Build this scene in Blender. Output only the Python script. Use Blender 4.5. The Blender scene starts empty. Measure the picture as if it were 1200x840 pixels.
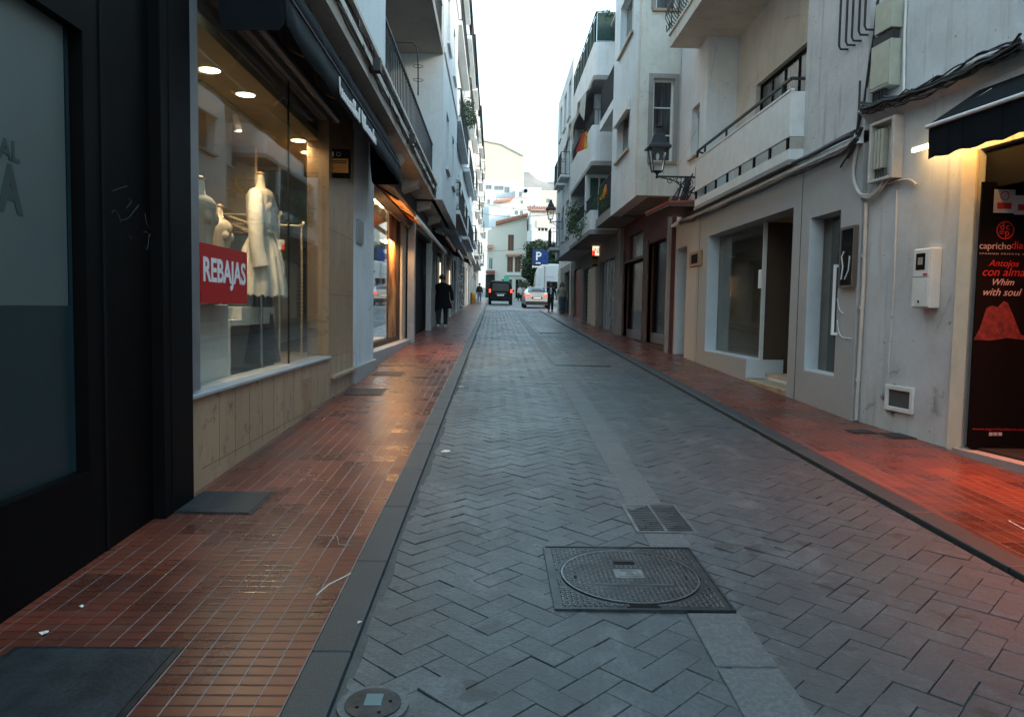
import bpy, bmesh, math, random
from math import sin, cos, pi, radians, atan, floor
from mathutils import Vector, Matrix
random.seed(7)
scene = bpy.context.scene
COL = scene.collection
# ------------------------------------------------------------------ camera numbers
F = 880.0; CX, CY = 600.0, 420.0
PITCH = atan(57 / F); YAW = atan(22 / F); ROLL = 0.018; EYE = 1.5
SL = 0.031                       # the street climbs 3.1 percent away from the camera
fw = Vector((sin(YAW) * cos(PITCH), cos(YAW) * cos(PITCH), -sin(PITCH)))
rt = Vector((cos(YAW), -sin(YAW), 0)); up = rt.cross(fw)
r2 = cos(ROLL) * rt + sin(ROLL) * up; u2 = -sin(ROLL) * rt + cos(ROLL) * up
def ray(px, py):
    return fw + (px - CX) / F * r2 - (py - CY) / F * u2
def onY(px, py, y):              # point seen at a pixel on the vertical plane at depth y -> (x, z)
    d = ray(px, py); t = y / d.y
    return t * d.x, EYE + t * d.z
def onX(px, py, x):              # point on the facade plane at x -> (y, z)
    d = ray(px, py); t = x / d.x
    return t * d.y, EYE + t * d.z
def onG(px, py, dz=0.0):
    d = ray(px, py); t = (EYE - dz) / (SL * d.y - d.z)
    return t * d.x, t * d.y
def gz(y): return SL * y
# ------------------------------------------------------------------ mesh builder
class MB:
    def __init__(s): s.v = []; s.f = []; s.sm = []
    def add(s, vs, fs, smooth=False):
        o = len(s.v); s.v += [tuple(v) for v in vs]
        s.f += [tuple(i + o for i in f) for f in fs]; s.sm += [smooth] * len(fs)
        return s
    def box(s, x0, x1, y0, y1, z0, z1):
        if x0 > x1: x0, x1 = x1, x0
        if y0 > y1: y0, y1 = y1, y0
        if z0 > z1: z0, z1 = z1, z0
        v = [(x0,y0,z0),(x1,y0,z0),(x1,y1,z0),(x0,y1,z0),(x0,y0,z1),(x1,y0,z1),(x1,y1,z1),(x0,y1,z1)]
        return s.add(v, [(0,3,2,1),(4,5,6,7),(0,1,5,4),(1,2,6,5),(2,3,7,6),(3,0,4,7)])
    def hexa(s, v):              # eight corners, bottom ring then top ring
        return s.add(v, [(0,3,2,1),(4,5,6,7),(0,1,5,4),(1,2,6,5),(2,3,7,6),(3,0,4,7)])
    def bar(s, p0, p1, w, h=None, upv=(0,0,1)):
        h = h or w; p0 = Vector(p0); p1 = Vector(p1); d = (p1 - p0).normalized(); u = Vector(upv)
        if abs(d.dot(u)) > .98: u = Vector((1,0,0))
        a = d.cross(u).normalized() * w / 2; b = a.cross(d).normalized() * h / 2
        r = [p + q for p in (p0, p1) for q in (-a-b, a-b, a+b, -a+b)]
        return s.hexa(r)
    def tube(s, pts, r, n=8, cap=True, smooth=True):
        pts = [Vector(p) for p in pts]; m = len(pts)
        rs = r if isinstance(r, (list, tuple)) else [r] * m
        rings = []; ref = None
        for i, p in enumerate(pts):
            d = (pts[min(i+1,m-1)] - pts[max(i-1,0)])
            d = d.normalized() if d.length > 1e-9 else Vector((0,0,1))
            if ref is None:
                ref = Vector((0,0,1)) if abs(d.z) < .9 else Vector((1,0,0))
            a = d.cross(ref).normalized(); b = a.cross(d).normalized(); ref = b
            rings.append([p + rs[i] * (cos(2*pi*k/n) * a + sin(2*pi*k/n) * b) for k in range(n)])
        return s.loft(rings, cap, smooth)
    def loft(s, rings, cap=True, smooth=True, closed=True):
        n = len(rings[0]); vs = [p for r in rings for p in r]; fs = []
        for i in range(len(rings) - 1):
            for k in range(n if closed else n - 1):
                a = i*n + k; b = i*n + (k+1) % n
                fs.append((a, b, b+n, a+n))
        s.add(vs, fs, smooth)
        if cap:
            s.add(rings[0], [tuple(reversed(range(n)))]); s.add(rings[-1], [tuple(range(n))])
        return s
    def lathe(s, prof, c=(0,0,0), n=16, sx=1, sy=1, smooth=True, cap=True):
        return s.loft([[(c[0]+r*sx*cos(2*pi*k/n), c[1]+r*sy*sin(2*pi*k/n), c[2]+z) for k in range(n)] for r, z in prof], cap, smooth)
    def ell(s, c, r, n=12, m=8):
        if not isinstance(r, (tuple, list)): r = (r, r, r)
        rings = []
        for i in range(m + 1):
            t = -pi/2 + pi * (i + .001 if i == 0 else i - .001 if i == m else i) / m
            rings.append([(c[0]+r[0]*cos(t)*cos(2*pi*k/n), c[1]+r[1]*cos(t)*sin(2*pi*k/n), c[2]+r[2]*sin(t)) for k in range(n)])
        return s.loft(rings, True, True)
    def prism(s, poly, ax, a, b):  # poly: 2-D points in the two other axes
        def P(p, t):
            return {'x': (t, p[0], p[1]), 'y': (p[0], t, p[1]), 'z': (p[0], p[1], t)}[ax]
        n = len(poly); vs = [P(p, a) for p in poly] + [P(p, b) for p in poly]
        return s.add(vs, [tuple(reversed(range(n))), tuple(range(n, 2*n))] + [(k, (k+1) % n, n+(k+1) % n, n+k) for k in range(n)])
    def quad(s, a, b, c, d): return s.add([a, b, c, d], [(0,1,2,3)])
    def build(s, name, mat, parent=None, bevel=0, seg=1):
        o = wloc(parent); me = bpy.data.meshes.new(name)
        me.from_pydata([(v[0]-o[0], v[1]-o[1], v[2]-o[2]) for v in s.v], [], s.f)
        me.polygons.foreach_set('use_smooth', s.sm)
        bm = bmesh.new(); bm.from_mesh(me); bmesh.ops.recalc_face_normals(bm, faces=bm.faces); bm.to_mesh(me); bm.free()
        me.update()
        if mat: me.materials.append(mat)
        ob = bpy.data.objects.new(name, me); COL.objects.link(ob)
        if parent: ob.parent = parent
        if bevel:
            b = ob.modifiers.new('Bevel', 'BEVEL'); b.width = bevel; b.segments = seg; b.limit_method = 'ANGLE'; b.angle_limit = radians(40)
        return ob
def each(m, name, mat, parent, bevel=0):
    """one object per separate piece of the builder"""
    par = list(range(len(m.v)))
    def root(i):
        while par[i] != i: par[i] = par[par[i]]; i = par[i]
        return i
    for f in m.f:
        for k in f[1:]: par[root(k)] = root(f[0])
    seen = {}
    for i, v in enumerate(m.v):
        k = (round(v[0], 5), round(v[1], 5), round(v[2], 5))
        if k in seen: par[root(i)] = root(seen[k])
        else: seen[k] = i
    grp = {}
    for f, s in zip(m.f, m.sm): grp.setdefault(root(f[0]), []).append((f, s))
    out = []
    for fs in grp.values():
        q = MB(); mp = {}
        for f, s in fs:
            for i in f:
                if i not in mp: mp[i] = len(q.v); q.v.append(m.v[i])
            q.f.append(tuple(mp[i] for i in f)); q.sm.append(s)
        out.append(q.build(name, mat, parent, bevel))
    return out
def wloc(p):
    o = Vector((0,0,0))
    while p: o = o + p.location; p = p.parent
    return o
def tag(o, label=None, cat=None, group=None, kind=None):
    if label: o['label'] = label
    if cat: o['category'] = cat
    if group: o['group'] = group
    if kind: o['kind'] = kind
    return o
def thing(name, label, cat, loc=(0,0,0), group=None):
    o = bpy.data.objects.new(name, None); COL.objects.link(o); o.location = loc; o.empty_display_size = .2
    return tag(o, label, cat, group)
def copy_tree(o, parent=None):
    c = o.copy(); COL.objects.link(c); c.parent = parent
    for ch in list(o.children): copy_tree(ch, c)
    return c
def text(s, size, origin, right, upv, mat, name, parent=None, shear=0, ext=.002, align='LEFT', sx=1.0, bold=0.0, spacing=1.0):
    cu = bpy.data.curves.new('txt', 'FONT'); cu.body = s; cu.size = size; cu.extrude = ext; cu.shear = shear
    cu.align_x = align; cu.offset = bold; cu.space_character = spacing; cu.resolution_u = 4
    t = bpy.data.objects.new('txt', cu); COL.objects.link(t)
    dg = bpy.context.evaluated_depsgraph_get(); dg.update()
    me = bpy.data.meshes.new_from_object(t.evaluated_get(dg)); bpy.data.objects.remove(t)
    R = Vector(right).normalized(); U = Vector(upv).normalized(); N = R.cross(U)
    o = wloc(parent)
    for v in me.vertices:
        v.co = Vector(origin) + R * v.co.x * sx + U * v.co.y + N * v.co.z - o
    me.materials.clear(); me.materials.append(mat)
    ob = bpy.data.objects.new(name, me); COL.objects.link(ob)
    if parent: ob.parent = parent
    return ob
# a wall face: u runs along the wall, d goes into it
class Face:
    def __init__(s, O, U, N): s.O, s.U, s.N = Vector(O), Vector(U).normalized(), Vector(N).normalized()
    def P(s, u, z, d):
        q = s.O + s.U*u + s.N*d; return (q.x, q.y, z)
    def hit(s, px, py, d=0.0):   # where the line of sight meets the wall -> (u, z)
        r = ray(px, py); O = s.O + s.N*d; rn = r.x*s.N.x + r.y*s.N.y
        t = (O.x*s.N.x + O.y*s.N.y) / rn; q = Vector((t*r.x, t*r.y)) - O
        return q.dot(s.U), EYE + t*r.z
    def box(s, mb, u0, u1, z0, z1, d0, d1):
        if z0 > z1: z0, z1 = z1, z0
        P = s.P; return mb.hexa([P(u0,z0,d0), P(u1,z0,d0), P(u1,z0,d1), P(u0,z0,d1), P(u0,z1,d0), P(u1,z1,d0), P(u1,z1,d1), P(u0,z1,d1)])
    def wall(s, mb, u0, u1, z0, z1, th, holes=()):
        U = sorted({u0, u1} | {min(max(h[k], u0), u1) for h in holes for k in (0, 1)})
        Z = sorted({z0, z1} | {min(max(h[k], z0), z1) for h in holes for k in (2, 3)})
        nu, nz = len(U)-1, len(Z)-1
        sol = [[not any(h[0]-1e-6 <= U[i] and U[i+1] <= h[1]+1e-6 and h[2]-1e-6 <= Z[j] and Z[j+1] <= h[3]+1e-6 for h in holes) for j in range(nz)] for i in range(nu)]
        def S(i, j): return 0 <= i < nu and 0 <= j < nz and sol[i][j]
        for i in range(nu):
            for j in range(nz):
                if not sol[i][j]: continue
                a, b, c, d = U[i], U[i+1], Z[j], Z[j+1]; P = s.P
                mb.quad(P(a,c,0), P(b,c,0), P(b,d,0), P(a,d,0)); mb.quad(P(a,c,th), P(a,d,th), P(b,d,th), P(b,c,th))
                if not S(i-1, j): mb.quad(P(a,c,0), P(a,d,0), P(a,d,th), P(a,c,th))
                if not S(i+1, j): mb.quad(P(b,c,0), P(b,c,th), P(b,d,th), P(b,d,0))
                if not S(i, j-1): mb.quad(P(a,c,0), P(a,c,th), P(b,c,th), P(b,c,0))
                if not S(i, j+1): mb.quad(P(a,d,0), P(b,d,0), P(b,d,th), P(a,d,th))
        return mb
def FR(x): return Face((x, 0), (0, 1), (1, 0))
def FL(x): return Face((x, 0), (0, 1), (-1, 0))
def FC(y): return Face((0, y), (1, 0), (0, 1))
# ------------------------------------------------------------------ materials
class NT:
    def __init__(s, name):
        s.m = bpy.data.materials.new(name); s.m.use_nodes = True; s.t = s.m.node_tree; s.t.nodes.clear()
        s.out = s.n('ShaderNodeOutputMaterial')
    def n(s, t, **k):
        q = s.t.nodes.new(t)
        for a, b in k.items(): setattr(q, a, b)
        return q
    def l(s, a, b): s.t.links.new(a, b)
    def setin(s, sock, v):
        if isinstance(v, bpy.types.NodeSocket): s.l(v, sock)
        else: sock.default_value = v
    def math(s, op, a, b=None, c=None, clamp=False):
        q = s.n('ShaderNodeMath', operation=op, use_clamp=clamp); s.setin(q.inputs[0], a)
        if b is not None: s.setin(q.inputs[1], b)
        if c is not None: s.setin(q.inputs[2], c)
        return q.outputs[0]
    def pos(s):
        g = s.n('ShaderNodeNewGeometry'); return g.outputs['Position']
    def obj(s): return s.n('ShaderNodeTexCoord').outputs['Object']
    def sep(s, v):
        q = s.n('ShaderNodeSeparateXYZ'); s.l(v, q.inputs[0]); return q.outputs
    def comb(s, x, y, z=0.0):
        q = s.n('ShaderNodeCombineXYZ')
        for i, v in enumerate((x, y, z)): s.setin(q.inputs[i], v)
        return q.outputs[0]
    def noise(s, vec, scale, det=4, rough=.55, sc3=None):
        if sc3:
            mp = s.n('ShaderNodeMapping'); s.l(vec, mp.inputs[0]); mp.inputs['Scale'].default_value = sc3; vec = mp.outputs[0]
        q = s.n('ShaderNodeTexNoise'); s.l(vec, q.inputs['Vector']); q.inputs['Scale'].default_value = scale
        q.inputs['Detail'].default_value = det; q.inputs['Roughness'].default_value = rough; return q.outputs[0]
    def ramp(s, f, *st):
        q = s.n('ShaderNodeValToRGB'); s.l(f, q.inputs[0]); e = q.color_ramp.elements
        while len(e) < len(st): e.new(.5)
        for i, (p, c) in enumerate(st):
            e[i].position = p; e[i].color = (c, c, c, 1) if isinstance(c, (int, float)) else (*c, 1)
        return q.outputs[0]
    def mix(s, f, a, b, mode='MIX'):
        q = s.n('ShaderNodeMix', data_type='RGBA', blend_type=mode); s.setin(q.inputs[0], f)
        for i, v in ((6, a), (7, b)):
            if isinstance(v, (tuple, list)): v = (*v[:3], 1)
            s.setin(q.inputs[i], v)
        return q.outputs[2]
    def bump(s, h, strength=.3, dist=.01, nrm=None):
        q = s.n('ShaderNodeBump'); s.l(h, q.inputs['Height']); q.inputs['Strength'].default_value = strength; q.inputs['Distance'].default_value = dist
        if nrm: s.l(nrm, q.inputs['Normal'])
        return q.outputs[0]
    def pbr(s, col, rough=.6, metal=0, nrm=None, spec=None, **k):
        q = s.n('ShaderNodeBsdfPrincipled')
        if isinstance(col, (tuple, list)): col = (*col[:3], 1)
        s.setin(q.inputs['Base Color'], col); s.setin(q.inputs['Roughness'], rough); s.setin(q.inputs['Metallic'], metal)
        if nrm: s.l(nrm, q.inputs['Normal'])
        if spec is not None: s.setin(q.inputs['Specular IOR Level'], spec)
        for a, b in k.items(): s.setin(q.inputs[a.replace('_', ' ')], b)
        s.l(q.outputs[0], s.out.inputs[0]); return s.m
def plaster(name, col, dirt=(.22,.19,.16), amt=.35, bump=.25, rough=.8, streak=.3, grain=60):
    t = NT(name); p = t.pos()
    n1 = t.noise(p, 1.3, 6, .65); n2 = t.noise(p, grain, 3); n3 = t.noise(p, 3.0, 4, .6, (3.2, 3.2, .22))
    big = t.noise(p, 9.0, 5, .7)
    c = t.mix(t.math('MULTIPLY', t.ramp(n1, (.42, 0), (.75, 1)), amt), col, dirt)
    c = t.mix(t.math('MULTIPLY', t.ramp(n3, (.55, 0), (.75, 1)), streak), c, dirt)
    c = t.mix(t.math('MULTIPLY', t.ramp(big, (.35, 1), (.55, 0)), .12), c, tuple(x*.6 for x in col))
    vo = t.n('ShaderNodeTexVoronoi', feature='DISTANCE_TO_EDGE'); vo.inputs['Scale'].default_value = .55
    wp = t.mix(.12, p, t.comb(n1, n3, big)); t.l(wp, vo.inputs['Vector'])
    cr = t.math('MULTIPLY', t.ramp(vo.outputs['Distance'], (.0, 1), (.0045, 0)), t.ramp(n1, (.5, 0), (.6, .55)))
    c = t.mix(cr, c, tuple(x*.45 for x in dirt))
    chip = t.ramp(t.noise(p, 17, 2, .4), (.73, 0), (.75, .55)); c = t.mix(chip, c, tuple(x*.7 for x in dirt))
    h = t.math('ADD', t.math('MULTIPLY', n2, .5), t.math('MULTIPLY', big, 1.0))
    return t.pbr(c, rough, nrm=t.bump(h, bump, .012))
def simple(name, col, rough=.5, metal=0, var=.12, scale=6, bump=.1, spec=None):
    t = NT(name); p = t.obj(); n = t.noise(p, scale, 5, .6)
    c = t.mix(t.ramp(n, (.3, 0), (.7, 1)), tuple(max(0, x*(1-var)) for x in col), tuple(min(1, x*(1+var)) for x in col))
    r = t.math('ADD', t.math('MULTIPLY', n, .18), rough - .09)
    return t.pbr(c, r, metal, t.bump(t.noise(p, scale*8, 3), bump, .004) if bump else None, spec)
def emit(name, col, st):
    t = NT(name); e = t.n('ShaderNodeEmission'); e.inputs[0].default_value = (*col, 1); e.inputs[1].default_value = st
    t.l(e.outputs[0], t.out.inputs[0]); return t.m
def glass(name, tint=(.9,.95,.95), refl=1.0, dirt=0.02, wob=.05):
    t = NT(name); tr = t.n('ShaderNodeBsdfTransparent'); tr.inputs[0].default_value = (*tint, 1)
    gl = t.n('ShaderNodeBsdfGlossy'); gl.inputs['Roughness'].default_value = .02; gl.inputs[0].default_value = (1,1,1,1)
    lw = t.n('ShaderNodeLayerWeight'); lw.inputs[0].default_value = .5; fac = t.math('ADD', .035, t.math('MULTIPLY', t.math('POWER', lw.outputs['Facing'], 4.5), .9))
    b = t.bump(t.noise(t.pos(), 1.2, 2), wob, .02); t.l(b, gl.inputs['Normal'])
    mx = t.n('ShaderNodeMixShader'); t.l(t.math('MULTIPLY', fac, refl, clamp=True), mx.inputs[0]); t.l(tr.outputs[0], mx.inputs[1]); t.l(gl.outputs[0], mx.inputs[2])
    df = t.n('ShaderNodeBsdfDiffuse'); df.inputs[0].default_value = (.5,.5,.48,1)
    m2 = t.n('ShaderNodeMixShader'); t.l(t.math('MULTIPLY', t.ramp(t.noise(t.pos(), 2.5, 5, .7), (.35,.3), (.8,1)), dirt), m2.inputs[0])
    t.l(mx.outputs[0], m2.inputs[1]); t.l(df.outputs[0], m2.inputs[2]); t.l(m2.outputs[0], t.out.inputs[0]); return t.m
def stone_slabs(name, c1, c2, vein, rough=.35):
    t = NT(name); p = t.pos(); n = t.noise(p, 2.2, 8, .7, (1, 1, .35)); v = t.noise(p, 14, 6, .75, (1, 1, .25))
    c = t.mix(t.ramp(n, (.3, 0), (.7, 1)), c1, c2); c = t.mix(t.math('MULTIPLY', t.ramp(v, (.6, 0), (.72, 1)), .45), c, vein)
    st = t.noise(p, 5, 6, .8); c = t.mix(t.math('MULTIPLY', t.ramp(st, (.56, 0), (.66, 1)), .7), c, tuple(x*.5 for x in vein))
    return t.pbr(c, t.math('ADD', t.math('MULTIPLY', v, .3), rough-.1), nrm=t.bump(v, .15, .004))
M = {}
M['plaster_near'] = plaster('plaster_near', (.55,.565,.58), (.17,.155,.14), amt=.4, streak=.45)
M['plaster_rough'] = plaster('plaster_rough', (.56,.56,.56), (.16,.12,.10), .3, .9, streak=.5, grain=30)
M['plaster_cream'] = plaster('plaster_cream', (.66,.64,.58), (.27,.24,.20), .35, .3, streak=.4)
M['plaster_white'] = plaster('plaster_white', (.76,.78,.79), (.40,.41,.41), .3, .2, streak=.3)
M['plaster_blue'] = plaster('plaster_blue', (.70,.76,.79), (.36,.39,.41), .3, .2, streak=.3)
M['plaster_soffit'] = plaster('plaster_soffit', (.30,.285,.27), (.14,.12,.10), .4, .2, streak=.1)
M['panel_grey'] = simple('panel_grey', (.38,.39,.40), .45, var=.06, bump=.03)
M['panel_warm'] = simple('panel_warm', (.50,.475,.45), .5, var=.06, bump=.03)
M['reveal_white'] = simple('reveal_white', (.62,.68,.72), .4, var=.05, bump=.02)
M['white_paint'] = simple('white_paint', (.68,.68,.66), .45, var=.08, bump=.04)
M['cream_paint'] = simple('cream_paint', (.72,.62,.48), .45, var=.08, bump=.04)
M['black_gloss'] = simple('black_gloss', (.003,.003,.0035), .5, var=.3, scale=2, bump=.05, spec=.08)
M['black_matte'] = simple('black_matte', (.006,.006,.007), .7, var=.3, bump=.1, spec=.12)
M['iron'] = simple('iron', (.015,.017,.02), .5, var=.3, scale=20, bump=.3)
M['steel'] = simple('steel', (.45,.46,.47), .3, 1.0, bump=.05)
M['alu_grey'] = simple('alu_grey', (.30,.32,.34), .4, .6, bump=.03)
M['rust'] = simple('rust', (.09,.055,.045), .7, var=.5, scale=12, bump=.5)
M['brown_frame'] = simple('brown_frame', (.085,.045,.03), .55, var=.25, scale=5)
M['dark_pane'] = simple('dark_pane', (.006,.007,.008), .12, var=.4, scale=1.5, bump=.0, spec=.35)
t = NT('curtain_pane'); p = t.pos(); n = t.noise(p, 1.0, 3, .5, (26, 26, .6)); n2 = t.noise(p, .8, 2)
M['curtain_pane'] = t.pbr(t.mix(t.math('MULTIPLY', t.ramp(n, (.3,0), (.7,1)), t.ramp(n2, (.4,.25), (.6,1))), (.012,.014,.016), (.13,.135,.135)), .12, spec=.4)
M['dark_interior'] = simple('dark_interior', (.012,.011,.010), .8, var=.3, scale=2)
M['brown_interior'] = simple('brown_interior', (.46,.36,.26), .8, var=.3, scale=1.2)
M['red_paint'] = simple('red_paint', (.10,.018,.014), .6, var=.35, scale=3)
M['awning_black'] = simple('awning_black', (.005,.007,.010), .8, var=.25, scale=4, bump=.3, spec=.12)
M['awning_green'] = simple('awning_green', (.02,.05,.045), .8, var=.4, scale=10, bump=.3)
M['cable'] = simple('cable', (.025,.025,.027), .55, var=.3, scale=12, bump=.1)
M['pipe_beige'] = simple('pipe_beige', (.50,.46,.42), .5, var=.15, scale=5)
M['meter_beige'] = simple('meter_beige', (.42,.42,.34), .5, var=.1, scale=8)
M['shop_glass'] = glass('shop_glass', (.92,.95,.93), .9, .015)
M['dark_glass'] = glass('dark_glass', (.86,.86,.82), .8, .02)
M['clear_glass'] = glass('clear_glass', (.9,.92,.92), 1.0, .05)
M['marble'] = stone_slabs('marble', (.34,.235,.145), (.47,.345,.225), (.16,.09,.045))
M['marble_dark'] = stone_slabs('marble_dark', (.30,.185,.10), (.40,.26,.155), (.15,.08,.04))
M['red_sign'] = simple('red_sign', (.45,.010,.012), .4, var=.06, bump=0)
M['sign_white'] = simple('sign_white', (.82,.84,.85), .4, var=.03, bump=0)
M['cloth_white'] = simple('cloth_white', (.72,.68,.62), .85, var=.08, scale=14, bump=.5)
M['form_beige'] = simple('form_beige', (.58,.48,.38), .7, var=.08)
M['cloth_blue'] = simple('cloth_blue', (.07,.10,.14), .85, var=.3, scale=9, bump=.4)
M['cloth_dark'] = simple('cloth_dark', (.02,.022,.026), .85, var=.4, scale=9, bump=.4)
M['wood'] = simple('wood', (.34,.20,.10), .5, var=.25, scale=5)
M['wood_shutter'] = simple('wood_shutter', (.22,.085,.03), .55, var=.25, scale=6)
M['terracotta'] = simple('terracotta', (.40,.17,.10), .75, var=.35, scale=5, bump=.3)
M['bg_white'] = plaster('bg_white', (.62,.63,.63), (.5,.48,.44), .3, .2, streak=.2)
M['bg_cream'] = plaster('bg_cream', (.62,.58,.49), (.6,.52,.42), .25, .2, streak=.2)
M['green_shutter'] = simple('green_shutter', (.015,.07,.06), .5, var=.2)
M['skin'] = simple('skin', (.42,.25,.18), .55, var=.08)
M['leaf'] = None
def leafmat(name, a, b, c):
    t = NT(name); oi = t.n('ShaderNodeNewGeometry').outputs['Random Per Island']
    col = t.ramp(oi, (0, a), (.6, b), (1, c)); return t.pbr(col, .55, nrm=None, Subsurface_Weight=.0)
M['leaf'] = leafmat('leaf', (.018,.045,.014), (.04,.085,.025), (.08,.12,.04))
M['leaf_tree'] = leafmat('leaf_tree', (.014,.034,.018), (.028,.06,.024), (.055,.09,.035))
M['bark'] = simple('bark', (.09,.065,.045), .9, var=.4, scale=12, bump=.8)
M['tyre'] = simple('tyre', (.012,.012,.013), .8, bump=.2)
M['plastic_dark'] = simple('plastic_dark', (.02,.02,.022), .5)
# ================================================================== GROUND
def ground_mat():
    t = NT('ground_earth'); p = t.pos(); n = t.noise(p, .02, 6, .6); n2 = t.noise(p, .3, 5, .7)
    c = t.mix(t.ramp(n, (.4,0), (.6,1)), (.16,.15,.11), (.09,.11,.06)); c = t.mix(t.math('MULTIPLY', n2, .4), c, (.3,.28,.25))
    return t.pbr(c, .9)
XR_K = 2.78; XL_K = -0.54        # road edges
def patch(name, mat, x0, x1, y0, y1, dz, ny=1):
    m = MB(); ys = [y0 + (y1-y0)*i/ny for i in range(ny+1)]
    for a, b in zip(ys, ys[1:]):
        m.quad((x0,a,gz(a)+dz), (x1,a,gz(a)+dz), (x1,b,gz(b)+dz), (x0,b,gz(b)+dz))
    return tag(m.build(name, mat), kind='structure')
# asphalt/mortar bed under everything near
def hterr(x, y):
    if y <= 100: return gz(y)
    base = gz(100); e = y - 100
    z = base + e * .10 if e < 350 else base + 35 + (e-350) * .145
    z += 8 * sin(x*.013 + y*.004) * min(1, e/300) + 5 * sin(x*.031 - y*.011) * min(1, e/300)
    return z
def terrain():
    m = MB(); xs = [-3000, -1500, -700, -350, -160, -80, -40, -20, 0, 20, 40, 80, 160, 350, 700, 1500, 3000]
    xs = sorted(set(xs + [i*60 for i in range(-12, 13)])); ys = [-400, -100, -30, 0, 30, 60, 100] + [100 + 1500*(i/26)**1.4 for i in range(1, 27)] + [2200, 3200, 5000]
    V = {}
    for i, x in enumerate(xs):
        for j, y in enumerate(ys):
            z = hterr(x, min(y, 1600)) - (.3 if y <= 100 else 0)
            m.v.append((x, y, z)); V[i, j] = len(m.v)-1
    for i in range(len(xs)-1):
        for j in range(len(ys)-1):
            m.f.append((V[i,j], V[i+1,j], V[i+1,j+1], V[i,j+1])); m.sm.append(True)
    return tag(m.build('terrain', ground_mat()), kind='structure')
terrain()
def mountain():
    t = NT('mountain_rock'); p = t.pos(); n = t.noise(p, .012, 8, .7); n2 = t.noise(p, .05, 6, .7)
    c = t.mix(t.ramp(n, (.35,0), (.65,1)), (.36,.31,.27), (.22,.20,.18)); c = t.mix(t.math('MULTIPLY', n2, .5), c, (.36,.34,.33))
    mat = t.pbr(c, .95, nrm=t.bump(n, 1, 8)); m = MB(); nx, ny = 90, 40; V = []
    rnd = random.Random(3)
    for j in range(ny+1):
        for i in range(nx+1):
            x = -900 + 2600*i/nx; y = 1500 + 1300*j/ny; s = math.sin(pi*j/ny)**.8
            ridge = 150 + 195*math.exp(-((x-40)/300)**2) + 60*math.exp(-((x+500)/300)**2) + 40*math.sin(x*.008) + 16*math.sin(x*.03+1)+8*math.sin(x*.09)
            z = ridge*s*.93 + 14*math.sin(x*.021+j*.5)*s + 9*math.sin(x*.05+j*1.1)*s + rnd.uniform(-3,3)*s
            V.append((x, y, max(z, -20)+30))
    F_ = [(j*(nx+1)+i, j*(nx+1)+i+1, (j+1)*(nx+1)+i+1, (j+1)*(nx+1)+i) for j in range(ny) for i in range(nx)]
    m.add(V, F_, True); return tag(m.build('mountain', mat), kind='structure')
mountain()
# --- mortar bed of the road
t = NT('joint_mortar'); M['joint'] = t.pbr(t.mix(t.noise(t.pos(), 12, 5), (.035,.041,.044), (.085,.094,.098)), .95)
patch('roadbed', M['joint'], XL_K, XR_K, -2, 47, .0115, 4)
# --- herringbone blocks: real blocks, one mesh
t = NT('grey_block'); g = t.n('ShaderNodeNewGeometry'); p = g.outputs['Position']
rnd_i = g.outputs['Random Per Island']; nz1 = t.noise(p, 1.1, 6, .65); nz2 = t.noise(p, 55, 4, .75); nz3 = t.noise(p, 7, 5, .7)
c = t.mix(rnd_i, (.058,.071,.079), (.086,.102,.112)); c = t.mix(t.math('MULTIPLY', t.ramp(nz1, (.44,0), (.6,1)), .55), c, (.042,.049,.053))
c = t.mix(t.math('MULTIPLY', t.ramp(nz3, (.5,0), (.72,1)), .6), c, (.14,.158,.168))
c = t.mix(t.math('MULTIPLY', t.ramp(nz2, (.4,1), (.6,0)), .6), c, (.028,.034,.038))
stn = t.noise(p, .55, 7, .72); c = t.mix(t.math('MULTIPLY', t.ramp(stn, (.50,0), (.60,1)), .42), c, (.046,.052,.056)); lt = t.noise(p, 1.9, 8, .8, (1.6, .7, 1)); c = t.mix(t.math('MULTIPLY', t.ramp(lt, (.54,0), (.66,1)), .5), c, (.165,.18,.188))
gritv = t.noise(p, 24, 5, .85); c = t.mix(t.math('MULTIPLY', t.ramp(gritv, (.56,0), (.70,1)), .6), c, (.04,.045,.048))
spots = t.noise(p, 3.7, 3, .5); c = t.mix(t.ramp(spots, (.665,0), (.685,.7)), c, (.022,.024,.025))
M['block'] = t.pbr(c, t.math('ADD', t.math('MULTIPLY', nz1, .35), .26), nrm=t.bump(t.math('ADD', nz2, t.math('MULTIPLY', nz3, 1.5)), .7, .005))
def in_poly(x, y): return False
def strip_x(y):  # centre of the long concrete strip
    pts = [(-2,.98),(2.76,1.02),(5.16,1.06),(9,1.14),(15.8,1.25),(25,1.27),(46,1.27)]
    for (a, xa), (b, xb) in zip(pts, pts[1:]):
        if y <= b: return xa + (xb-xa)*(y-a)/(b-a)
    return 1.27
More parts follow.
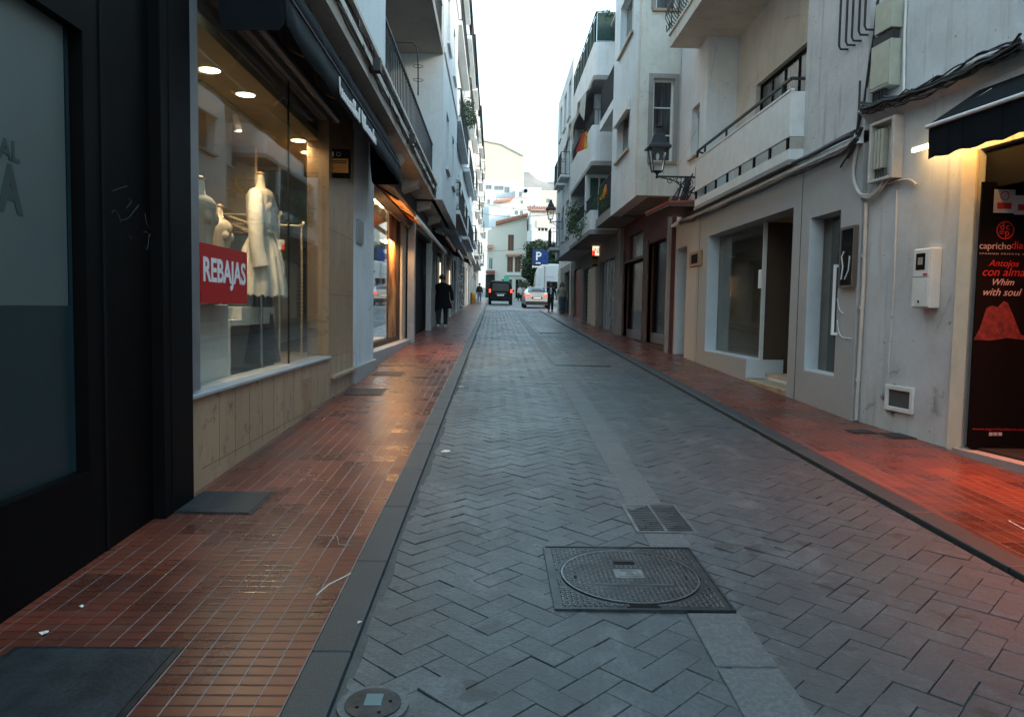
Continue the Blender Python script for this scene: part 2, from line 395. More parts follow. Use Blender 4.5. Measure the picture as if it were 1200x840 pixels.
def blocks():
    m = MB(); W = .122; rnd = random.Random(11); c45 = math.sqrt(.5)
    gap = .004; Y0, Y1 = 1.4, 47
    def clipx(poly, lo, hi):
        for sgn, lim in ((1, lo), (-1, -hi)):
            out = []
            for a, b in zip(poly, poly[1:] + poly[:1]):
                ia, ib = sgn*a[0] >= lim, sgn*b[0] >= lim
                if ia: out.append(a)
                if ia != ib:
                    t = (lim/sgn - a[0])/(b[0]-a[0]); out.append((lim/sgn, a[1]+(b[1]-a[1])*t))
            poly = out
            if len(poly) < 3: return None
        return poly
    R = int(50/W)
    for i in range(-40, R):
        for j in range(-R, R):
            tt = (i - j) % 4
            if tt == 0: u0, v0, u1, v1 = i, j, i+2, j+1
            elif tt == 3: u0, v0, u1, v1 = i, j, i+1, j+2
            else: continue
            cu, cv = (u0+u1)/2*W, (v0+v1)/2*W
            x, y = (cu - cv)*c45, (cu + cv)*c45
            if not (XL_K-.2 < x < XR_K+.2 and Y0 < y < Y1): continue
            g2 = .0007 + (rnd.uniform(0, .0036) if rnd.random() < .22 else rnd.uniform(0, .0008))
            hu, hv = (u1-u0)*W/2 - g2, (v1-v0)*W/2 - g2
            bev = .0016
            far = y > 20
            jx, jy = rnd.uniform(-.0015,.0015), rnd.uniform(-.0015,.0015)
            def ring(k):
                return [((cu+a*(hu-k) - (cv+b*(hv-k)))*c45 + jx, (cu+a*(hu-k) + cv+b*(hv-k))*c45 + jy) for a, b in ((-1,-1),(1,-1),(1,1),(-1,1))]
            top = clipx(ring(bev), XL_K+.02, XR_K-.02)
            low = clipx(ring(0), XL_K+.02, XR_K-.02)
            if not top or not low: continue
            wav = .004*sin(x*2.1+y*.9)+.003*sin(x*5-y*1.7)
            tx, ty = rnd.gauss(0,.006), rnd.gauss(0,.006); h = .022 + wav*.7 + rnd.gauss(0,.0011)
            def Z(q, dz): return gz(q[1]) + h + (q[0]-x)*tx + (q[1]-y)*ty + dz
            o = len(m.v); n = len(top)
            m.v += [(q[0], q[1], Z(q, 0)) for q in top]; m.f.append(tuple(range(o, o+n))); m.sm.append(False)
            if len(low) == n:
                m.v += [(q[0], q[1], Z(q, -.003)) for q in low] + [(q[0], q[1], gz(q[1])+.0) for q in low]
                for k in range(n):
                    k2 = (k+1) % n
                    m.f.append((o+k, o+k2, o+n+k2, o+n+k)); m.sm.append(False)
                    m.f.append((o+n+k, o+n+k2, o+2*n+k2, o+2*n+k)); m.sm.append(False)
    return tag(m.build('road', M['block']), kind='structure')
blocks()
# --- concrete strip of long slabs down the road
t = NT('strip_concrete'); g = t.n('ShaderNodeNewGeometry'); p = g.outputs['Position']
c = t.mix(g.outputs['Random Per Island'], (.125,.14,.148), (.145,.16,.168)); c = t.mix(t.math('MULTIPLY', t.noise(p, 4, 6, .7), .6), c, (.06,.07,.076))
c = t.mix(t.math('MULTIPLY', t.ramp(t.noise(p, 45, 4, .8), (.45,1), (.6,0)), .5), c, (.03,.036,.04)); M['strip'] = t.pbr(c, .55, nrm=t.bump(t.noise(p, 50, 4), .7, .005))
m = MB(); y = 1.4; rr = random.Random(5)
while y < 46:
    y2 = y + .48
    if not (3.0 < y + .24 < 4.40 or 4.40 < y + .2 < 5.3):
        a, b = strip_x(y+.004), strip_x(y2-.004); dz = .026 + rr.uniform(-.001, .002); w = .125
        v = [(a-w,y+.004,gz(y)), (a+w,y+.004,gz(y)), (b+w,y2-.004,gz(y2)), (b-w,y2-.004,gz(y2))]
        m.hexa(v + [(q[0], q[1], q[2]+dz) for q in v])
    y = y2
for ya, yb_ in ((1.02*0+2.84+.02, 3.34), (4.21, 4.455), (5.075, 5.3)):
    a, b = strip_x(ya), strip_x(yb_); w = .125; v = [(a-w,ya,gz(ya)), (a+w,ya,gz(ya)), (b+w,yb_,gz(yb_)), (b-w,yb_,gz(yb_))]; m.hexa(v + [(q[0], q[1], q[2]+.0265) for q in v])
tag(m.build('concrete_strip', M['strip'], bevel=.004), kind='structure')
# --- kerbs: granite lengths
t = NT('kerb_granite'); g = t.n('ShaderNodeNewGeometry'); p = g.outputs['Position']
c = t.mix(g.outputs['Random Per Island'], (.016,.022,.027), (.024,.032,.038)); c = t.mix(t.math('MULTIPLY', t.ramp(t.noise(p, 120, 3, .8), (.5,0), (.65,1)), .5), c, (.07,.078,.085))
c = t.mix(t.math('MULTIPLY', t.ramp(t.noise(p, 3, 6, .7), (.45,0), (.7,1)), .5), c, (.045,.048,.05))
M['kerb'] = t.pbr(c, .5, nrm=t.bump(t.noise(p, 80, 4), .35, .003))
def kerb(x0, x1, ya, yb, h):
    m = MB(); y = ya
    while y < yb:
        y2 = min(y + .98, yb); d = random.uniform(-.001,.001)
        v = [(x0,y+.003,gz(y)-.1), (x1,y+.003,gz(y)-.1), (x1,y2-.003,gz(y2)-.1), (x0,y2-.003,gz(y2)-.1)]
        m.hexa(v + [(q[0], q[1], q[2]+.1+h+d) for q in v]); y = y2
    return tag(m.build('kerb', M['kerb'], bevel=.008, seg=2), kind='structure')
KH = .055
kerb(-.70, XL_K, -2, 84, KH); kerb(XR_K, 2.95, -2, 46.5, KH)
# --- gutter mortar line along the kerb
t = NT('gutter_mortar'); M['gutter'] = t.pbr(t.mix(t.noise(t.pos(), 9, 6, .7), (.04,.042,.042), (.12,.12,.115)), .9, nrm=t.bump(t.noise(t.pos(), 30, 5), .8, .01))
def gutter(x0, x1):
    m = MB(); y = 1.2; r = random.Random(int(abs(x0)*100)); pv = None
    while y < 46:
        w = (x1-x0)*r.uniform(.5, 1.25); a = (x0, y) if x0 < 0 else (x1-w, y); b = (x0+w, y) if x0 < 0 else (x1, y)
        cur = [(a[0], y, gz(y)+.024), (b[0], y, gz(y)+.0235)]
        if pv: m.quad(pv[0], pv[1], cur[1], cur[0])
        pv = cur; y += r.uniform(.06, .2)
    return tag(m.build('gutter', M['gutter']), kind='structure')
gutter(XL_K, XL_K+.05); pass
# --- sidewalks
t = NT('red_tile'); p = t.pos(); xs, ys, _ = t.sep(p)
TX, TY = .1, .068
fx = t.math('FRACT', t.math('DIVIDE', xs, TX)); fy = t.math('FRACT', t.math('DIVIDE', ys, TY))
ix = t.math('FLOOR', t.math('DIVIDE', xs, TX)); iy = t.math('FLOOR', t.math('DIVIDE', ys, TY*3))
wn = t.n('ShaderNodeTexWhiteNoise', noise_dimensions='2D'); t.l(t.comb(t.math('FLOOR', t.math('DIVIDE', ix, 2)), iy), wn.inputs['Vector']); rnd_t = wn.outputs['Value']
wn2 = t.n('ShaderNodeTexWhiteNoise', noise_dimensions='2D'); t.l(t.comb(ix, t.math('FLOOR', t.math('DIVIDE', ys, TY))), wn2.inputs['Vector'])
ex = t.math('MULTIPLY', t.math('MINIMUM', fx, t.math('SUBTRACT', 1.0, fx)), TX); ey = t.math('MULTIPLY', t.math('MINIMUM', fy, t.math('SUBTRACT', 1.0, fy)), TY)
jx = t.ramp(ex, (.0018, 1), (.0036, 0)); jy = t.ramp(ey, (.0026, 1), (.0052, 0))
n1 = t.noise(p, .9, 6, .6); n2 = t.noise(p, 6, 6, .75); n3 = t.noise(p, 50, 4)
c = t.mix(rnd_t, (.10,.018,.009), (.205,.040,.019)); c = t.mix(t.math('MULTIPLY', wn2.outputs['Value'], .35), c, (.12,.032,.018))
c = t.mix(t.math('MULTIPLY', t.ramp(n1, (.40,0), (.66,1)), .5), c, (.065,.036,.028))
c = t.mix(t.math('MULTIPLY', t.ramp(n2, (.52,0), (.75,1)), .45), c, (.16,.085,.06))
bn = t.n('ShaderNodeTexWhiteNoise', noise_dimensions='2D'); t.l(t.comb(t.math('FLOOR', t.math('DIVIDE', xs, .4)), t.math('FLOOR', t.math('DIVIDE', ys, .612))), bn.inputs['Vector'])
c = t.mix(t.ramp(bn.outputs['Value'], (.80, 0), (.81, .5)), c, (.23,.060,.032)); c = t.mix(t.ramp(bn.outputs['Value'], (.14, .45), (.15, 0)), c, (.075,.03,.022))
edge_ch = t.math('MULTIPLY', t.ramp(t.noise(p, 38, 5, .8), (.60,0), (.68,1)), .7); c = t.mix(edge_ch, c, (.08,.05,.042))
jm = t.math('MULTIPLY', jx, t.ramp(t.noise(p, 2.3, 4), (.35,.15), (.6,.9)))
c = t.mix(t.math('MULTIPLY', jy, .92), c, (.030,.022,.020)); c = t.mix(jm, c, (.30,.275,.28))
hgt = t.math('SUBTRACT', t.math('ADD', t.math('MULTIPLY', rnd_t, .6), t.math('MULTIPLY', n3, .2)), t.math('MULTIPLY', t.math('MAXIMUM', jx, jy), .9))
rr_ = t.math('ADD', t.math('MULTIPLY', t.ramp(n2, (.3,0), (.8,1)), .14), t.math('ADD', .20, t.math('MULTIPLY', rnd_t, .12)))
M['tile'] = t.pbr(c, rr_, nrm=t.bump(hgt, .5, .0035), spec=.4)
patch('pavement', M['tile'], -2.35, -.70, -2, 84, .05, 6)
patch('pavement', M['tile'], 2.95, 4.6, -2, 46.5, .05, 6)
# plaza beyond the corner and the street floor further up
t = NT('plaza_paving'); p = t.pos(); M['plaza'] = t.pbr(t.mix(t.noise(p, 1.2, 7, .7), (.11,.12,.125), (.2,.205,.205)), .5, nrm=t.bump(t.noise(p, 14, 5), .4, .01))
patch('plaza', M['plaza'], XL_K, 40, 46.5, 100, .002, 4)
patch('plaza', M['plaza'], -60, -.7, 84.2, 100, .004, 2)
# ------------------------------------------------------------------ iron covers
t = NT('cast_iron'); p = t.pos(); M['cast'] = t.pbr(t.mix(t.ramp(t.noise(p, 9, 6, .7), (.35,0), (.7,1)), (.025,.028,.032), (.075,.08,.085)), .42, .75, nrm=t.bump(t.noise(p, 60, 4), .3, .003))
t = NT('cast_worn'); p = t.pos(); M['cast_worn'] = t.pbr(t.mix(t.ramp(t.noise(p, 7, 6, .7), (.35,0), (.7,1)), (.15,.155,.16), (.32,.325,.33)), .36, .8)
def G3(x, y, dz): return (x, y, gz(y)+dz)
def gbox(m, x0, x1, y0, y1, z0, z1):
    return m.hexa([G3(x0,y0,z0),G3(x1,y0,z0),G3(x1,y1,z0),G3(x0,y1,z0),G3(x0,y0,z1),G3(x1,y0,z1),G3(x1,y1,z1),G3(x0,y1,z1)])
MZ = .029
mx, my = .72, 3.775; hs = .42
man = thing('manhole_cover', 'large square cast iron manhole cover with a round lid in the road', 'manhole cover', (mx, my, gz(my)))
m = MB(); n = 48; Rl = .36
ring_in = [(mx+Rl*cos(2*pi*k/n), my+Rl*sin(2*pi*k/n)) for k in range(n)]
ring_out = []
for k in range(n):
    a = 2*pi*k/n; s = hs/max(abs(cos(a)), abs(sin(a))); ring_out.append((mx+s*cos(a), my+s*sin(a)))
for k in range(n):
    k2 = (k+1) % n
    m.quad(G3(*ring_in[k],MZ), G3(*ring_out[k],MZ), G3(*ring_out[k2],MZ), G3(*ring_in[k2],MZ))
    m.quad(G3(*ring_in[k],MZ-.03), G3(*ring_in[k],MZ), G3(*ring_in[k2],MZ), G3(*ring_in[k2],MZ-.03))
    m.quad(G3(*ring_out[k],MZ), G3(*ring_out[k],0), G3(*ring_out[k2],0), G3(*ring_out[k2],MZ))
for a, b in ((-1,0),(1,0),(0,-1),(0,1)):
    w = .012
    if a: gbox(m, mx+a*(hs-w), mx+a*hs, my-hs, my+hs, MZ, MZ+.005)
    else: gbox(m, mx-hs+w, mx+hs-w, my+b*(hs-w), my+b*hs, MZ, MZ+.005)
fr = m.build('frame', M['cast'], man)
m = MB(); r2_ = Rl-.006
m.add([G3(mx+r2_*cos(2*pi*k/n), my+r2_*sin(2*pi*k/n), MZ+.001) for k in range(n)], [tuple(range(n))])
lid = m.build('lid', M['cast'], man)
mt, ml = MB(), MB(); st = .0255
for i in range(-17, 18):
    for j in range(-17, 18):
        x = mx + i*st*.97; y = my + j*st*.97; r = math.hypot(x-mx, y-my)
        if abs(x-mx) > hs-.03 or abs(y-my) > hs-.03: continue
        if abs(r-Rl) < .018: continue
        if abs(x-mx) < .085 and -.05 < y-my < .08: continue
        if abs(x-mx) < .07 and .13 < y-my < .21: continue
        if abs(x-mx) < .22 and -.165 < y-my < -.10: continue
        L, w = .0125, .0052
        tgt = ml if r < Rl else mt; d = 1 if (i+j) % 2 else -1; a = d*pi/4
        c_, s_ = cos(a), sin(a)
        q = [(x+c_*p1-s_*p2, y+s_*p1+c_*p2) for p1, p2 in ((-L,0),(0,-w),(L,0),(0,w))]
        b = [G3(*qq, MZ+.0012) for qq in q]; tp = [G3(x+(qq[0]-x)*.7, y+(qq[1]-y)*.7, MZ+.0058) for qq in q]
        tgt.hexa(b + tp)
mt.build('tread_pattern', M['cast_worn'], fr); ml.build('tread_pattern', M['cast_worn'], lid)
m = MB(); n = 48
for ra, rb in ((.345,.352),):
    for k in range(n):
        a0, a1 = 2*pi*k/n, 2*pi*(k+1)/n
        m.hexa([G3(mx+r*cos(a), my+r*sin(a), dz) for dz in (MZ+.001, MZ+.006) for r, a in ((ra,a0),(rb,a0),(rb,a1),(ra,a1))])
gbox(m, mx-.075, mx+.075, my-.04, my+.075, MZ+.0012, MZ+.004)
for q in ((-.055,-.045,-.025,.06),(.045,.055,-.025,.06),(-.045,.045,-.025,-.015),(-.045,.045,.05,.06),(-.02,.02,0,.008),(-.02,.02,.025,.033),(-.02,-.012,.008,.025)):
    gbox(m, mx+q[0], mx+q[1], my+q[2], my+q[3], MZ+.004, MZ+.008)
gbox(m, mx-.2, mx+.2, my-.125, my-.12, MZ+.001, MZ+.005)
m.build('raised_badge', M['cast_worn'], lid)
m = MB(); gbox(m, mx-.055, mx+.055, my+.145, my+.195, MZ+.0012, MZ+.0016); gbox(m, mx-.08, mx+.08, my-.395, my-.355, MZ+.0012, MZ+.0018)
gbox(m, mx-.3, mx-.27, my-.05, my-.01, MZ+.0012, MZ+.0018); gbox(m, mx+.27, mx+.3, my-.05, my-.01, MZ+.0012, MZ+.0018)
each(m, 'lifting_slot', M['black_matte'], lid)
# drain grate
gx0, gx1, gy0, gy1 = .89, 1.265, 4.47, 5.06
gr = thing('drain_grate', 'rectangular slotted iron drain grate just beyond the manhole cover', 'drain grate', ((gx0+gx1)/2, (gy0+gy1)/2, gz(4.76)))
m = MB(); f = .022
gbox(m, gx0, gx1, gy0, gy0+f, 0, MZ); gbox(m, gx0, gx1, gy1-f, gy1, 0, MZ); gbox(m, gx0, gx0+f, gy0+f, gy1-f, 0, MZ); gbox(m, gx1-f, gx1, gy0+f, gy1-f, 0, MZ)
gbox(m, (gx0+gx1)/2-.009, (gx0+gx1)/2+.009, gy0+f, gy1-f, .012, MZ-.001)
m.build('frame', M['cast_worn'], gr)
m = MB(); gbox(m, gx0+f, gx1-f, gy0+f, gy1-f, .0045, .006); m.build('pit', M['black_matte'], gr)
m = MB(); k = 14
for i in range(1, k):
    y = gy0+f + (gy1-gy0-2*f)*i/k; gbox(m, gx0+f, gx1-f, y-.0075, y+.0075, .014, MZ-.003)
m.build('slat', simple('slat_iron', (.07,.073,.078), .45, .6, var=.4, scale=9), gr)
# far grates and covers in the road
def road_plate(px0, px1, py0, py1, label, slats=6):
    a = onG(px0, py1); b = onG(px1, py0); x0, x1, y0, y1 = a[0], max(b[0], a[0]+.4), a[1], b[1]
    o = thing('drain_grate', label, 'drain grate', (x0, y0, gz(y0)))
    m = MB(); gbox(m, x0, x1, y0, y1, 0, .036); m.build('frame', M['cast'], o)
    m = MB()
    for i in range(slats):
        y = y0 + (y1-y0)*(i+.5)/slats; gbox(m, x0+.04, x1-.04, y-(y1-y0)*.02, y+(y1-y0)*.02, .036, .042)
    m.build('slat', M['cast_worn'], o)
road_plate(650, 702, 421, 430, 'flat iron grate set in the road beside the pale strip, middle distance')
road_plate(632, 650, 386, 391, 'small dark iron grate in the road, farthest one, short of the white car')
# round water meter cover by the left kerb
cx_, cy_ = onG(437, 836)
wm = thing('meter_cover', 'small round water meter cover with a grey rectangular badge beside the left kerb', 'meter cover', (cx_, cy_, gz(cy_)))
m = MB(); n = 28
def gdisc(m, cx, cy, r, z0, z1, n=28):
    return m.loft([[G3(cx+r*cos(2*pi*k/n), cy+r*sin(2*pi*k/n), z) for k in range(n)] for z in (z0, z1)], True, False)
gdisc(m, cx_, cy_, .125, 0, .036); m.build('collar', M['strip'], wm)
m = MB(); gdisc(m, cx_, cy_, .098, .036, .041); m.build('lid', M['cast'], wm)
m = MB(); gbox(m, cx_-.03, cx_+.03, cy_-.02, cy_+.055, .041, .043); m.build('badge', simple('badge_teal', (.10,.17,.18), .4), wm)
m = MB(); [gdisc(m, cx_+a, cy_+b, .007, .0412, .0425, 8) for a, b in ((-.05,-.03),(.06,.01),(.03,-.06))]; each(m, 'bolt', M['black_matte'], wm)
# plates in the pavements
M['plate'] = simple('plate_dark', (.016,.019,.022), .6, .1, var=.5, scale=6, bump=.9)
def plate(pts, label, frame=True):
    q = [onG(x, y, .05) for x, y in pts]; x0 = min(a[0] for a in q); x1 = max(a[0] for a in q); y0 = min(a[1] for a in q); y1 = max(a[1] for a in q)
    o = thing('utility_cover', label, 'utility cover', (x0, y0, gz(y0)), 'utility covers set in the tiled pavements')
    m = MB(); gbox(m, x0, x1, y0, y1, .05, .056); m.build('frame', M['cast'], o)
    m = MB(); gbox(m, x0+.02, x1-.02, y0+.014, y1-.014, .0565, .0595); m.build('lid', M['plate'], o); return o
o = thing('utility_cover', 'large dark square cover in the red tiles at the near left corner', 'utility cover', (-1.85, 2.35, gz(2.6)), 'utility covers set in the tiled pavements')
m = MB(); gbox(m, -1.86, -1.205, 2.3, 2.92, .05, .056); m.build('frame', M['cast'], o)
m = MB(); gbox(m, -1.835, -1.23, 2.325, 2.895, .0565, .0600); m.build('lid', M['plate'], o)
plate([(236,602),(296,602),(236,577),(312,577)], 'dark rectangular cover in the red tiles at the foot of the black pillar')
plate([(405,463),(446,463),(412,456),(455,456)], 'dark cover in the left pavement beside the pale marble base')
plate([(434,440),(470,440),(440,436),(476,436)], 'thin dark cover in the left pavement before the glowing doorway')
plate([(1045,514),(1080,514),(1050,508),(1070,508)], 'small dark cover in the right pavement near the white wall')
plate([(1000,508),(1018,508),(1002,504),(1018,504)], 'tiny dark cover against the foot of the beige pipe')
plate([(790,412),(812,412),(780,408),(800,408)], 'narrow dark cover in the right pavement by the narrow doorway')
# slot drain before the lit shop
q0, q1 = onG(431, 428, .05), onG(495, 422, .05)
m = MB(); gbox(m, -2.02, q1[0], q0[1], q0[1]+.16, .05, .058)
tag(m.build('slot_drain', M['cast']), 'long dark slotted drain crossing the left pavement', 'drain')
# litter
paper = simple('paper', (.7,.68,.62), .8); rr = random.Random(21)
def scrap(x, y, s, label, dz, grp='scraps of pale litter on the ground', mat=paper):
    m = MB(); k = 7; vs = [G3(x+s*rr.uniform(.5,1)*cos(2*pi*i/k)*1.3, y+s*rr.uniform(.5,1)*sin(2*pi*i/k), dz+rr.uniform(.002,.012)) for i in range(k)]
    vs.append(G3(x, y, dz+.012)); m.add(vs, [(i, (i+1) % k, k) for i in range(k)]); o = m.build('litter_scrap', mat); s_ = o.modifiers.new('Solidify', 'SOLIDIFY'); s_.thickness = .001
    return tag(o, label, 'litter', grp)
for px, py, s, lab in ((52,743,.022,'crumpled white scrap beside the large near pavement cover'),(95,712,.012,'small white scrap near the foot of the black facade'),
    (421,731,.010,'tiny pale scrap on the tiles beside the left kerb')):
    x, y = onG(px, py, .05); scrap(x, y, s, lab, .052)
for px, py, s in ((540,456,.035),(522,534,.04),(598,404,.05),(608,378,.07),(590,383,.06),(573,399,.05),(600,389,.06),(547,440,.03),(618,404,.04),(585,394,.05)):
    x, y = onG(px, py); scrap(x, y, s, 'small pale scrap of litter lying on the grey paving blocks up the road', .036)
def stroke(pts, r, mat, name, label, cat, dz=.052, grp=None):
    q = [onG(a, b, .05) for a, b in pts]; m = MB()
    for (x0, y0), (x1, y1) in zip(q, q[1:]):
        d = Vector((x1-x0, y1-y0)); n_ = Vector((-d.y, d.x)).normalized()*r
        m.hexa([G3(x0-n_.x,y0-n_.y,.0505),G3(x0+n_.x,y0+n_.y,.0505),G3(x1+n_.x,y1+n_.y,.0505),G3(x1-n_.x,y1-n_.y,.0505),
                G3(x0-n_.x,y0-n_.y,.053),G3(x0+n_.x,y0+n_.y,.053),G3(x1+n_.x,y1+n_.y,.053),G3(x1-n_.x,y1-n_.y,.053)])
    return tag(m.build(name, mat), label, cat, grp)
chalk = simple('chalk_line', (.36,.30,.26), .8, var=.3, scale=30)
stroke([(371,697),(385,685),(395,680),(413,671)], .0022, paper, 'straw', 'thin pale straw lying on red tiles by the left kerb', 'litter')
stroke([(278,646),(305,643),(352,642)], .0015, chalk, 'scratch_line', 'faint pale scratch across the tiles below the small dark cover', 'scratch')
stroke([(372,627),(395,628),(397,638),(410,639)], .0015, chalk, 'scratch_line', 'faint stepped pale line on the tiles near the left kerb', 'scratch')
stroke([(1182,610),(1200,620)], .003, paper, 'straw', 'white strip of paper on the red lit tiles at the right edge', 'litter')
# ================================================================== FACADE KIT
def smooth(P, k=5):
    P = [Vector(p) for p in P]; out = []
    for i in range(len(P)-1):
        a, b, c, d = P[max(i-1,0)], P[i], P[i+1], P[min(i+2, len(P)-1)]
        for j in range(k):
            t = j/k; out.append(.5*((2*b) + (c-a)*t + (2*a-5*b+4*c-d)*t*t + (3*b-a-3*c+d)*t**3))
    return out + [P[-1]]
def window(f, par, u0, u1, z0, z1, rec=.12, fwd=.05, nx=2, nz=1, frame='white_paint', pane='dark_pane', sill=None, surround=None, label=None, name='window'):
    m = MB(); a, b = rec, rec+.05
    f.box(m, u0, u0+fwd, z0, z1, a, b); f.box(m, u1-fwd, u1, z0, z1, a, b)
    f.box(m, u0+fwd, u1-fwd, z0, z0+fwd, a, b); f.box(m, u0+fwd, u1-fwd, z1-fwd, z1, a, b)
    for i in range(1, nx):
        u = u0 + (u1-u0)*i/nx; f.box(m, u-fwd*.5, u+fwd*.5, z0+fwd, z1-fwd, a+.004, b-.002)
    for i in range(1, nz):
        z = z0 + (z1-z0)*i/nz
        for j in range(nx):
            ua = u0 + (u1-u0)*j/nx + fwd*(.5 if j else 1); ub = u0 + (u1-u0)*(j+1)/nx - fwd*(.5 if j < nx-1 else 1)
            f.box(m, ua+.001, ub-.001, z-.014, z+.014, a+.008, b-.006)
    w = m.build(name, M[frame], par)
    if label: w['label'] = label
    m = MB(); f.box(m, u0+fwd*.4, u1-fwd*.4, z0+fwd*.4, z1-fwd*.4, a+.02, a+.03); m.build('pane', M[pane], w)
    if sill:
        m = MB(); f.box(m, u0-.08, u1+.08, z0-.06, z0-.002, -.07, rec+.02); m.build('sill', M[sill], w)
    if surround:
        m = MB(); s_ = .1
        f.box(m, u0-s_, u0, z0, z1+s_, -.025, -.002); f.box(m, u1, u1+s_, z0, z1+s_, -.025, -.002); f.box(m, u0, u1, z1, z1+s_, -.025, -.002)
        m.build('surround', M[surround], w)
    return w
def railing(par, pts, z0, z1, sp=.11, r=.008, mat='iron', name='railing', belly=0, rail=.02):
    m = MB()
    for (xa, ya), (xb, yb) in zip(pts, pts[1:]):
        d = math.hypot(xb-xa, yb-ya); n = max(1, int(d/sp)); nx_, ny_ = (yb-ya)/d, -(xb-xa)/d
        m.bar((xa,ya,z1), (xb,yb,z1), rail*1.6, rail); m.bar((xa,ya,z0), (xb,yb,z0), rail, rail*.8)
        for i in range(n+1):
            x = xa+(xb-xa)*i/n; y = ya+(yb-ya)*i/n
            if belly:
                q = [(x+nx_*belly*b, y+ny_*belly*b, z0+(z1-z0)*h) for h, b in ((0,0),(.08,.5),(.25,1),(.42,.85),(.62,.35),(.85,.02),(1,0))]
                m.tube(q, r, 5)
            else: m.bar((x,y,z0), (x,y,z1), r*2)
    return m.build(name, M[mat], par)
def shell(par, f, u0, u1, z0, z1, depth, mat, holes=(), th=.3, name='wall', zr=None):
    """street wall with openings plus the other three walls and the roof"""
    m = MB(); f.wall(m, u0, u1, z0, z1, th, holes)
    f.box(m, u0, u0+th, z0, z1, th+.001, depth); f.box(m, u1-th, u1, z0, z1, th+.001, depth); f.box(m, u0+th, u1-th, z0, z1, depth-th, depth)
    w = m.build(name, mat, par)
    m = MB(); f.box(m, u0+.001, u1-.001, z1-.25, z1-.12, th, depth-th); m.build('roof', M['plaster_soffit'], par)
    return w
def backing(par, f, u0, u1, z0, z1, d, mat='dark_interior', name='interior_wall'):
    m = MB(); f.box(m, u0, u1, z0, z1, d, d+.05); return m.build(name, M[mat], par)
def leafclump(m, c, r, n, size, rnd, squash=1.0):
    for _ in range(n):
        while True:
            p = Vector((rnd.uniform(-1,1), rnd.uniform(-1,1), rnd.uniform(-1,1)))
            if p.length < 1: break
        p = Vector(c) + Vector((p.x*r, p.y*r, p.z*r*squash))
        a = Vector((rnd.gauss(0,1), rnd.gauss(0,1), rnd.gauss(0,1))).normalized(); b = a.orthogonal().normalized()
        b = Matrix.Rotation(rnd.uniform(0, 6.3), 3, a) @ b; cc = a.cross(b); s = size*rnd.uniform(.6, 1.3)
        m.add([p-b*s, p+cc*s*.45, p+b*s, p-cc*s*.45], [(0,1,2,3)])
# ================================================================== RIGHT SIDE
# ---- RA: near white building with the pipe and the meter boxes; its wall turns slightly away from the street
fa = Face((4.14, 8.38), (4.36-4.14, 6.70-8.38), (.992, .13))
RA = thing('white_building', 'white plastered building at the right edge with cable strewn ledge and black awning', 'building', (5, 4, 0))
uo = fa.hit(1136, 400)[0]; us = fa.hit(1119, 400)[0]
shell(RA, fa, .0, 20, -.3, 9.2, 5, M['plaster_near'], [(uo, uo+3.2, .30, 3.02), (fa.hit(1190,50)[0], 4.2, 3.95, 5.4)], th=.28)  # wall carried up and back out of view to darken the near road
m = MB(); fa.box(m, us, uo, .1, 3.02, -.03, -.002); m.build('door_surround', M['cream_paint'], RA, bevel=.004)
uw = fa.hit(1190,50)[0]; window(fa, RA, uw, 4.2, 3.95, 5.4, .1, nx=2)
# ledge with a slanted underside
zl = fa.hit(1013, 133)[1]; m = MB()
P = fa.P; m.hexa([P(.0,zl-.16,0), P(8,zl-.16,0), P(8,zl-.03,-.16), P(.0,zl-.03,-.16), P(.0,zl+.02,0), P(8,zl+.02,0), P(8,zl-.01,-.16), P(.0,zl-.01,-.16)])
m.build('ledge', M['plaster_near'], RA)
m = MB(); fa.box(m, uo+.02, uo+3.18, 2.66, 3.0, .05, .09); m.build('fascia_board', M['black_matte'], RA)
m = MB(); fa.box(m, uo+.0, uo+.05, .1, 2.66, .03, .12); fa.box(m, uo+.9, uo+3.18, .1, 2.66, 1.6, 1.64); each(m, 'door_frame', M['black_matte'], RA)
m = MB(); fa.box(m, uo, uo+3.2, .1, .31, -.12, 1.9); m.build('threshold', M['plaster_soffit'], RA)
m = MB(); fa.box(m, uo, uo+3.2, .305, .33, .02, 1.9); fa.box(m, uo-.3, uo+3.4, 3.03, 3.1, .3, 2.2); fa.box(m, uo-.25, uo-.2, .1, 3.1, .3, 2.2); m.build('entrance_recess', M['dark_interior'], RA)
# thin vertical conduits
def on(f, pts, d): return [f.P(*(lambda q: (q[0], q[1]))(f.hit(a, b, d)), d) for a, b in pts]
m = MB(); m.tube(on(fa, [(1062,0),(1060,40),(1059,112)], -.02), .014, 6); tag(m.build('drain_pipe', M['white_paint']), 'thin white pipe running down the plain upper wall above the cables', 'pipe')
m = MB(); m.tube(on(fa, [(1015,238),(1012,330),(1003,492)], -.03), .022, 8)
for y in (300, 360, 445): q = fa.P(*fa.hit(1015-(y-238)*.047, y, -.03), -.03); m.lathe([(.029,-.02),(.029,.02)], q, 10)
tag(m.build('beige_pipe', M['pipe_beige']), 'beige pipe running down the corner between grey panels and white wall', 'pipe')
m = MB(); m.tube(on(fa, [(1051,222),(1048,330),(1040,447)], -.008), .012, 6); tag(m.build('conduit', M['plaster_near']), 'thin painted conduit dropping to the small vent in the white wall', 'pipe')
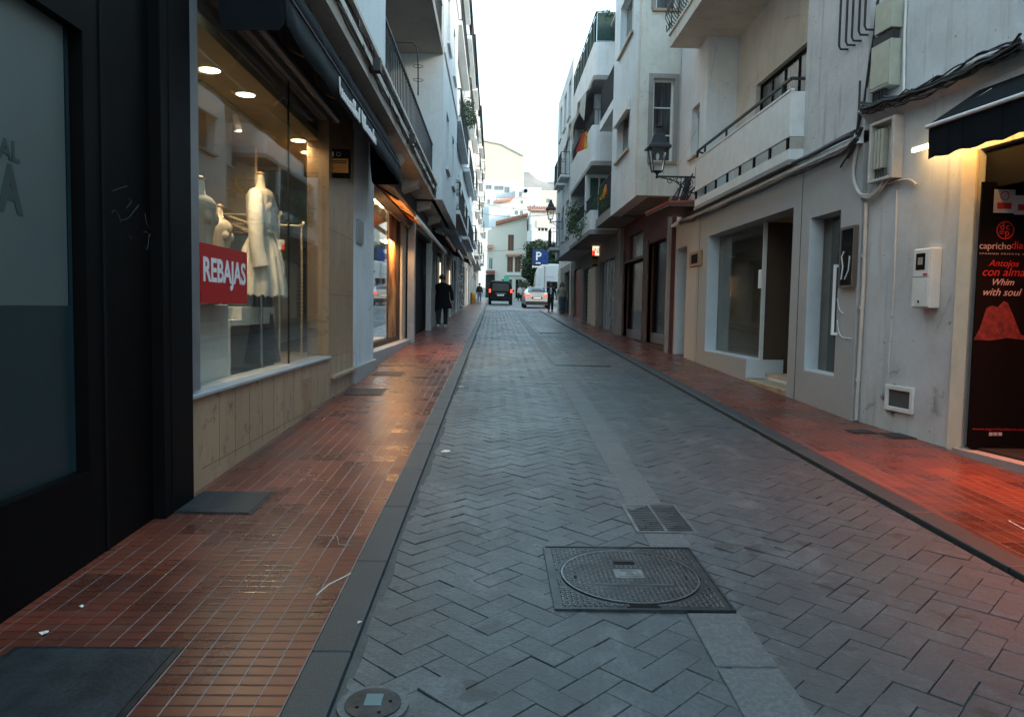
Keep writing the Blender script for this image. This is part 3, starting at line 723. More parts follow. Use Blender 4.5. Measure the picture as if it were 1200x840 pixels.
# electricity boxes
def wallbox(f, px0, py0, px1, py1, d, name, label, cat, mat, lid=True, bev=.006, grp=None):
    u0, z1 = f.hit(px0, py0, -d); u1, z0 = f.hit(px1, py1, -d); o = thing(name, label, cat, f.P((u0+u1)/2, z0, 0), grp)
    m = MB(); f.box(m, u0, u1, z0, z1, -d, -.001); m.build('case', M[mat], o, bevel=bev)
    return o, u0, u1, z0, z1
o, u0, u1, z0, z1 = wallbox(fa, 1021, 57, 1042, 99, .13, 'junction_box', 'beige junction box on the wall just above the cable bundle', 'junction box', 'meter_beige')
m = MB(); fa.box(m, u0+.02, u1-.02, z0+.03, z1-.03, -.137, -.131); m.build('cover', M['meter_beige'], o)
m = MB(); [fa.box(m, u0+.01+i*.045, u0+.03+i*.045, z0-.1, z0, -.1, -.06) for i in range(5)]; fa.box(m, u0, u1-.02, z1, z1+.1, -.11, -.03); each(m, 'cable_gland', M['cable'], o)
o, u0, u1, z0, z1 = wallbox(fa, 1026, 7, 1045, 31, .13, 'junction_box', 'small beige junction box uppermost on the wall at the top edge', 'junction box', 'meter_beige')
m = MB(); [fa.box(m, u0+.02+i*.04, u0+.045+i*.04, z0-.3, z0, -.1, -.05) for i in range(4)]; each(m, 'cable_gland', M['cable'], o)
# open fuse box under the ledge
u0, z1 = fa.hit(1021, 146, -.1); u1, z0 = fa.hit(1047, 208, -.1)
o = thing('fuse_box', 'open beige fuse cabinet with white fuse holders under the ledge', 'fuse box', fa.P((u0+u1)/2, z0, 0))
m = MB(); w = .03
fa.box(m, u0, u0+w, z0, z1, -.12, -.001); fa.box(m, u1-w*1.5, u1, z0, z1, -.12, -.001); fa.box(m, u0+w, u1-w*1.5, z0, z0+w, -.12, -.001); fa.box(m, u0+w, u1-w*1.5, z1-w, z1, -.12, -.001); fa.box(m, u0+w, u1-w, z0+w, z1-w, -.02, -.001)
m.build('case', M['pipe_beige'], o, bevel=.004)
m = MB()
for i in range(3):
    a = u0+w+.02+i*.055; fa.box(m, a, a+.035, z0+.14, z1-.08, -.09, -.021)
each(m, 'fuse_holder', M['meter_beige'], o, bevel=.004)
m = MB(); [m.tube([fa.P(u0+.05+i*.04, z0+.14, -.05), fa.P(u0+.06+i*.045, z0+.05, -.06), fa.P(u0+.07+i*.05, z0+.03, -.05)], .008, 5) for i in range(5)]; m.build('wiring', M['cable'], o)
# white meter cabinet
u0, z1 = fa.hit(1072, 292, -.12); u1, z0 = fa.hit(1088, 361, -.12)
o = thing('intercom_cabinet', 'white wall cabinet with a small dark window and a keyhole', 'cabinet', fa.P((u0+u1)/2, z0, 0))
m = MB(); fa.box(m, u0, u1, z0, z1, -.12, -.001); m.build('case', M['white_paint'], o, bevel=.01, seg=2)
zm = (z0+z1)/2
m = MB(); fa.box(m, u0+.008, u1-.008, zm+.012, z1-.012, -.135, -.121); m.build('upper_door', M['white_paint'], o, bevel=.004)
m = MB(); fa.box(m, u0+.008, u1-.008, z0+.012, zm+.006, -.135, -.121); m.build('lower_door', M['white_paint'], o, bevel=.004)
m = MB(); fa.box(m, u0+.05, u1-.06, zm+.08, z1-.05, -.138, -.1355); m.build('display_window', M['black_gloss'], o)
m = MB(); fa.box(m, u0+.08, u1-.09, zm+.13, z1-.09, -.1395, -.1382); m.build('dial', M['alu_grey'], o)
m = MB(); fa.box(m, u0+.1, u0+.12, z0+.05, z0+.075, -.138, -.1355); m.build('keyhole', M['black_matte'], o)
m = MB(); fa.box(m, u1-.08, u1-.02, zm+.02, zm+.045, -.1375, -.1352); m.build('sticker', simple('sticker_red', (.5,.03,.08)), o)
# vent hatch
u0, z1 = fa.hit(1040, 450); u1, z0 = fa.hit(1071, 486)
o = thing('vent_hatch', 'small white framed vent hatch low in the white wall above mould stain', 'vent', fa.P((u0+u1)/2, z0, 0))
m = MB(); w = .045
fa.box(m, u0, u0+w, z0, z1, -.03, -.001); fa.box(m, u1-w, u1, z0, z1, -.03, -.001); fa.box(m, u0+w, u1-w, z0, z0+w, -.03, -.001); fa.box(m, u0+w, u1-w, z1-w, z1, -.03, -.001)
m.build('frame', M['white_paint'], o, bevel=.004)
m = MB(); fa.box(m, u0+w, u1-w, z0+w, z1-w, -.008, -.0015); m.build('mesh_panel', simple('vent_dark', (.07,.07,.07), .7, scale=80, bump=.5), o)
m = MB(); [fa.box(m, u1-.012, u1+.012, z0+a, z0+a+.04, -.04, -.031) for a in (.04,.17)]; each(m, 'hinge', M['white_paint'], o)
# stains: mould at the wall's foot is in the thing itself
t = NT('mould_stain'); n = t.noise(t.pos(), 9, 8, .75)
stain = t.n('ShaderNodeBsdfDiffuse'); t.l(t.mix(n, (.02,.018,.012), (.16,.13,.10)), stain.inputs[0]); tr = t.n('ShaderNodeBsdfTransparent'); mx_ = t.n('ShaderNodeMixShader')
uvz = t.sep(t.obj()); fall = t.math('ADD', t.math('MULTIPLY', t.math('ABSOLUTE', uvz[1]), 2.2), t.math('MULTIPLY', t.math('ABSOLUTE', uvz[2]), 2.8))
t.l(t.ramp(t.math('ADD', t.math('SUBTRACT', 1.0, fall), t.math('SUBTRACT', n, .55)), (.42, 0), (.62, .8)), mx_.inputs[0])
t.l(tr.outputs[0], mx_.inputs[1]); t.l(stain.outputs[0], mx_.inputs[2]); t.l(mx_.outputs[0], t.out.inputs[0]); M['mould'] = t.m
us_, zs_ = fa.hit(1046, 500); e = thing('mould_patch', 'x', 'x', fa.P(us_, .62, 0)); 
m = MB(); m.quad(fa.P(us_-.35, .27, -.004), fa.P(us_+.45, .27, -.004), fa.P(us_+.45, .95, -.004), fa.P(us_-.35, .95, -.004))
o = m.build('mould_stain', M['mould'], e); o.parent = None; o.location = e.location.copy(); bpy.data.objects.remove(e); tag(o, 'dark mould stain on the white wall under the vent hatch', 'stain')
# lamp tube under the awning + awning
ft = Face(fa.P(0,0,-.5)[:2], fa.U, fa.N)
uL = ft.hit(1087, 168)[0]; zb = ft.hit(1089, 150)[1]; zv = ft.hit(1089, 186)[1]
aw = thing('awning', 'small black shop awning with a pale front bar at the right edge', 'awning', ft.P(uL, zb, 0))
m = MB(); P = ft.P; zt = zb + .34
m.hexa([P(uL,zb+.01,0), P(uL+5,zb+.01,0), P(uL+5,zt,.48), P(uL,zt,.48), P(uL,zb+.03,0), P(uL+5,zb+.03,0), P(uL+5,zt+.02,.48), P(uL,zt+.02,.48)])
m.build('canopy', M['awning_black'], aw)
m = MB(); pr = []
for i in range(61):
    u = uL + 5*i/60; pr.append((u, zv + .012*sin(i*1.7)))
for (a, za), (b, zb_) in zip(pr, pr[1:]): m.quad(P(a,za,.01+.004*sin(a*9)), P(b,zb_,.01+.004*sin(b*9)), P(b,zb,.004), P(a,zb,.004))
o = m.build('valance', M['awning_black'], aw); s_ = o.modifiers.new('Solidify','SOLIDIFY'); s_.thickness = .004
m = MB(); m.tube([P(uL-.01,zb+.01,-.01), P(uL+5,zb+.01,-.01)], .02, 8); m.build('front_bar', M['white_paint'], aw)
m = MB(); m.bar(P(uL+.05,zb,.02), P(uL+.25,zt-.05,.4), .03); m.bar(P(uL+4,zb,.02), P(uL+3.7,zt-.05,.4), .03); each(m, 'arm', M['alu_grey'], aw)
ua, za = fa.hit(1070, 177, -.14); lamp = thing('tube_lamp', 'short glowing tube lamp on the white wall beside the black awning', 'lamp', fa.P(ua, za, -.14))
q0 = fa.P(ua, za, -.14); q1 = fa.P(ua+.34, za+.0, -.14)
M['tube_glow'] = emit('tube_glow', (1, .62, .22), 6)
m = MB(); m.tube([q0, q1], .018, 10); m.build('tube', M['tube_glow'], lamp)
m = MB(); m.bar((q0[0],q0[1],q0[2]+.032), (q1[0],q1[1],q1[2]+.032), .05, .02); m.bar(fa.P(ua+.1,za+.03,-.14), fa.P(ua+.1,za+.03,-.001), .02); m.build('holder', M['white_paint'], lamp)
def area(name, loc, tgt, size, col, en, shape='RECTANGLE', sy=None, spread=180):
    l = bpy.data.lights.new(name, 'AREA'); l.energy = en; l.color = col; l.shape = shape; l.size = size; l.size_y = sy or size; l.spread = radians(spread)
    o = bpy.data.objects.new(name, l); COL.objects.link(o); o.location = loc
    o.rotation_euler = (Vector(tgt)-Vector(loc)).to_track_quat('-Z', 'Y').to_euler(); return o
area('awning_tube_light', fa.P(ua+.75, za+.02, -.16), fa.P(ua+.75, 0, -.1), 1.2, (1, .5, .12), 2.6, sy=.05)
# roll-up banner turned towards the camera just inside the entrance
yb = 6.62; fb = FC(yb)
bx0 = fb.hit(1141, 400)[0]; bx1 = bx0 + .95; bz0 = fb.hit(1137, 527)[1]; bz1 = fb.hit(1150, 213)[1]
ban = thing('roll_up_banner', 'tall black promotional banner with red and white lettering beside the doorway', 'banner', ((bx0+bx1)/2, yb, bz0))
t = NT('banner_print'); M['banner'] = t.pbr((.004,.003,.003), .7, spec=.06)
m = MB(); c_ = .05; pl = [(bx0+c_, bz0), (bx1-c_, bz0)] + [(bx1, bz0+c_), (bx1, bz1), (bx0, bz1), (bx0, bz0+c_), (bx0+.012, bz0+.018)]
m.prism(pl, 'y', yb, yb+.02); m.build('panel', M['banner'], ban)
m = MB(); m.box(bx0+.05, bx1-.05, yb+.022, yb+.09, bz0, bz0+.07); m.build('foot', M['alu_grey'], ban)
M['print_red'] = simple('print_red', (.30,.010,.008), .5, bump=0); M['print_white'] = simple('print_white', (.36,.31,.30), .5, bump=0)
def btext(s, px0, px1, py, mat, name, shear=0, h=None, bold=0, spacing=1.0, cut=None):
    x0, z = fb.hit(px0, py); x1 = fb.hit(px1, py)[0]
    o = text(s, .1, (x0, yb-.003, z), (1,0,0), (0,0,1), mat, name, ban, shear, .001, 'LEFT', 1, bold, spacing)
    xs_ = [v.co.x for v in o.data.vertices]; zs = [v.co.z for v in o.data.vertices]; w_ = max(xs_)-min(xs_); k = (x1-x0)/w_; kz = (h/((max(zs)-min(zs)))) if h else k
    bx = min(xs_); oz = z - wloc(ban).z
    for v in o.data.vertices: v.co.x = bx + (v.co.x-bx)*k; v.co.z = oz + (v.co.z-oz)*kz
    return o
btext('capricho', 1147, 1184, 291.5, M['print_white'], 'lettering'); btext('diario', 1184.5, 1212, 291.5, M['print_red'], 'lettering')
btext('SPANISH PRIVATE SALES', 1147, 1212, 298, M['print_white'], 'lettering', h=.014, spacing=1.3)
btext('Antojos', 1158, 1194, 312, M['print_red'], 'lettering', .35); btext('con alma', 1150, 1199, 323, M['print_red'], 'lettering', .3)
btext('Whim', 1160, 1185, 334, M['print_white'], 'lettering', .35); btext('with soul', 1150, 1195, 346, M['print_white'], 'lettering', .35)
btext('www.caprichodiario.com', 1139, 1203, 503.5, M['print_red'], 'lettering', h=.028)
# round monogram: ring with d and p
xc, zc = fb.hit(1178, 270); m = MB(); n = 32
for k in range(n):
    a0, a1 = 2*pi*k/n, 2*pi*(k+1)/n; ra, rb = .070, .080
    m.hexa([(xc+r*cos(a), y, zc+r*sin(a)) for y in (yb-.003, yb-.0005) for r, a in ((ra,a0),(rb,a0),(rb,a1),(ra,a1))])
m.build('emblem_ring', M['print_red'], ban)
for s_, dx, dz in (('d', -.052, .004), ('c', .002, .006), ('p', -.004, -.048), ('=', -.056, -.05)):
    text(s_, .085, (xc+dx, yb-.003, zc+dz), (1,0,0), (0,0,1), M['print_red'], 'emblem_letter', ban, bold=.001)
# the paper bag shape printed on it
t = NT('bag_print'); p = t.pos(); M['bag_print'] = t.pbr(t.mix(t.ramp(t.noise(p, 16, 5, .7), (.35,0), (.7,1)), (.04,.004,.003), (.20,.025,.014)), .6)  # print tones darkened, the shade of the entrance put into the colour
m = MB(); pts = [fb.hit(a, b) for a, b in ((1141,398),(1148,385),(1156,361),(1163,358),(1169,360),(1176,353),(1181,355),(1188,372),(1196,392),(1208,396),(1206,399),(1180,396),(1160,399))]
m.prism(pts, 'y', yb-.003, yb-.0005); m.build('printed_bag', M['bag_print'], ban)
for i, pxs in enumerate(((1159,1163),(1164,1168),(1169,1174))):
    a = fb.hit(pxs[0], 506.5); b = fb.hit(pxs[1], 510.5); m = MB(); m.box(a[0], b[0], yb-.003, yb-.0005, b[1], a[1]); each(m, 'social_icon', M['print_white'], ban, bevel=.002)
    text('fit'[i], .02, (a[0]+.004, yb-.005, b[1]+.004), (1,0,0), (0,0,1), M['banner'], 'icon_letter', ban)
# two paper notices pinned above
for (a, b, c, d), lab in (((1165,222,1188,250), 'small white and red printed notice above the banner lettering'), ((1189,229,1210,252), 'half seen red tinted notice at the right edge above the banner')):
    x0, z1 = fb.hit(a, b); x1, z0 = fb.hit(c, d); o = thing('paper_notice', lab, 'notice', (x0, yb-.01, z0)); m = MB(); m.box(x0, x1, yb-.008, yb-.004, z0, z1)
    m.build('sheet', M['print_white'], o); m = MB(); m.box(x0+.03, x1-.03, yb-.010, yb-.0085, z0+.035, z0+.09); m.build('printed_block', M['print_red'], o)
    if a == 1165:
        m = MB(); xx, zz = (x0+x1)/2, z1-.055
        for k in range(20):
            a0, a1 = 2*pi*k/20, 2*pi*(k+1)/20
            m.hexa([(xx+r*cos(q), y, zz+r*sin(q)) for y in (yb-.0105, yb-.0085) for r, q in ((.033,a0),(.042,a0),(.042,a1),(.033,a1))])
        m.bar((xx-.025,yb-.0095,zz-.025), (xx+.025,yb-.0095,zz+.025), .008, .002); m.build('printed_emblem', M['print_red'], o)
area('shop_red_light', fa.P(uo+1.5, 2.6, -.1), fa.P(uo+1.3, 0, -.75), 2.0, (1, .20, .055), 13, sy=.25, spread=105)
0 and area('banner_light', fa.P(uo+1.0, 2.5, .3), ((bx0+bx1)/2, yb, 1.7), .3, (1, .3, .2), .15)

# ---- RB: grey panelled shop with the recessed balcony above
f = FR(4.08); RB = thing('grey_shop_building', 'building with grey panelled shopfront and rough plastered upper floor with balcony', 'building', (6, 12, 0))
H = f.hit
gz0, gz1 = .77, 2.97
holes = [(8.87, 9.75, .77, 2.75), (10.3, 14.42, gz0, gz1), (10.3, 12.0, .42, gz1), (15.98, 16.88, .45, 2.92)]
m = MB(); f.wall(m, 8.385, 15.2, -.2, 3.42, .3, holes); m.build('panelled_shopfront', M['panel_grey'], RB)
m = MB(); f.wall(m, 15.2, 17.0, -.2, 3.42, .3, holes[3:]); m.build('entrance_wall', M['panel_warm'], RB)
m = MB()
for u in (10.02, 15.0): f.box(m, u-.006, u+.006, .2, 3.4, -.003, -.0005)
each(m, 'panel_joint', M['black_matte'], RB)
# white reveals lining the openings
m = MB()
f.box(m, 14.40, 14.419, gz0, gz1, .001, .22); f.box(m, 12.0, 14.40, gz0+.001, gz0+.02, .001, .22); f.box(m, 9.73, 9.749, .77, 2.75, .001, .18); f.box(m, 8.87, 9.73, .771, .79, .001, .18)
f.box(m, 16.86, 16.879, .45, 2.92, .001, .3); f.box(m, 11.98, 11.999, .47, .77, .002, .6)
each(m, 'reveal', M['reveal_white'], RB)
w = MB(); f.box(w, 12.0, 14.4, gz0+.02, gz1, .225, .235); w.build('shop_window', M['dark_glass'], RB)
m = MB(); f.box(m, 11.97, 12.0, gz0, gz1, .2, .26); m.build('glass_post', M['white_paint'], RB)
m = MB(); f.box(m, 8.87, 9.73, .79, 2.75, .19, .2); m.build('shop_window', M['dark_glass'], RB)
# room behind
m = MB(); f.box(m, 8.4, 15.0, -.1, .55, .31, 4); f.box(m, 8.4, 15.0, 3.1, 3.2, .31, 4); f.box(m, 8.4, 15.0, .55, 3.1, 3.9, 4); f.box(m, 8.4, 8.5, .55, 3.1, .31, 3.9); f.box(m, 14.9, 15.0, .55, 3.1, .31, 3.9)
m.build('shop_room', M['brown_interior'], RB)
m = MB(); f.box(m, 10.28, 10.31, .42, gz1, .301, 1.0); f.box(m, 12.02, 12.06, .55, gz1, .24, 1.0); f.box(m, 10.3, 12.0, .55, gz1, 1.0, 1.04); m.build('entrance_lining', simple('lining_brown', (.085,.058,.042), .6), RB)
m = MB(); f.box(m, 10.32, 12.0, .30, .46, -.015, .3); m.build('entrance_step', M['marble'], RB, bevel=.01)
m = MB(); f.box(m, 10.32, 12.0, .46, .5, .3, 1.0); m.build('entrance_floor', M['reveal_white'], RB)
m = MB(); u0, z1 = H(883+4, 323); u1, z0 = H(889+5, 349); f.box(m, 12.06, 12.2, 2.02-.1, 2.32-.1, .215, .22); m.build('notice', M['sign_white'], RB)
m = MB(); q = H(982, 310); f.box(m, 8.82, 8.85, 1.27, 2.1, -.07, -.045); f.box(m, 8.82, 8.85, 1.27, 1.30, -.045, -.001); f.box(m, 8.82, 8.85, 2.07, 2.1, -.045, -.001); m.build('pull_handle', M['sign_white'], RB)
m = MB(); m.tube(smooth(on(f, [(981,350),(984,363),(988,367)], -.004), 4), .006, 4); m.tube(smooth(on(f, [(981,375),(983,388),(987,395),(998,397)], -.004), 4), .005, 4); each(m, 'paint_scrape', M['sign_white'], RB)
m = MB(); f.box(m, 15.98, 16.86, .45, 2.92, .31, .36); m.build('door', M['black_matte'], RB)
m = MB(); f.box(m, 16.0, 16.86, .38, .47, -.03, .31); m.build('doorstep', M['marble'], RB)
# cornice
m = MB(); m.hexa([f.P(8.4,3.42,.0), f.P(17,3.42,.0), f.P(17,3.42,-.12), f.P(8.4,3.42,-.12), f.P(8.4,3.56,0), f.P(17,3.56,0), f.P(17,3.46,-.12), f.P(8.4,3.46,-.12)])
m.build('cornice', M['plaster_white'], RB)
m = MB(); m.tube([f.P(8.4+i*.3, 3.505+.006*sin(i*1.3), -.135) for i in range(26)], .028, 8); m.tube([f.P(8.4+i*.3, 3.54+.01*sin(i*.9+1), -.10) for i in range(26)], .02, 6); tag(each(m, 'cable', M['cable'], None)[0], 'thick black cable lying on the cornice edge above the grey shopfront', 'cable'); _k = [o for o in COL.objects if o.name.startswith('cable.') or o.name == 'cable']; [tag(o, 'thinner black cable lying behind the thick one on the cornice', 'cable') for o in _k if 'label' not in o]
# upper walls
m = MB(); f.wall(m, 8.385, 10.08, 3.56, 9.6, .3, ()); f.box(m, 10.08, 14.85, 7.0, 9.6, .59, .9); f.box(m, 8.385, 8.69, 3.56, 9.6, .301, 5); m.build('rough_wall', M['plaster_rough'], RB)
m = MB(); 
uw0, zw1 = f.hit(875, 97, .59); uw1 = 10.2; zw0 = f.hit(876, 146, .59)[1]
fw_ = FR(4.67)
fw_.wall(m, 10.08, 14.85, 3.5, 7.0, .25, [(10.3, 13.75, 4.55, 5.62)])
f.box(m, 10.08, 10.10, 3.6, 7, .301, .59); 
m.build('recess_wall', M['plaster_cream'], RB)
m = MB(); f.wall(m, 14.85, 16.99, 3.56, 9.6, .3, [(15.35, 15.95, 4.75, 5.75)]); f.box(m, 14.85, 15.1, 3.56, 7.0, .301, .59); f.box(m, 16.7, 16.99, 3.56, 9.6, .301, 5); f.box(m, 8.69, 16.7, 3.0, 9.6, 4.7, 5); f.box(m, 8.69, 16.7, 9.3, 9.5, .9, 4.7)
m.build('side_wall', M['plaster_white'], RB)
window(f, RB, 15.35, 15.95, 4.75, 5.75, .12, nx=1, nz=1, sill='plaster_cream')
window(fw_, RB, 10.3, 13.75, 4.55, 5.62, .08, .05, nx=6, frame='black_matte', pane='curtain_pane', label='wide black framed window at the back of the recessed balcony')
bal = MB(); f.box(bal, 10.05, 14.75, 3.86, 4.45, -.20, -.16); f.box(bal, 10.05, 14.75, 3.56, 3.70, -.20, -.16); f.box(bal, 10.05, 10.09, 3.86, 4.45, -.16, -.001); f.box(bal, 10.05, 10.09, 3.56, 3.70, -.16, -.001); f.box(bal, 14.71, 14.75, 3.56, 4.45, -.16, -.001)
f.box(bal, 10.04, 14.76, 4.45, 4.485, -.21, -.15)
b = bal.build('balcony_parapet', M['white_paint'], RB, bevel=.004)
m = MB()
for i in range(8): u = 10.12 + i*.655; f.box(m, u, u+.06, 3.70, 3.86, -.19, -.165)
m.build('slot_bar', M['black_matte'], b)
m = MB(); f.box(m, 10.05, 14.8, 3.5, 3.56, -.2, .59); m.build('balcony_floor', M['plaster_soffit'], RB)
m = MB(); zr = 4.63
m.bar(f.P(10.1,zr,-.18), f.P(14.72,zr,-.18), .035); m.bar(f.P(10.1,zr,-.18), f.P(10.1,zr,0), .035); m.bar(f.P(14.72,zr,-.18), f.P(14.72,zr-.06,0), .03); m.bar(f.P(14.72,zr+.01,-.18), f.P(14.72,zr-.3,-.18), .035)
for u in (10.4, 12.9, 14.2): m.bar(f.P(u,zr,-.18), f.P(u,4.48,-.18), .03)
m.build('handrail', M['iron'], RB)
# slab of the balcony above
m = MB(); y0, y1 = 8.9, 15.55; f.box(m, y0, y1, 6.86, 7.10, -.60, .59); f.box(m, y0-.02, y1+.02, 7.10, 7.14, -.63, .59); sl = m.build('upper_balcony', M['plaster_cream'], RB)
railing(RB, [(3.52, 8.95), (3.52, 15.5), (4.05, 15.5)], 7.2, 8.1, .13, .010, belly=-.16)
m = MB()
for z, dy in ((7.35,.0),(7.85,.0)): m.tube([(3.5,15.5,z), (3.5,15.95,z-.03), (3.5,16.02,z+.12)], .012, 6); m.bar((3.5,15.75,z-.06),(3.5,15.75,z+.12),.02)
m.build('line_hook', M['iron'], RB)
# five drooping rods over the rough wall
o = thing('window_grille', 'row of dark iron rods hanging down the rough wall near the top edge', 'grille', f.P(9.2, 5.4, -.1)); m = MB()
for (a, b) in ((983,58),(991,53),(998,48),(1006,41),(1013,35)):
    u, z = f.hit(a, b, -.1); m.tube([f.P(u, 7.5, -.1), f.P(u, z+.04, -.1), f.P(u-.0, z, -.08), f.P(u-.03, z-.01, -.001)], .013, 6)
m.build('rod', M['iron'], o)
window(f, RB, 8.6, 9.95, 7.5, 8.9, .1) if False else None
# framed notice beside the tall window
u0, z1 = H(990, 268); u1, z0 = H(1009, 338)
u0, u1 = 8.86-.0, 8.43
o = thing('meter_case', 'tall narrow dark glazed meter case with a white scrawl on grey panels', 'meter case', f.P(8.5, 1.8, 0))
m = MB(); z0, z1 = 1.82, 2.52; u0, u1 = 8.41, 8.76
f.box(m, u0, u0+.03, z0, z1, -.05, -.001); f.box(m, u1-.03, u1, z0, z1, -.05, -.001); f.box(m, u0+.03, u1-.03, z0, z0+.03, -.05, -.001); f.box(m, u0+.03, u1-.03, z1-.03, z1, -.05, -.001); m.build('frame', simple('case_frame', (.08,.075,.07), .4), o)
m = MB(); f.box(m, u0+.03, u1-.03, z0+.03, z1-.03, -.04, -.035); m.build('pane', M['dark_pane'], o)
m = MB(); m.tube([f.P(u1-.1,z0+.42,-.044), f.P(u1-.05,z0+.36,-.044), f.P(u1-.09,z0+.25,-.044), f.P(u1-.06,z0+.1,-.044)], .008, 5); m.tube([f.P(u0+.1,z0+.36,-.044), f.P(u0+.12,z0+.2,-.044), f.P(u0+.2,z0+.1,-.044)], .008, 5); each(m, 'scrawl', M['sign_white'], o)
o = MB(); f.box(o, 14.75, 15.6, 2.44, 2.74, -.05, -.001); pl_ = thing('intercom_plaque', 'beige framed intercom plaque beside the narrow doorway', 'plaque', f.P(15.2, 2.44, 0)); o.build('frame', M['marble_dark'], pl_, bevel=.01)
o = MB(); f.box(o, 14.95, 15.4, 2.50, 2.68, -.058, -.051); o.build('plate', M['black_matte'], pl_)
# ---- cables along the wall
def cable_bundle(name, label, f, pts, d, n, spread, r, seed, mat='cable', sag=.0):
    q = [f.hit(a, b, d) for a, b in pts]; rnd = random.Random(seed); m = MB()
    for k in range(n):
        oz, od = rnd.uniform(-spread, spread), rnd.uniform(-spread, 0)*.8; P_ = []
        for (ua_, za_), (ub_, zb_) in zip(q, q[1:]):
            for i in range(6):
                t_ = i/6; wz = rnd.uniform(-.008, .008); P_.append(f.P(ua_+(ub_-ua_)*t_, za_+(zb_-za_)*t_ + oz*(.6+.6*sin(3*(ua_+t_)+k)) + wz - sag*sin(pi*t_), d+od))
        P_.append(f.P(q[-1][0], q[-1][1]+oz, d+od)); m.tube(P_, r*rnd.uniform(.7, 1.3), 5)
    return tag(m.build(name, M[mat]), label, 'cables')
cable_bundle('cable_bundle', 'thick tangle of black cables lying along the ledge at upper right', fa, [(1012,128),(1040,118),(1072,108),(1110,95),(1150,75),(1200,50)], -.14, 18, .07, .010, 1, sag=.02)
cable_bundle('cable_bundle', 'black cables dropping beside the junction boxes to the ledge', fa, [(1030,0),(1026,40),(1020,75),(1014,120),(1006,150)], -.05, 6, .03, .008, 2)
cable_bundle('cable_run', 'dark cable run along the cornice above the grey shopfront', f, [(1006,162),(990,178),(950,197),(900,219),(850,241),(812,258),(797,262)], -.17, 6, .025, .018, 3)
m = MB(); ql = on(fa, [(1010,150),(1003,180),(1000,205),(1006,225),(1018,232),(1030,222),(1036,208)], -.06)
def smooth(P, k=5):
    P = [Vector(p) for p in P]; out = []
    for i in range(len(P)-1):
        a, b, c, d = P[max(i-1,0)], P[i], P[i+1], P[min(i+2, len(P)-1)]
        for j in range(k):
            t = j/k; out.append(.5*((2*b) + (c-a)*t + (2*a-5*b+4*c-d)*t*t + (3*b-a-3*c+d)*t**3))
    return out + [P[-1]]
m.tube(smooth(ql), .022, 8); m.tube(smooth(on(fa, [(1008,228),(1024,228),(1034,214),(1040,206)], -.07)), .014, 6); m.tube(smooth(on(fa, [(1010,232),(1028,226),(1038,215),(1044,207)], -.05)), .012, 6)
tag(m.build('hanging_cable', M['pipe_beige']), 'loop of thick pale cable hanging under the fuse cabinet', 'cable')
m = MB(); m.tube(smooth(on(fa, [(1036,216),(1052,212),(1066,211),(1074,217)], -.03)), .014, 6); tag(m.build('conduit', M['pipe_beige']), 'short pale curved conduit right of the fuse cabinet', 'pipe')
m = MB(); m.tube(smooth(on(f, [(1008,95),(1003,160),(985,196)], -.04)), .012, 6); m.tube(smooth(on(f, [(1010,150),(1000,172),(993,185)], -.06)), .022, 6); tag(m.build('downpipe', M['cable']), 'dark conduit in the corner between rough wall and white building', 'pipe')

# ---- RC: cream house whose upper floors jut over the pavement
RC = thing('cream_house', 'cream house with jutting upper floors over dark red framed shopfronts', 'building', (5, 20, 0))
f2 = FR(3.17); y0, y1 = 17.02, 23.9; zb_ = 4.12; ztop = 10.6
wins = [(18.25, 20.1, 5.42, 6.55), (18.1, 20.0, 8.1, 9.35)]
m = MB(); f2.wall(m, y0+.281, 20.9, zb_, ztop, .3, wins); m.build('street_wall', M['plaster_blue'], RC)
fs = FC(17.02); a, zt_ = fs.hit(766, 92); b_, zb2 = fs.hit(788, 190)
sw = [(a, b_, zb2, zt_), (a, b_, 8.2, 9.6)]
m = MB(); fs.wall(m, 3.17, 4.079, zb_, ztop, .28, sw); m.build('side_wall', M['plaster_cream'], RC)
for w_ in wins: window(f2, RC, *w_, .14, .05, nx=2, sill='marble', frame='white_paint', pane='curtain_pane')
m = MB(); f2.box(m, 18.2, 20.15, 6.32, 6.60, -.10, -.003); m.build('shutter_box', M['white_paint'], RC)
for w_ in sw: window(fs, RC, *w_, .12, .05, nx=1, nz=3, pane='curtain_pane', surround='plaster_soffit', sill='marble_dark')
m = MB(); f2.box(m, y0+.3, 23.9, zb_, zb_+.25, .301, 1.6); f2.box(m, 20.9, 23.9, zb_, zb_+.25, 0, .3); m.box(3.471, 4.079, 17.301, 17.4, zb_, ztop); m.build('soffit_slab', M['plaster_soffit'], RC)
# set-back bays with balconies at y 20.9..23.9
m = MB(); fr_ = FR(4.0); fr_.wall(m, 20.9, 23.9, zb_, ztop, .3, [(21.3, 22.6, 4.4, 6.5), (21.3, 22.6, 7.5, 9.5)]); f2.box(m, 20.6, 20.9, zb_, ztop, .301, .83); m.build('recessed_wall', M['plaster_white'], RC)
for z in (4.4, 7.5): window(fr_, RC, 21.3, 22.6, z, z+2.05, .1, .06, nx=2)
m = MB(); f2.box(m, 20.9, 23.6, 7.05, 7.3, .0, .83); each(m, 'balcony_slab', M['plaster_white'], RC)
for z in (4.37, 7.3): railing(RC, [(3.2, 20.95), (3.2, 23.55), (3.98, 23.55)], z+.05, z+.95, .11, .008)
m = MB(); f2.box(m, y0+.3, 23.9, 0, ztop-.2, 4.6, 4.9); f2.box(m, y0+.3, 23.9, ztop-.3, ztop-.2, .31, 4.6); m.build('back_and_roof', M['plaster_soffit'], RC)
m = MB(); rr2 = random.Random(31)
for i in range(9): leafclump(m, (3.12, 21.1+i*.27, 4.75+rr2.uniform(-.25,.2)), .2, 60, .035, rr2)
tag(m.build('balcony_plant', M['leaf']), 'green trailing plant on the iron balcony of the cream house', 'plant')
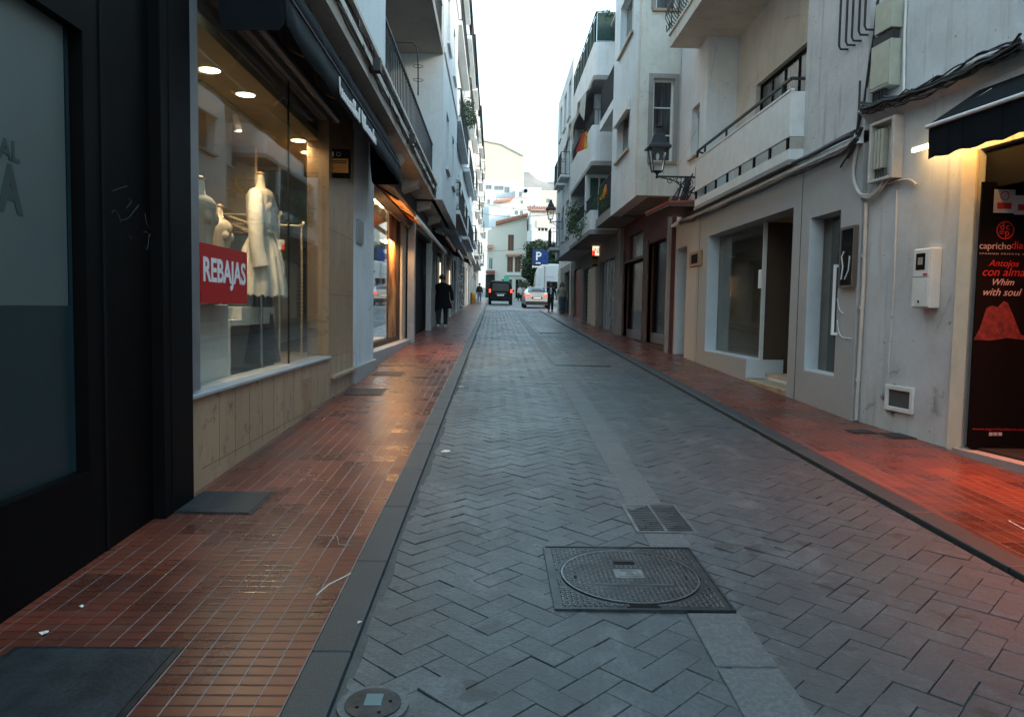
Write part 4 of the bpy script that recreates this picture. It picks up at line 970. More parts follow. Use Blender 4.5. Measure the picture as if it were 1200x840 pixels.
# ground floor
fg = FR(3.98); GL, GR = 17.0, 23.9
m = MB(); fg.wall(m, 17.001, 23.9, -.2, zb_, .25, [(17.35, 19.45, .72, 3.25), (20.05, 23.0, .72, 2.95), (20.3, 22.3, 3.02, 3.72)]); m.build('shopfront_wall', M['red_paint'], RC)
m = MB()
for u0, u1 in ((17.22, 17.35), (19.45, 20.05), (23.0, 23.15)): fg.box(m, u0, u1, .55, 3.35, -.035, .08)
fg.box(m, 17.2, 23.2, .55, .72, -.05, .1); fg.box(m, 20.05, 23.0, 2.95, 3.02, -.03, .08); m.build('shopfront_frame', M['brown_frame'], RC)
for u0, u1, z1_ in ((17.35, 19.45, 3.25), (20.05, 23.0, 2.95)):
    m = MB(); fg.box(m, u0, u1, .72, z1_, .12, .14); p_ = m.build('shop_pane', M['dark_pane'], RC)
    m = MB(); fg.box(m, u0, u1, .72, .98, .1, .118); m.build('lower_panel', M['alu_grey'], p_)
m = MB(); fg.box(m, 20.3, 22.3, 3.02, 3.72, .1, .12); m.build('transom_pane', simple('milky_pane', (.30,.36,.38), .25), RC)
# peeling posters / scribbles in the panes: abstract pale marks
for (u, z, su, sz) in ((17.8, 2.7, .35, .28), (18.3, 1.7, .16, .5), (20.5, 2.0, .25, .7)):
    m = MB(); r_ = random.Random(int(u*10))
    for k in range(26): a = u + r_.uniform(0, su); z_ = z + r_.uniform(-sz/2, sz/2); fg.box(m, a, a+r_.uniform(.008,.03), z_, z_+r_.uniform(.01,.03), .114, .1195)
    m.build('peeling_sticker', simple('sticker_grey', (.12,.12,.12), .8), RC)
m = MB(); f.box(m, 17.0, 17.18, -.2, 4.1, -.16, -.101); fg.box(m, 23.3, 23.75, -.1, 4.1, -.12, -.001); each(m, 'pilaster', M['plaster_soffit'], RC)
# little red canopy below the lantern
fk = FR(3.98); o = thing('door_canopy', 'small red edged canopy slab jutting from the wall below the big lantern', 'canopy', (3.7, 15.9, 3.55))
m = MB(); m.hexa([(3.42,14.9,3.60),(4.07,14.9,3.60),(4.07,16.6,3.60),(3.30,16.6,3.60),(3.42,14.9,3.66),(4.07,14.9,3.70),(4.07,16.6,3.70),(3.30,16.6,3.66)]); m.build('slab', M['brown_frame'], o)
m = MB(); m.hexa([(3.40,14.88,3.661),(4.07,14.88,3.701),(4.07,16.62,3.701),(3.28,16.62,3.661),(3.40,14.88,3.69),(4.07,14.88,3.73),(4.07,16.62,3.73),(3.28,16.62,3.69)]); m.build('red_edge', simple('red_edge', (.40,.06,.03), .6), o)
m = MB(); rr2 = random.Random(5)
for k in range(9):
    y_ = 15.0 + rr2.uniform(0, 1.4); m.tube(smooth([(4.0,y_,3.95+rr2.uniform(0,.4)), (3.8+rr2.uniform(-.1,.1),y_+.1,3.80), (3.85,y_+.3,3.76), (4.0,y_+.5,3.85+rr2.uniform(0,.5))]), .014, 5)
m.bar((4.06,15.0,3.75),(4.06,15.0,4.6),.05); m.bar((4.0,15.9,3.75),(4.0,15.9,4.35),.08)
tag(m.build('cable_tangle', M['cable']), 'tangle of black cables heaped on the small red canopy', 'cables')
# ---- lanterns
def lantern(loc, ext, s, label, glow=False):
    """loc: centre of the wall plate; the arm runs out along -x by ext"""
    x, y, z = loc; o = thing('wall_lantern', label, 'lantern', loc, 'black wall lanterns on scrolled brackets')
    m = MB(); m.box(x-.03, x, y-.03, y+.03, z-.28*s, z+.28*s); m.bar((x,y,z+.08*s), (x-ext,y,z+.08*s), .028, .035)
    def arc(cx, cz, r, a0, a1, k=12): return [(cx+r*cos(a0+(a1-a0)*i/k), y, cz+r*sin(a0+(a1-a0)*i/k)) for i in range(k+1)]
    m.tube(smooth([(x-.02,y,z-.24*s), (x-.18*s,y,z-.2*s), (x-.42*s,y,z-.02*s), (x-.62*s,y,z+.04*s), (x-ext*.95,y,z+.07*s)], 6), .013*s, 6)
    m.tube(arc(x-.17*s, z-.05*s, .10*s, 0, 6.0), .010*s, 6); m.tube(arc(x-.17*s, z-.05*s, .055*s, 1, 6.8), .009*s, 6)
    m.tube(arc(x-.36*s, z+.02*s, .05*s, 0, 6.0), .009*s, 6); m.tube(arc(x-.55*s, z+.0*s, .045*s, 2, 8.0), .009*s, 6); m.tube(arc(x-.45*s, z+.05*s, .025*s, 2, 8.0), .007*s, 6)
    m.build('bracket', M['iron'], o)
    cx, cz = x-ext, z+.08*s
    m = MB(); m.lathe([(.02,-.04),(.035,-.01),(.02,.02),(.03,.05),(.06,.08),(.10,.11)], (cx,y,cz), 10, cap=True)
    def sq(r, zz): return [(cx+a*r, y+b*r, cz+zz) for a, b in ((-1,-1),(1,-1),(1,1),(-1,1))]
    b0, b1, w0, w1 = .10*s, .56*s, .095*s, .165*s
    for (a, c) in zip(sq(w0, b0), sq(w1, b1)): m.bar(a, c, .016*s)
    for r, zz in ((w0, b0), (w1, b1)):
        q = sq(r, zz)
        for k in range(4): m.bar(q[k], q[(k+1) % 4], .018*s)
    m.build('cage', M['iron'], o)
    m = MB(); m.loft([sq(w0*.93, b0+.01), sq(w1*.95, b1-.01)], False, False); m.build('panes', M['clear_glass'], o)
    m = MB(); m.loft([sq(.235*s, b1-.01), sq(.225*s, b1+.03*s), sq(.17*s, b1+.09*s), sq(.115*s, b1+.25*s), sq(.075*s, b1+.31*s), sq(.075*s,b1+.34*s)], True, False)
    m.lathe([(.07*s,0),(.075*s,.03*s),(.05*s,.05*s),(.05*s,.07*s),(.085*s,.09*s),(.08*s,.105*s),(.02*s,.12*s)], (cx,y,cz+b1+.34*s), 10); m.build('hood', M['iron'], o)
    m = MB(); m.lathe([(.012,0),(.03*s,.04*s),(.035*s,.1*s),(.02*s,.14*s)], (cx,y,cz+b0+.22*s), 10); m.build('bulb', M['sign_white'], o)
    return o
yl = 15.4; xw = 4.08; za_ = FC(yl).hit(808, 209); xc_ = FC(yl).hit(770, 203)[0]
lantern((xw, yl, za_[1]-.06), xw-xc_, 1.0, 'large black lantern on a scrolled bracket in front of the cream house')
# ---- RD: white house with stacked balconies
RD = thing('balcony_house', 'pale house with stacked rounded balconies, draped awnings and green roof screen', 'building', (5, 30, 0))
yA, yB = 24.0, 37.5; f3 = FR(3.0); fi = FR(3.95)
def ell_parapet(z0, z1, name, xa=3.0, ch=.12, yend=30.5, mat='plaster_white'):
    m = MB(); pts = [(4.2,yA),(xa+ch,yA),(xa+ch*.3,yA+ch*.3),(xa,yA+ch),(xa,yend),(xa+.12,yend),(xa+.12,yA+ch+.06),(xa+ch+.04,yA+.12),(4.2,yA+.12)]
    m.prism(pts, 'z', z0, z1); return m.build(name, M[mat], RD)
m = MB(); 
for z in (3.95, 6.1, 8.75): m.prism([(4.5,yA),(3.12,yA),(3.03,yA+.04),(3.0,yA+.12),(3.0,30.5),(4.5,30.5)], 'z', z, z+.14)
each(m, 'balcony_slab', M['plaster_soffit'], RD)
ell_parapet(4.09, 4.7, 'balcony_parapet'); ell_parapet(6.24, 7.36, 'balcony_parapet'); ell_parapet(8.89, 9.9, 'balcony_parapet')
railing(RD, [(4.2,yA+.06),(3.06,yA+.06),(3.06,30.4)], 4.72, 5.16, .12, .008); railing(RD, [(4.2,yA+.06),(3.06,yA+.06),(3.06,30.4)], 7.38, 7.85, .12, .008)
m = MB(); m.box(3.08,4.5,yA+.05,yA+.07,9.95,10.8); m.box(3.05,3.07,yA+.08,30.4,9.95,10.75); m.build('green_screen', M['awning_green'], RD)
railing(RD, [(4.2,yA+.03),(3.04,yA+.03),(3.04,30.4)], 9.92, 10.82, .9, .02)
fin = FC(yA+1.6)
m = MB(); fi2 = FR(3.95); fi2.wall(m, yA+1.0, 30.5, 3.9, 8.8, .3, [(26,27.6,4.2,6.0),(28.3,29.9,4.2,6.0),(26,27.6,6.5,8.6),(28.3,29.9,6.5,8.6)])
fin.wall(m, 3.02, 3.949, 4.0, 6.1, .2, [(3.12, 3.85, 4.15, 6.05)]); fin.wall(m, 3.25, 3.949, 6.24, 8.75, .2, [(3.45, 3.9, 6.5, 8.6)])
m.build('inner_wall', M['plaster_blue'], RD)
window(fin, RD, 3.12, 3.85, 4.15, 6.05, .05, .06, nx=2, frame='white_paint', pane='green_shutter'); window(fin, RD, 3.45, 3.9, 6.5, 8.6, .05, .06, nx=1)
for u in (26, 28.3):
    window(fi2, RD, u, u+1.6, 4.2, 6.0, .08, nx=2); window(fi2, RD, u, u+1.6, 6.5, 8.6, .08, nx=2)
# plain street front further on
wn_ = []
for z in (4.6, 7.2, 9.5):
    for u in (31.2, 33.2, 35.3): wn_.append((u, u+1.1, z, z+1.5))
m = MB(); f3.wall(m, 30.5, yB, 3.95, 11.6, .3, wn_); m.box(3.301, 5, 30.5, 30.7, 3.95, 11.6); m.box(3.301, 8, yB-.3, yB, 3.95, 11.6); m.box(7.7, 8, yA, yB-.3, 0, 11.6); m.box(4.5, 8, yA, yA+.2, 0, 9.9); m.box(3.301, 7.7, 30.7, yB-.3, 11.3, 11.4); m.box(3.301,4.3,30.7,yB-.3,3.95,4.1)
m.build('street_wall', M['plaster_blue'], RD)
for i_, w_ in enumerate(wn_): window(f3, RD, *w_, .15, .05, nx=2, sill='plaster_white', pane=('curtain_pane','dark_pane')[i_ % 2])
for u in (31.0, 33.0):
    m = MB(); m.box(2.62, 3.0, u, u+1.5, 6.95, 7.05); each(m, 'window_balcony', M['plaster_white'], RD); railing(RD, [(2.98,u),(2.64,u),(2.64,u+1.5),(2.98,u+1.5)], 7.06, 7.95, .12)
m = MB(); m.box(2.55, 3.0, 35, 36.6, 4.3, 4.42); each(m, 'window_balcony', M['plaster_white'], RD); railing(RD, [(2.98,35),(2.57,35),(2.57,36.6),(2.98,36.6)], 4.43, 5.3, .12)
# draped awnings on the middle balcony
def drape(y0, y1, zt, zb, lab):
    o = thing('draped_awning', lab, 'awning', (2.95, (y0+y1)/2, zb)); m = MB(); n = 14; P_ = []
    for i in range(n+1):
        t = i/n; y = y0+(y1-y0)*t; e = abs(2*t-1); P_.append(((3.05,y,zt), (2.85-.12*(1-e),y,zt-.18), (2.80-.1*sin(t*9),y,zt-.28-(zt-zb-.3)*e**1.5)))
    for a, b in zip(P_, P_[1:]):
        m.quad(a[0],b[0],b[1],a[1]); m.quad(a[1],b[1],b[2],a[2])
    q = m.build('fabric', simple('awning_cream', (.38,.36,.33), .85, bump=.3), o); s_ = q.modifiers.new('Solidify','SOLIDIFY'); s_.thickness = .01
    m = MB(); m.tube([P_[0][2],P_[0][1],P_[0][0]], .012, 5); m.tube([P_[-1][2],P_[-1][1],P_[-1][0]], .012, 5); each(m, 'arm', M['alu_grey'], o)
drape(24.6, 27.4, 8.72, 7.6, 'pale awning gathered over the middle balcony, nearer of two'); drape(27.8, 30.2, 8.72, 7.5, 'pale awning gathered over the middle balcony, farther of two')
# flags
def flag(x, y, z, cols, lab, s=1):
    o = thing('flag', lab, 'flag', (x,y,z)); m = MB(); m.tube([(x,y,z+.5*s),(x-.1,y-.05,z-.15*s)], .01, 5); m.build('pole', M['wood'], o)
    for k, c in enumerate(cols):
        m = MB(); n = 8
        for i in range(n):
            t0, t1 = i/n, (i+1)/n
            def Q(t, w): return (x - .05 - .45*s*w*(.5+.5*t), y + .12*sin(t*5+w*3), z + .4*s - .75*s*t - .1*w)
            a, b = k/len(cols), (k+1)/len(cols); m.quad(Q(t0,a),Q(t0,b),Q(t1,b),Q(t1,a))
        q = m.build('stripe', simple('flag_%s' % c, {'red':(.6,.05,.03),'yellow':(.65,.4,.05),'orange':(.65,.12,.06)}[c], .8), o); s_ = q.modifiers.new('Solidify','SOLIDIFY'); s_.thickness = .006
flag(3.05, 25.3, 7.15, ('yellow','orange','red'), 'bunched orange and yellow flag hanging from the middle balcony', .8); flag(3.30, 21.8, 5.0, ('red','yellow'), 'small red and yellow flag at the balcony of the cream house', .55)
# hanging plants on the lower balcony
m = MB(); rr2 = random.Random(9)
for i in range(16): leafclump(m, (2.95, 25.0+i*.35, 4.75-rr2.uniform(0,.7)), .18, 40, .05, rr2)
for i in range(10): leafclump(m, (2.9, 27.4+i*.2, 5.1+rr2.uniform(-.5,.3)), .25, 55, .05, rr2)
tag(m.build('trailing_plant', M['leaf']), 'green plants trailing over the lowest balcony of the pale house', 'plant')
m = MB()
for i in range(14): leafclump(m, (3.1+rr2.uniform(0,1.1), yA+.1, 10.75+rr2.uniform(-.1,.12)), .12, 16, .05, rr2)
for i in range(8): leafclump(m, (4.0, yA-.05, 10.9+rr2.uniform(-.1,.15)), .15, 20, .05, rr2)
tag(m.build('roof_plant', M['leaf']), 'plants growing over the green roof terrace screen', 'plant')
yl2 = 34.0; za_ = FC(yl2).hit(660, 262); xc_ = FC(yl2).hit(645, 262)[0]
lantern((3.0, yl2, za_[1]), 3.0-xc_, .95, 'smaller looking black lantern farther up the right side before the tree')
# roof antenna
# ground floor of RD: a row of narrow shops
fg = FR(3.93)
def seg(px0, px1): return sorted((fg.hit(px0, 360)[0], fg.hit(px1, 360)[0]))
m = MB(); hol = []
S_ = {k: seg(*v) for k, v in dict(shut=(701,720), cream=(690,698), grill=(683,690), red=(671,681), dark=(664,670)).items()}
hol = [(S_['shut'][0]+.2, S_['shut'][1]-.1, .7, 3.3), (S_['grill'][0]+.05, S_['grill'][1]-.05, .8, 3.3), (S_['red'][0]+.2, S_['red'][1]-.2, .9, 3.5), (39.5, 42.5, 1.1, 3.6)]
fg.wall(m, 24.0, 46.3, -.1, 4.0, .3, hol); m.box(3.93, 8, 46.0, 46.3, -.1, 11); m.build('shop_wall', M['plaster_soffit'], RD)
m = MB(); fg.box(m, hol[0][0], hol[0][1], .6, 3.3, .12, .15)
m.build('shop_pane', simple('pale_pane', (.16,.19,.21), .2), RD)
m = MB(); [fg.box(m, u, u+.08, .7, 3.3, .02, .1) for u in (hol[0][0], (hol[0][0]+hol[0][1])/2-.3, (hol[0][0]+hol[0][1])/2+.5)]; each(m, 'door_frame', M['alu_grey'], RD)
m = MB(); fg.box(m, S_['cream'][0], S_['cream'][1], .3, 3.2, -.06, -.001); each(m, 'pilaster', M['cream_paint'], RD)
m = MB(); fg.box(m, hol[1][0], hol[1][1], .7, 3.3, .15, .2); m.build('dark_door', M['black_matte'], RD)
m = MB(); zc_ = 1.0
while zc_ < 3.2:
    for k in range(3): u = hol[1][0]+.1+k*(hol[1][1]-hol[1][0]-.2)/3; fg.box(m, u, u+(hol[1][1]-hol[1][0])/5, zc_, zc_+.07, .13, .148)
    zc_ += .17
m.build('grille', M['alu_grey'], RD)
m = MB(); fg.box(m, hol[2][0], hol[2][1], .6, 3.5, .1, .15); m.build('red_door', simple('door_red', (.28,.015,.015), .4), RD)
m = MB(); fg.box(m, 39.5, 42.5, 1.0, 3.6, .2, .25); m.build('dark_door', M['dark_interior'], RD)
m = MB(); fg.box(m, 44.5, 46.1, .5, 4.0, -.05, -.001); fg.box(m, 38.0, 38.6, .5, 4.0, -.08, -.001); each(m, 'pillar', M['plaster_cream'], RD)
m = MB(); fg.box(m, 37.6, 46.3, 4.0, 10.5, 0, .3); m.build('upper_wall', M['plaster_white'], RD)
a, za_ = fg.hit(705, 285, -.35); b, zb_2 = fg.hit(694, 301, -.35)
sg = thing('lit_sign', 'small glowing box sign above the cream pillar of the shops', 'sign', (3.7, 29, 3.4)); ysg = 28.5; q0 = FC(ysg).hit(693.5, 300); q1 = FC(ysg).hit(705, 286)
m = MB(); m.box(q0[0], q1[0], ysg+.002, ysg+.12, q0[1], q1[1]); m.build('case', M['black_matte'], sg)
m = MB(); m.box(q0[0]+.02, q1[0]-.02, ysg-.004, ysg, q0[1]+.02, q1[1]-.02); m.build('face', emit('sign_glow', (1,.80,.52), .32), sg)
text('INE', .3, (q0[0]+.05, ysg-.008, q0[1]+.1), (1,0,0), (0,0,1), simple('sign_ink', (.25,.12,.03)), 'lettering', sg, sx=.6)
m = MB(); m.box(q0[0]+.02, q0[0]+.12, ysg-.007, ysg-.0045, q0[1]+.02, q0[1]+.2); m.build('red_panel', emit('sign_red', (.9,.03,.02), .4), sg)
q0 = FC(28.8).hit(694, 310); q1 = FC(28.8).hit(700, 303)
o = thing('yellow_plate', 'small black and yellow plate under the glowing box sign', 'sign', (q0[0], 28.8, q0[1])); m = MB(); m.box(q0[0], q1[0]+.06, 28.8, 28.83, q0[1], q1[1]); m.build('plate', simple('plate_yellow', (.40,.22,.02)), o); m = MB(); m.box(q0[0], q1[0]+.06, 28.8, 28.83, q1[1]+.002, q1[1]+.05); m.box(q0[0], q1[0]+.06, 28.8, 28.83, q0[1]-.05, q0[1]-.002); m.build('border', M['black_matte'], o)
# ================================================================== LEFT SIDE
# ---- LA: black clad shop nearest on the left
LA = thing('black_clad_shop', 'glossy black clad shopfront with frosted window filling the near left', 'building', (-4, 1, 0))
f = FL(-2.05); H = f.hit
g0 = H(101, 300)[0]
m = MB(); f.wall(m, -20, 4.55, -.2, 3.6, .25, [(-2.5, g0, .64, 2.83)]); m.build('black_cladding', M['black_gloss'], LA)
m = MB(); f.box(m, 4.551, 4.99, -.2, 3.6, -.07, .25); each(m, 'pillar', M['black_gloss'], LA, bevel=.004)
m = MB(); f.box(m, 4.0, 4.02, -.1, 3.5, -.008, -.0005); f.box(m, 4.66, 4.668, .1, 3.5, -.074, -.0705); each(m, 'panel_joint', M['black_matte'], LA)
m = MB(); f.box(m, -20, 5.2, 3.6, 12.2, 0.0, .3); f.box(m, -20, 5.2, -.2, 12.2, 4.7, 5); f.box(m, 5.0, 5.2, -.2, 3.6, .12, 4.7); f.box(m, -20, 5.2, 11.9, 12.1, .3, 4.7); f.box(m, -20,-19.8,-.2,11.9,.301,4.7); m.build('upper_wall', M['plaster_white'], LA)  # unseen upper floors and rear stretch, extended to shade the near street
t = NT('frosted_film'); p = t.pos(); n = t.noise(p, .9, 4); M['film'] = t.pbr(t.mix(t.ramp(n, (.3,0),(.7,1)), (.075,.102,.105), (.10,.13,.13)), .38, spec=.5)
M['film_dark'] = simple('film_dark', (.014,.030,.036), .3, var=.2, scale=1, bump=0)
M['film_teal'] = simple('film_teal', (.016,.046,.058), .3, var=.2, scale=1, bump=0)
gs = H(79, 300, .06)[0]; zf = H(60, 358, .06)[1]
m = MB(); f.box(m, -2.5, gs, zf, 2.83, .06, .07); pn = m.build('frosted_pane', M['film'], LA)
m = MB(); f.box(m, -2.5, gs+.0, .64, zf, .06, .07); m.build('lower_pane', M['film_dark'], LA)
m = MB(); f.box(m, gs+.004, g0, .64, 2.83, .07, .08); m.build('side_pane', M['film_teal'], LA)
m = MB(); f.box(m, gs-.001, gs+.003, zf, 2.83, .056, .07); m.build('glass_edge', M['black_matte'], LA)
ink = simple('film_ink', (.032,.052,.056), .4, bump=0)
def ltext(s, px1, pyb, pyt, mat, par, d, name='lettering', sx=1, n=None, bold=.0):
    u1, z0 = H(px1, pyb, d); z1 = H(px1, pyt, d)[1]; size = (z1-z0)/.70
    o = text(s, size, f.P(0, z0, d-.002), (0,1,0), (0,0,1), mat, name, par, ext=.0008, sx=sx, bold=bold)
    mxy = max(v.co.y for v in o.data.vertices) + wloc(par).y
    for v in o.data.vertices: v.co.y += u1 - mxy
    return o
ltext('LOCAL', 23, 191, 169, ink, pn, .06, sx=1.0, bold=.004); ltext('A', 27, 250, 199, ink, pn, .06, sx=.8, bold=.012)
# scratches on the black cladding
m = MB(); r_ = random.Random(4)
def scr(pts, r=.0010): m.tube(smooth([f.P(*H(a, b, -.001), -.0012) for a, b in pts], 3), r, 4)
scr([(132,224),(140,221),(149,218)]); scr([(150,232),(154,236),(148,244)]); scr([(131,250),(134,246),(139,252),(142,261)]); scr([(170,250),(172,262),(177,270),(175,278)], .0012); scr([(168,272),(174,274),(173,292),(170,290)], .0012); scr([(143,258),(150,256),(155,250),(163,240)], .001); scr([(176,252),(180,250)]); scr([(152,276),(154,280)])
tag(m.build('scratched_tag', simple('scratch_grey', (.10,.105,.11), .7)), 'thin scribbled scratches on the black cladding beside the frosted window', 'graffiti')

# ---- LB: boutique building with marble base, glass front, white upper floors
LB = thing('boutique_building', 'white building over a marble based boutique with iron balcony above', 'building', (-4, 12, 0))
m = MB(); f.box(m, 5.02, 10.92, -.2, .86, -.02, .2); m.build('marble_base', M['marble'], LB)
m = MB()
for i in range(1, 17): u = 5.25+i*.345; f.box(m, u-.002, u+.002, .30 + .0*i, .86, -.0215, -.0205)
f.box(m, 5.25, 10.9, .348, .352, -.0215, -.0205); m.build('slab_joint', simple('joint_brown', (.12,.08,.06), .9), LB)
m = MB(); f.box(m, 5.02, 9.32, .862, .890, -.055, .22); m.build('sill', simple('sill_grey', (.36,.38,.40), .4), LB, bevel=.004)
m = MB(); f.box(m, 9.32, 10.92, .862, 4.0, -.015, .25); m.build('marble_column', M['marble_dark'], LB, bevel=.003)
m = MB()
for z in (1.65, 2.45, 3.25): f.box(m, 9.33, 10.91, z-.002, z+.002, -.0165, -.0152)
m.build('slab_joint', simple('joint_brown2', (.12,.08,.06), .9), LB)
m = MB(); f.box(m, 9.4, 10.9, .60, .64, -.09, -.021); m.build('stone_ledge', M['marble'], LB, bevel=.004)
m = MB(); f.box(m, 8.0, 8.42, .35, .72, -.03, -.021); m.build('rusty_hatch', M['marble_dark'], LB)
m = MB(); f.box(m, 5.03, 5.27, .905, 3.8, -.01, .1); m.build('corner_strip', M['alu_grey'], LB)
m = MB(); f.box(m, 5.27, 9.32, .906, 3.75, .05, .06); m.build('shop_glass', M['shop_glass'], LB)
m = MB(); f.box(m, 7.76, 7.768, .906, 3.75, .046, .064); m.build('glass_seam', M['black_matte'], LB)
m = MB(); f.box(m, 5.02, 10.92, 3.75, 4.25, .0, .25); m.build('fascia', M['plaster_soffit'], LB)
# interior
m = MB()
f.box(m, 5.02, 11.5, .70, .80, .201, 4.4); m.build('shop_floor', simple('shop_floor', (.30,.25,.20), .3), LB)
m = MB(); f.box(m, 5.3, 11.5, .8, 3.5, 3.3, 3.4); f.box(m, 5.201, 5.25, .8, 3.5, .2, 3.3); f.box(m, 9.7, 9.8, .8, 3.5, 1.0, 3.3); f.box(m, 7.2, 8.3, .8, 3.5, 3.0, 3.25)
m.build('interior_wall', simple('wall_warm', (.36,.30,.22), .8), LB)
m = MB(); f.box(m, 5.25, 11.5, 3.5, 3.58, .1, 3.4); m.build('ceiling', simple('ceiling_warm', (.42,.33,.2), .8), LB)
M['down_glow'] = emit('down_glow', (1, .80, .52), 6)
def ceil_pt(px, py, z): d = ray(px, py); t = (z-EYE)/d.z; return d.x*t, d.y*t
zc = 3.5
for i, (px, py, lab) in enumerate(((246,81,'round ceiling downlight nearest the corner strip of the shop window'),(288,110,'round ceiling downlight second from the street corner'),(350,164,'round ceiling downlight in the middle of the deeper row'),(361,178,'round ceiling downlight between the other two deep ones'),(384,191,'round ceiling downlight beside the marble column'))):
    x, y = ceil_pt(px, py, zc); o = thing('downlight', lab, 'ceiling light', (x, y, zc), 'round downlights in the boutique ceiling')
    m = MB(); m.lathe([(.085,-.012),(.1,-.002)], (x,y,zc), 24); m.build('rim', M['white_paint'], o)
    m = MB(); m.lathe([(.0835,-.0135),(.0835,-.0125)], (x,y,zc), 24); m.build('lens', M['down_glow'], o)
    area('downlight_lamp', (x, y, zc-.03), (x, y, 0), .14, (1,.74,.45), 5.5 if i < 2 else 3.2, 'DISK', spread=150)
x, y = ceil_pt(275, 125, zc); o = thing('track_spot', 'small cylindrical spotlight hanging from the boutique ceiling track', 'spotlight', (x, y, zc))
m = MB(); m.bar((x-.0,y-.9,zc-.012),(x,y+1.4,zc-.012),.03,.02); m.bar((x,y,zc-.02),(x,y,zc-.1),.012); m.build('track', M['meter_beige'], o)
m = MB(); m.tube([(x,y,zc-.08),(x+.03,y+.03,zc-.23)], .035, 12); m.build('head', M['form_beige'], o); m = MB(); m.lathe([(.028,0),(.028,-.003)], (x+.031,y+.031,zc-.236), 12); m.build('lens', M['down_glow'], o)  # yellow lamplight on the head is put into its beige colour
# plinths
def plinth(px0, px1, xw, z0, z1, dep, lab, hollow=False):
    y0 = xw*880/(px0-579); y1 = xw*880/(px1-579); o = thing('display_plinth', lab, 'plinth', (xw, y0, z0), 'white display plinths in the shop window')
    m = MB()
    if hollow: m.box(xw-dep, xw, y0, y0+.04, z0, z1-.12); m.box(xw-dep, xw, y1-.04, y1, z0, z1-.12); m.box(xw-dep, xw, y0, y1, z1-.119, z1-.06); m.box(xw-dep, xw-dep+.03, y0+.041, y1-.041, z0, z1-.12); m.box(xw-dep, xw, y0+.35, y1, z1-.059, z1+.06)
    else: m.box(xw-dep, xw, y0, y1, z0, z1)
    m.build('box', M['white_paint'], o, bevel=.004); return y0, y1
plinth(228, 271, -2.28, .80, 1.50, .5, 'tall white plinth right behind the red sale poster'); plinth(272, 325, -2.45, .80, 1.42, .5, 'open fronted white display table beside the red sale poster', True)
# red sale poster stuck on the glass
u0, z1 = H(234, 285, .045); u1, z0 = H(289, 357, .045); z0 = 1.51; z1 = 1.94
po = thing('sale_poster', 'bright red poster with white REBAJAS lettering stuck on the boutique glass', 'poster', f.P(u0, z0, .045))
m = MB(); f.box(m, u0, u1, z0, z1, .040, .048); m.build('sheet', M['red_sign'], po)
o = text('REBAJAS', .3, f.P(u0+.03, z0+.08, .038), (0,1,0), (0,0,1), M['sign_white'], 'lettering', po, ext=.001, bold=.008)
ys_ = [v.co.y for v in o.data.vertices]; zs_ = [v.co.z for v in o.data.vertices]; k = (u1-u0-.09)/(max(ys_)-min(ys_)); kz = .235/(max(zs_)-min(zs_)); a_, b_ = min(ys_), min(zs_)
for v in o.data.vertices: v.co.y = u0+.045-po.location.y + (v.co.y-a_)*k; v.co.z = .10 + (v.co.z-b_)*kz
# dress forms
def form(x, y, z0, s, lab, dress=None, stand=None, grp='dress forms in the boutique window'):
    o = thing('dress_form', lab, 'mannequin', (x, y, z0), grp); m = MB()
    prof = [(.10,0),(.15,.02),(.175,.12),(.165,.22),(.125,.36),(.135,.46),(.165,.56),(.165,.64),(.185,.71),(.13,.765),(.06,.79),(.05,.86),(.045,.90),(.02,.905)]
    m.lathe([(r*s, z*s) for r, z in prof], (x,y,z0), 20, sx=.66, sy=1.0)
    m.ell((x+.07*s,y-.07*s,z0+.6*s), (.055*s,.06*s,.065*s), 10, 6); m.ell((x+.07*s,y+.07*s,z0+.6*s), (.055*s,.06*s,.065*s), 10, 6)
    m.build('torso', M['form_beige'], o)
    m = MB(); m.lathe([(.03*s,.0),(.045*s,.015),(.03*s,.03),(.008,.04)], (x,y,z0+.90*s), 10); m.build('neck_cap', M['wood'], o)
    if stand: m = MB(); m.tube([(x,y,z0+.02),(x,y,stand+.02)], .014, 8); m.lathe([(.15,0),(.15,.02)], (x,y,stand), 16); m.build('stand', M['steel'], o)
    if dress:
        m = MB(); n = 96; rings = []
        for t_, (r, z) in enumerate(((.178,.70),(.172,.62),(.175,.52),(.15,.40),(.145,.34),(.20,.22),(.24,.05),(.265,-.06),(.28,-.14),(.285,-.22))):
            rings.append([(x+.72*s*r*(1+(.035+(.03+.012*t_)*sin(k*2*pi/n*13+t_*.25+sin(k*.35)) if t_ > 4 else .022*sin(k*.9+t_*1.3)))*cos(2*pi*k/n), y+s*r*(1+(.035+(.03+.012*t_)*sin(k*2*pi/n*13+t_*.25+sin(k*.35)) if t_ > 4 else .022*sin(k*.9+t_*1.3)))*sin(2*pi*k/n), z0+s*(z+(.012*sin(k*1.3) if t_ > 8 else 0))) for k in range(n)])
        m.loft(rings, False, True)
        for sg in (-1, 1):
            m.tube([(x,y+sg*.15*s,z0+.72*s),(x+.02,y+sg*.21*s,z0+.66*s),(x+.03,y+sg*.25*s,z0+.45*s),(x+.05,y+sg*.27*s,z0+.22*s),(x+.09,y+sg*.265*s,z0+.04*s)], [.05*s,.065*s,.07*s,.065*s,.075*s], 12)
        m.build('dress', M['cloth_white'], o)
        m = MB(); m.lathe([(.155*s,-.02),(.16*s,.0),(.155*s,.02)], (x,y,z0+.37*s), 24, sx=.75, cap=False); m.tube([(x+.12*s,y+.02,z0+.37*s),(x+.15*s,y+.06,z0+.25*s),(x+.2*s,y+.05,z0+.0*s)], .012, 5); m.build('sash', M['cloth_white'], o)
    return o
form(-2.42, 2.42*880/(579-309), 1.84, 1.10, 'headless dress form wearing a long sleeved white dress with a sash', dress=True, stand=.82)
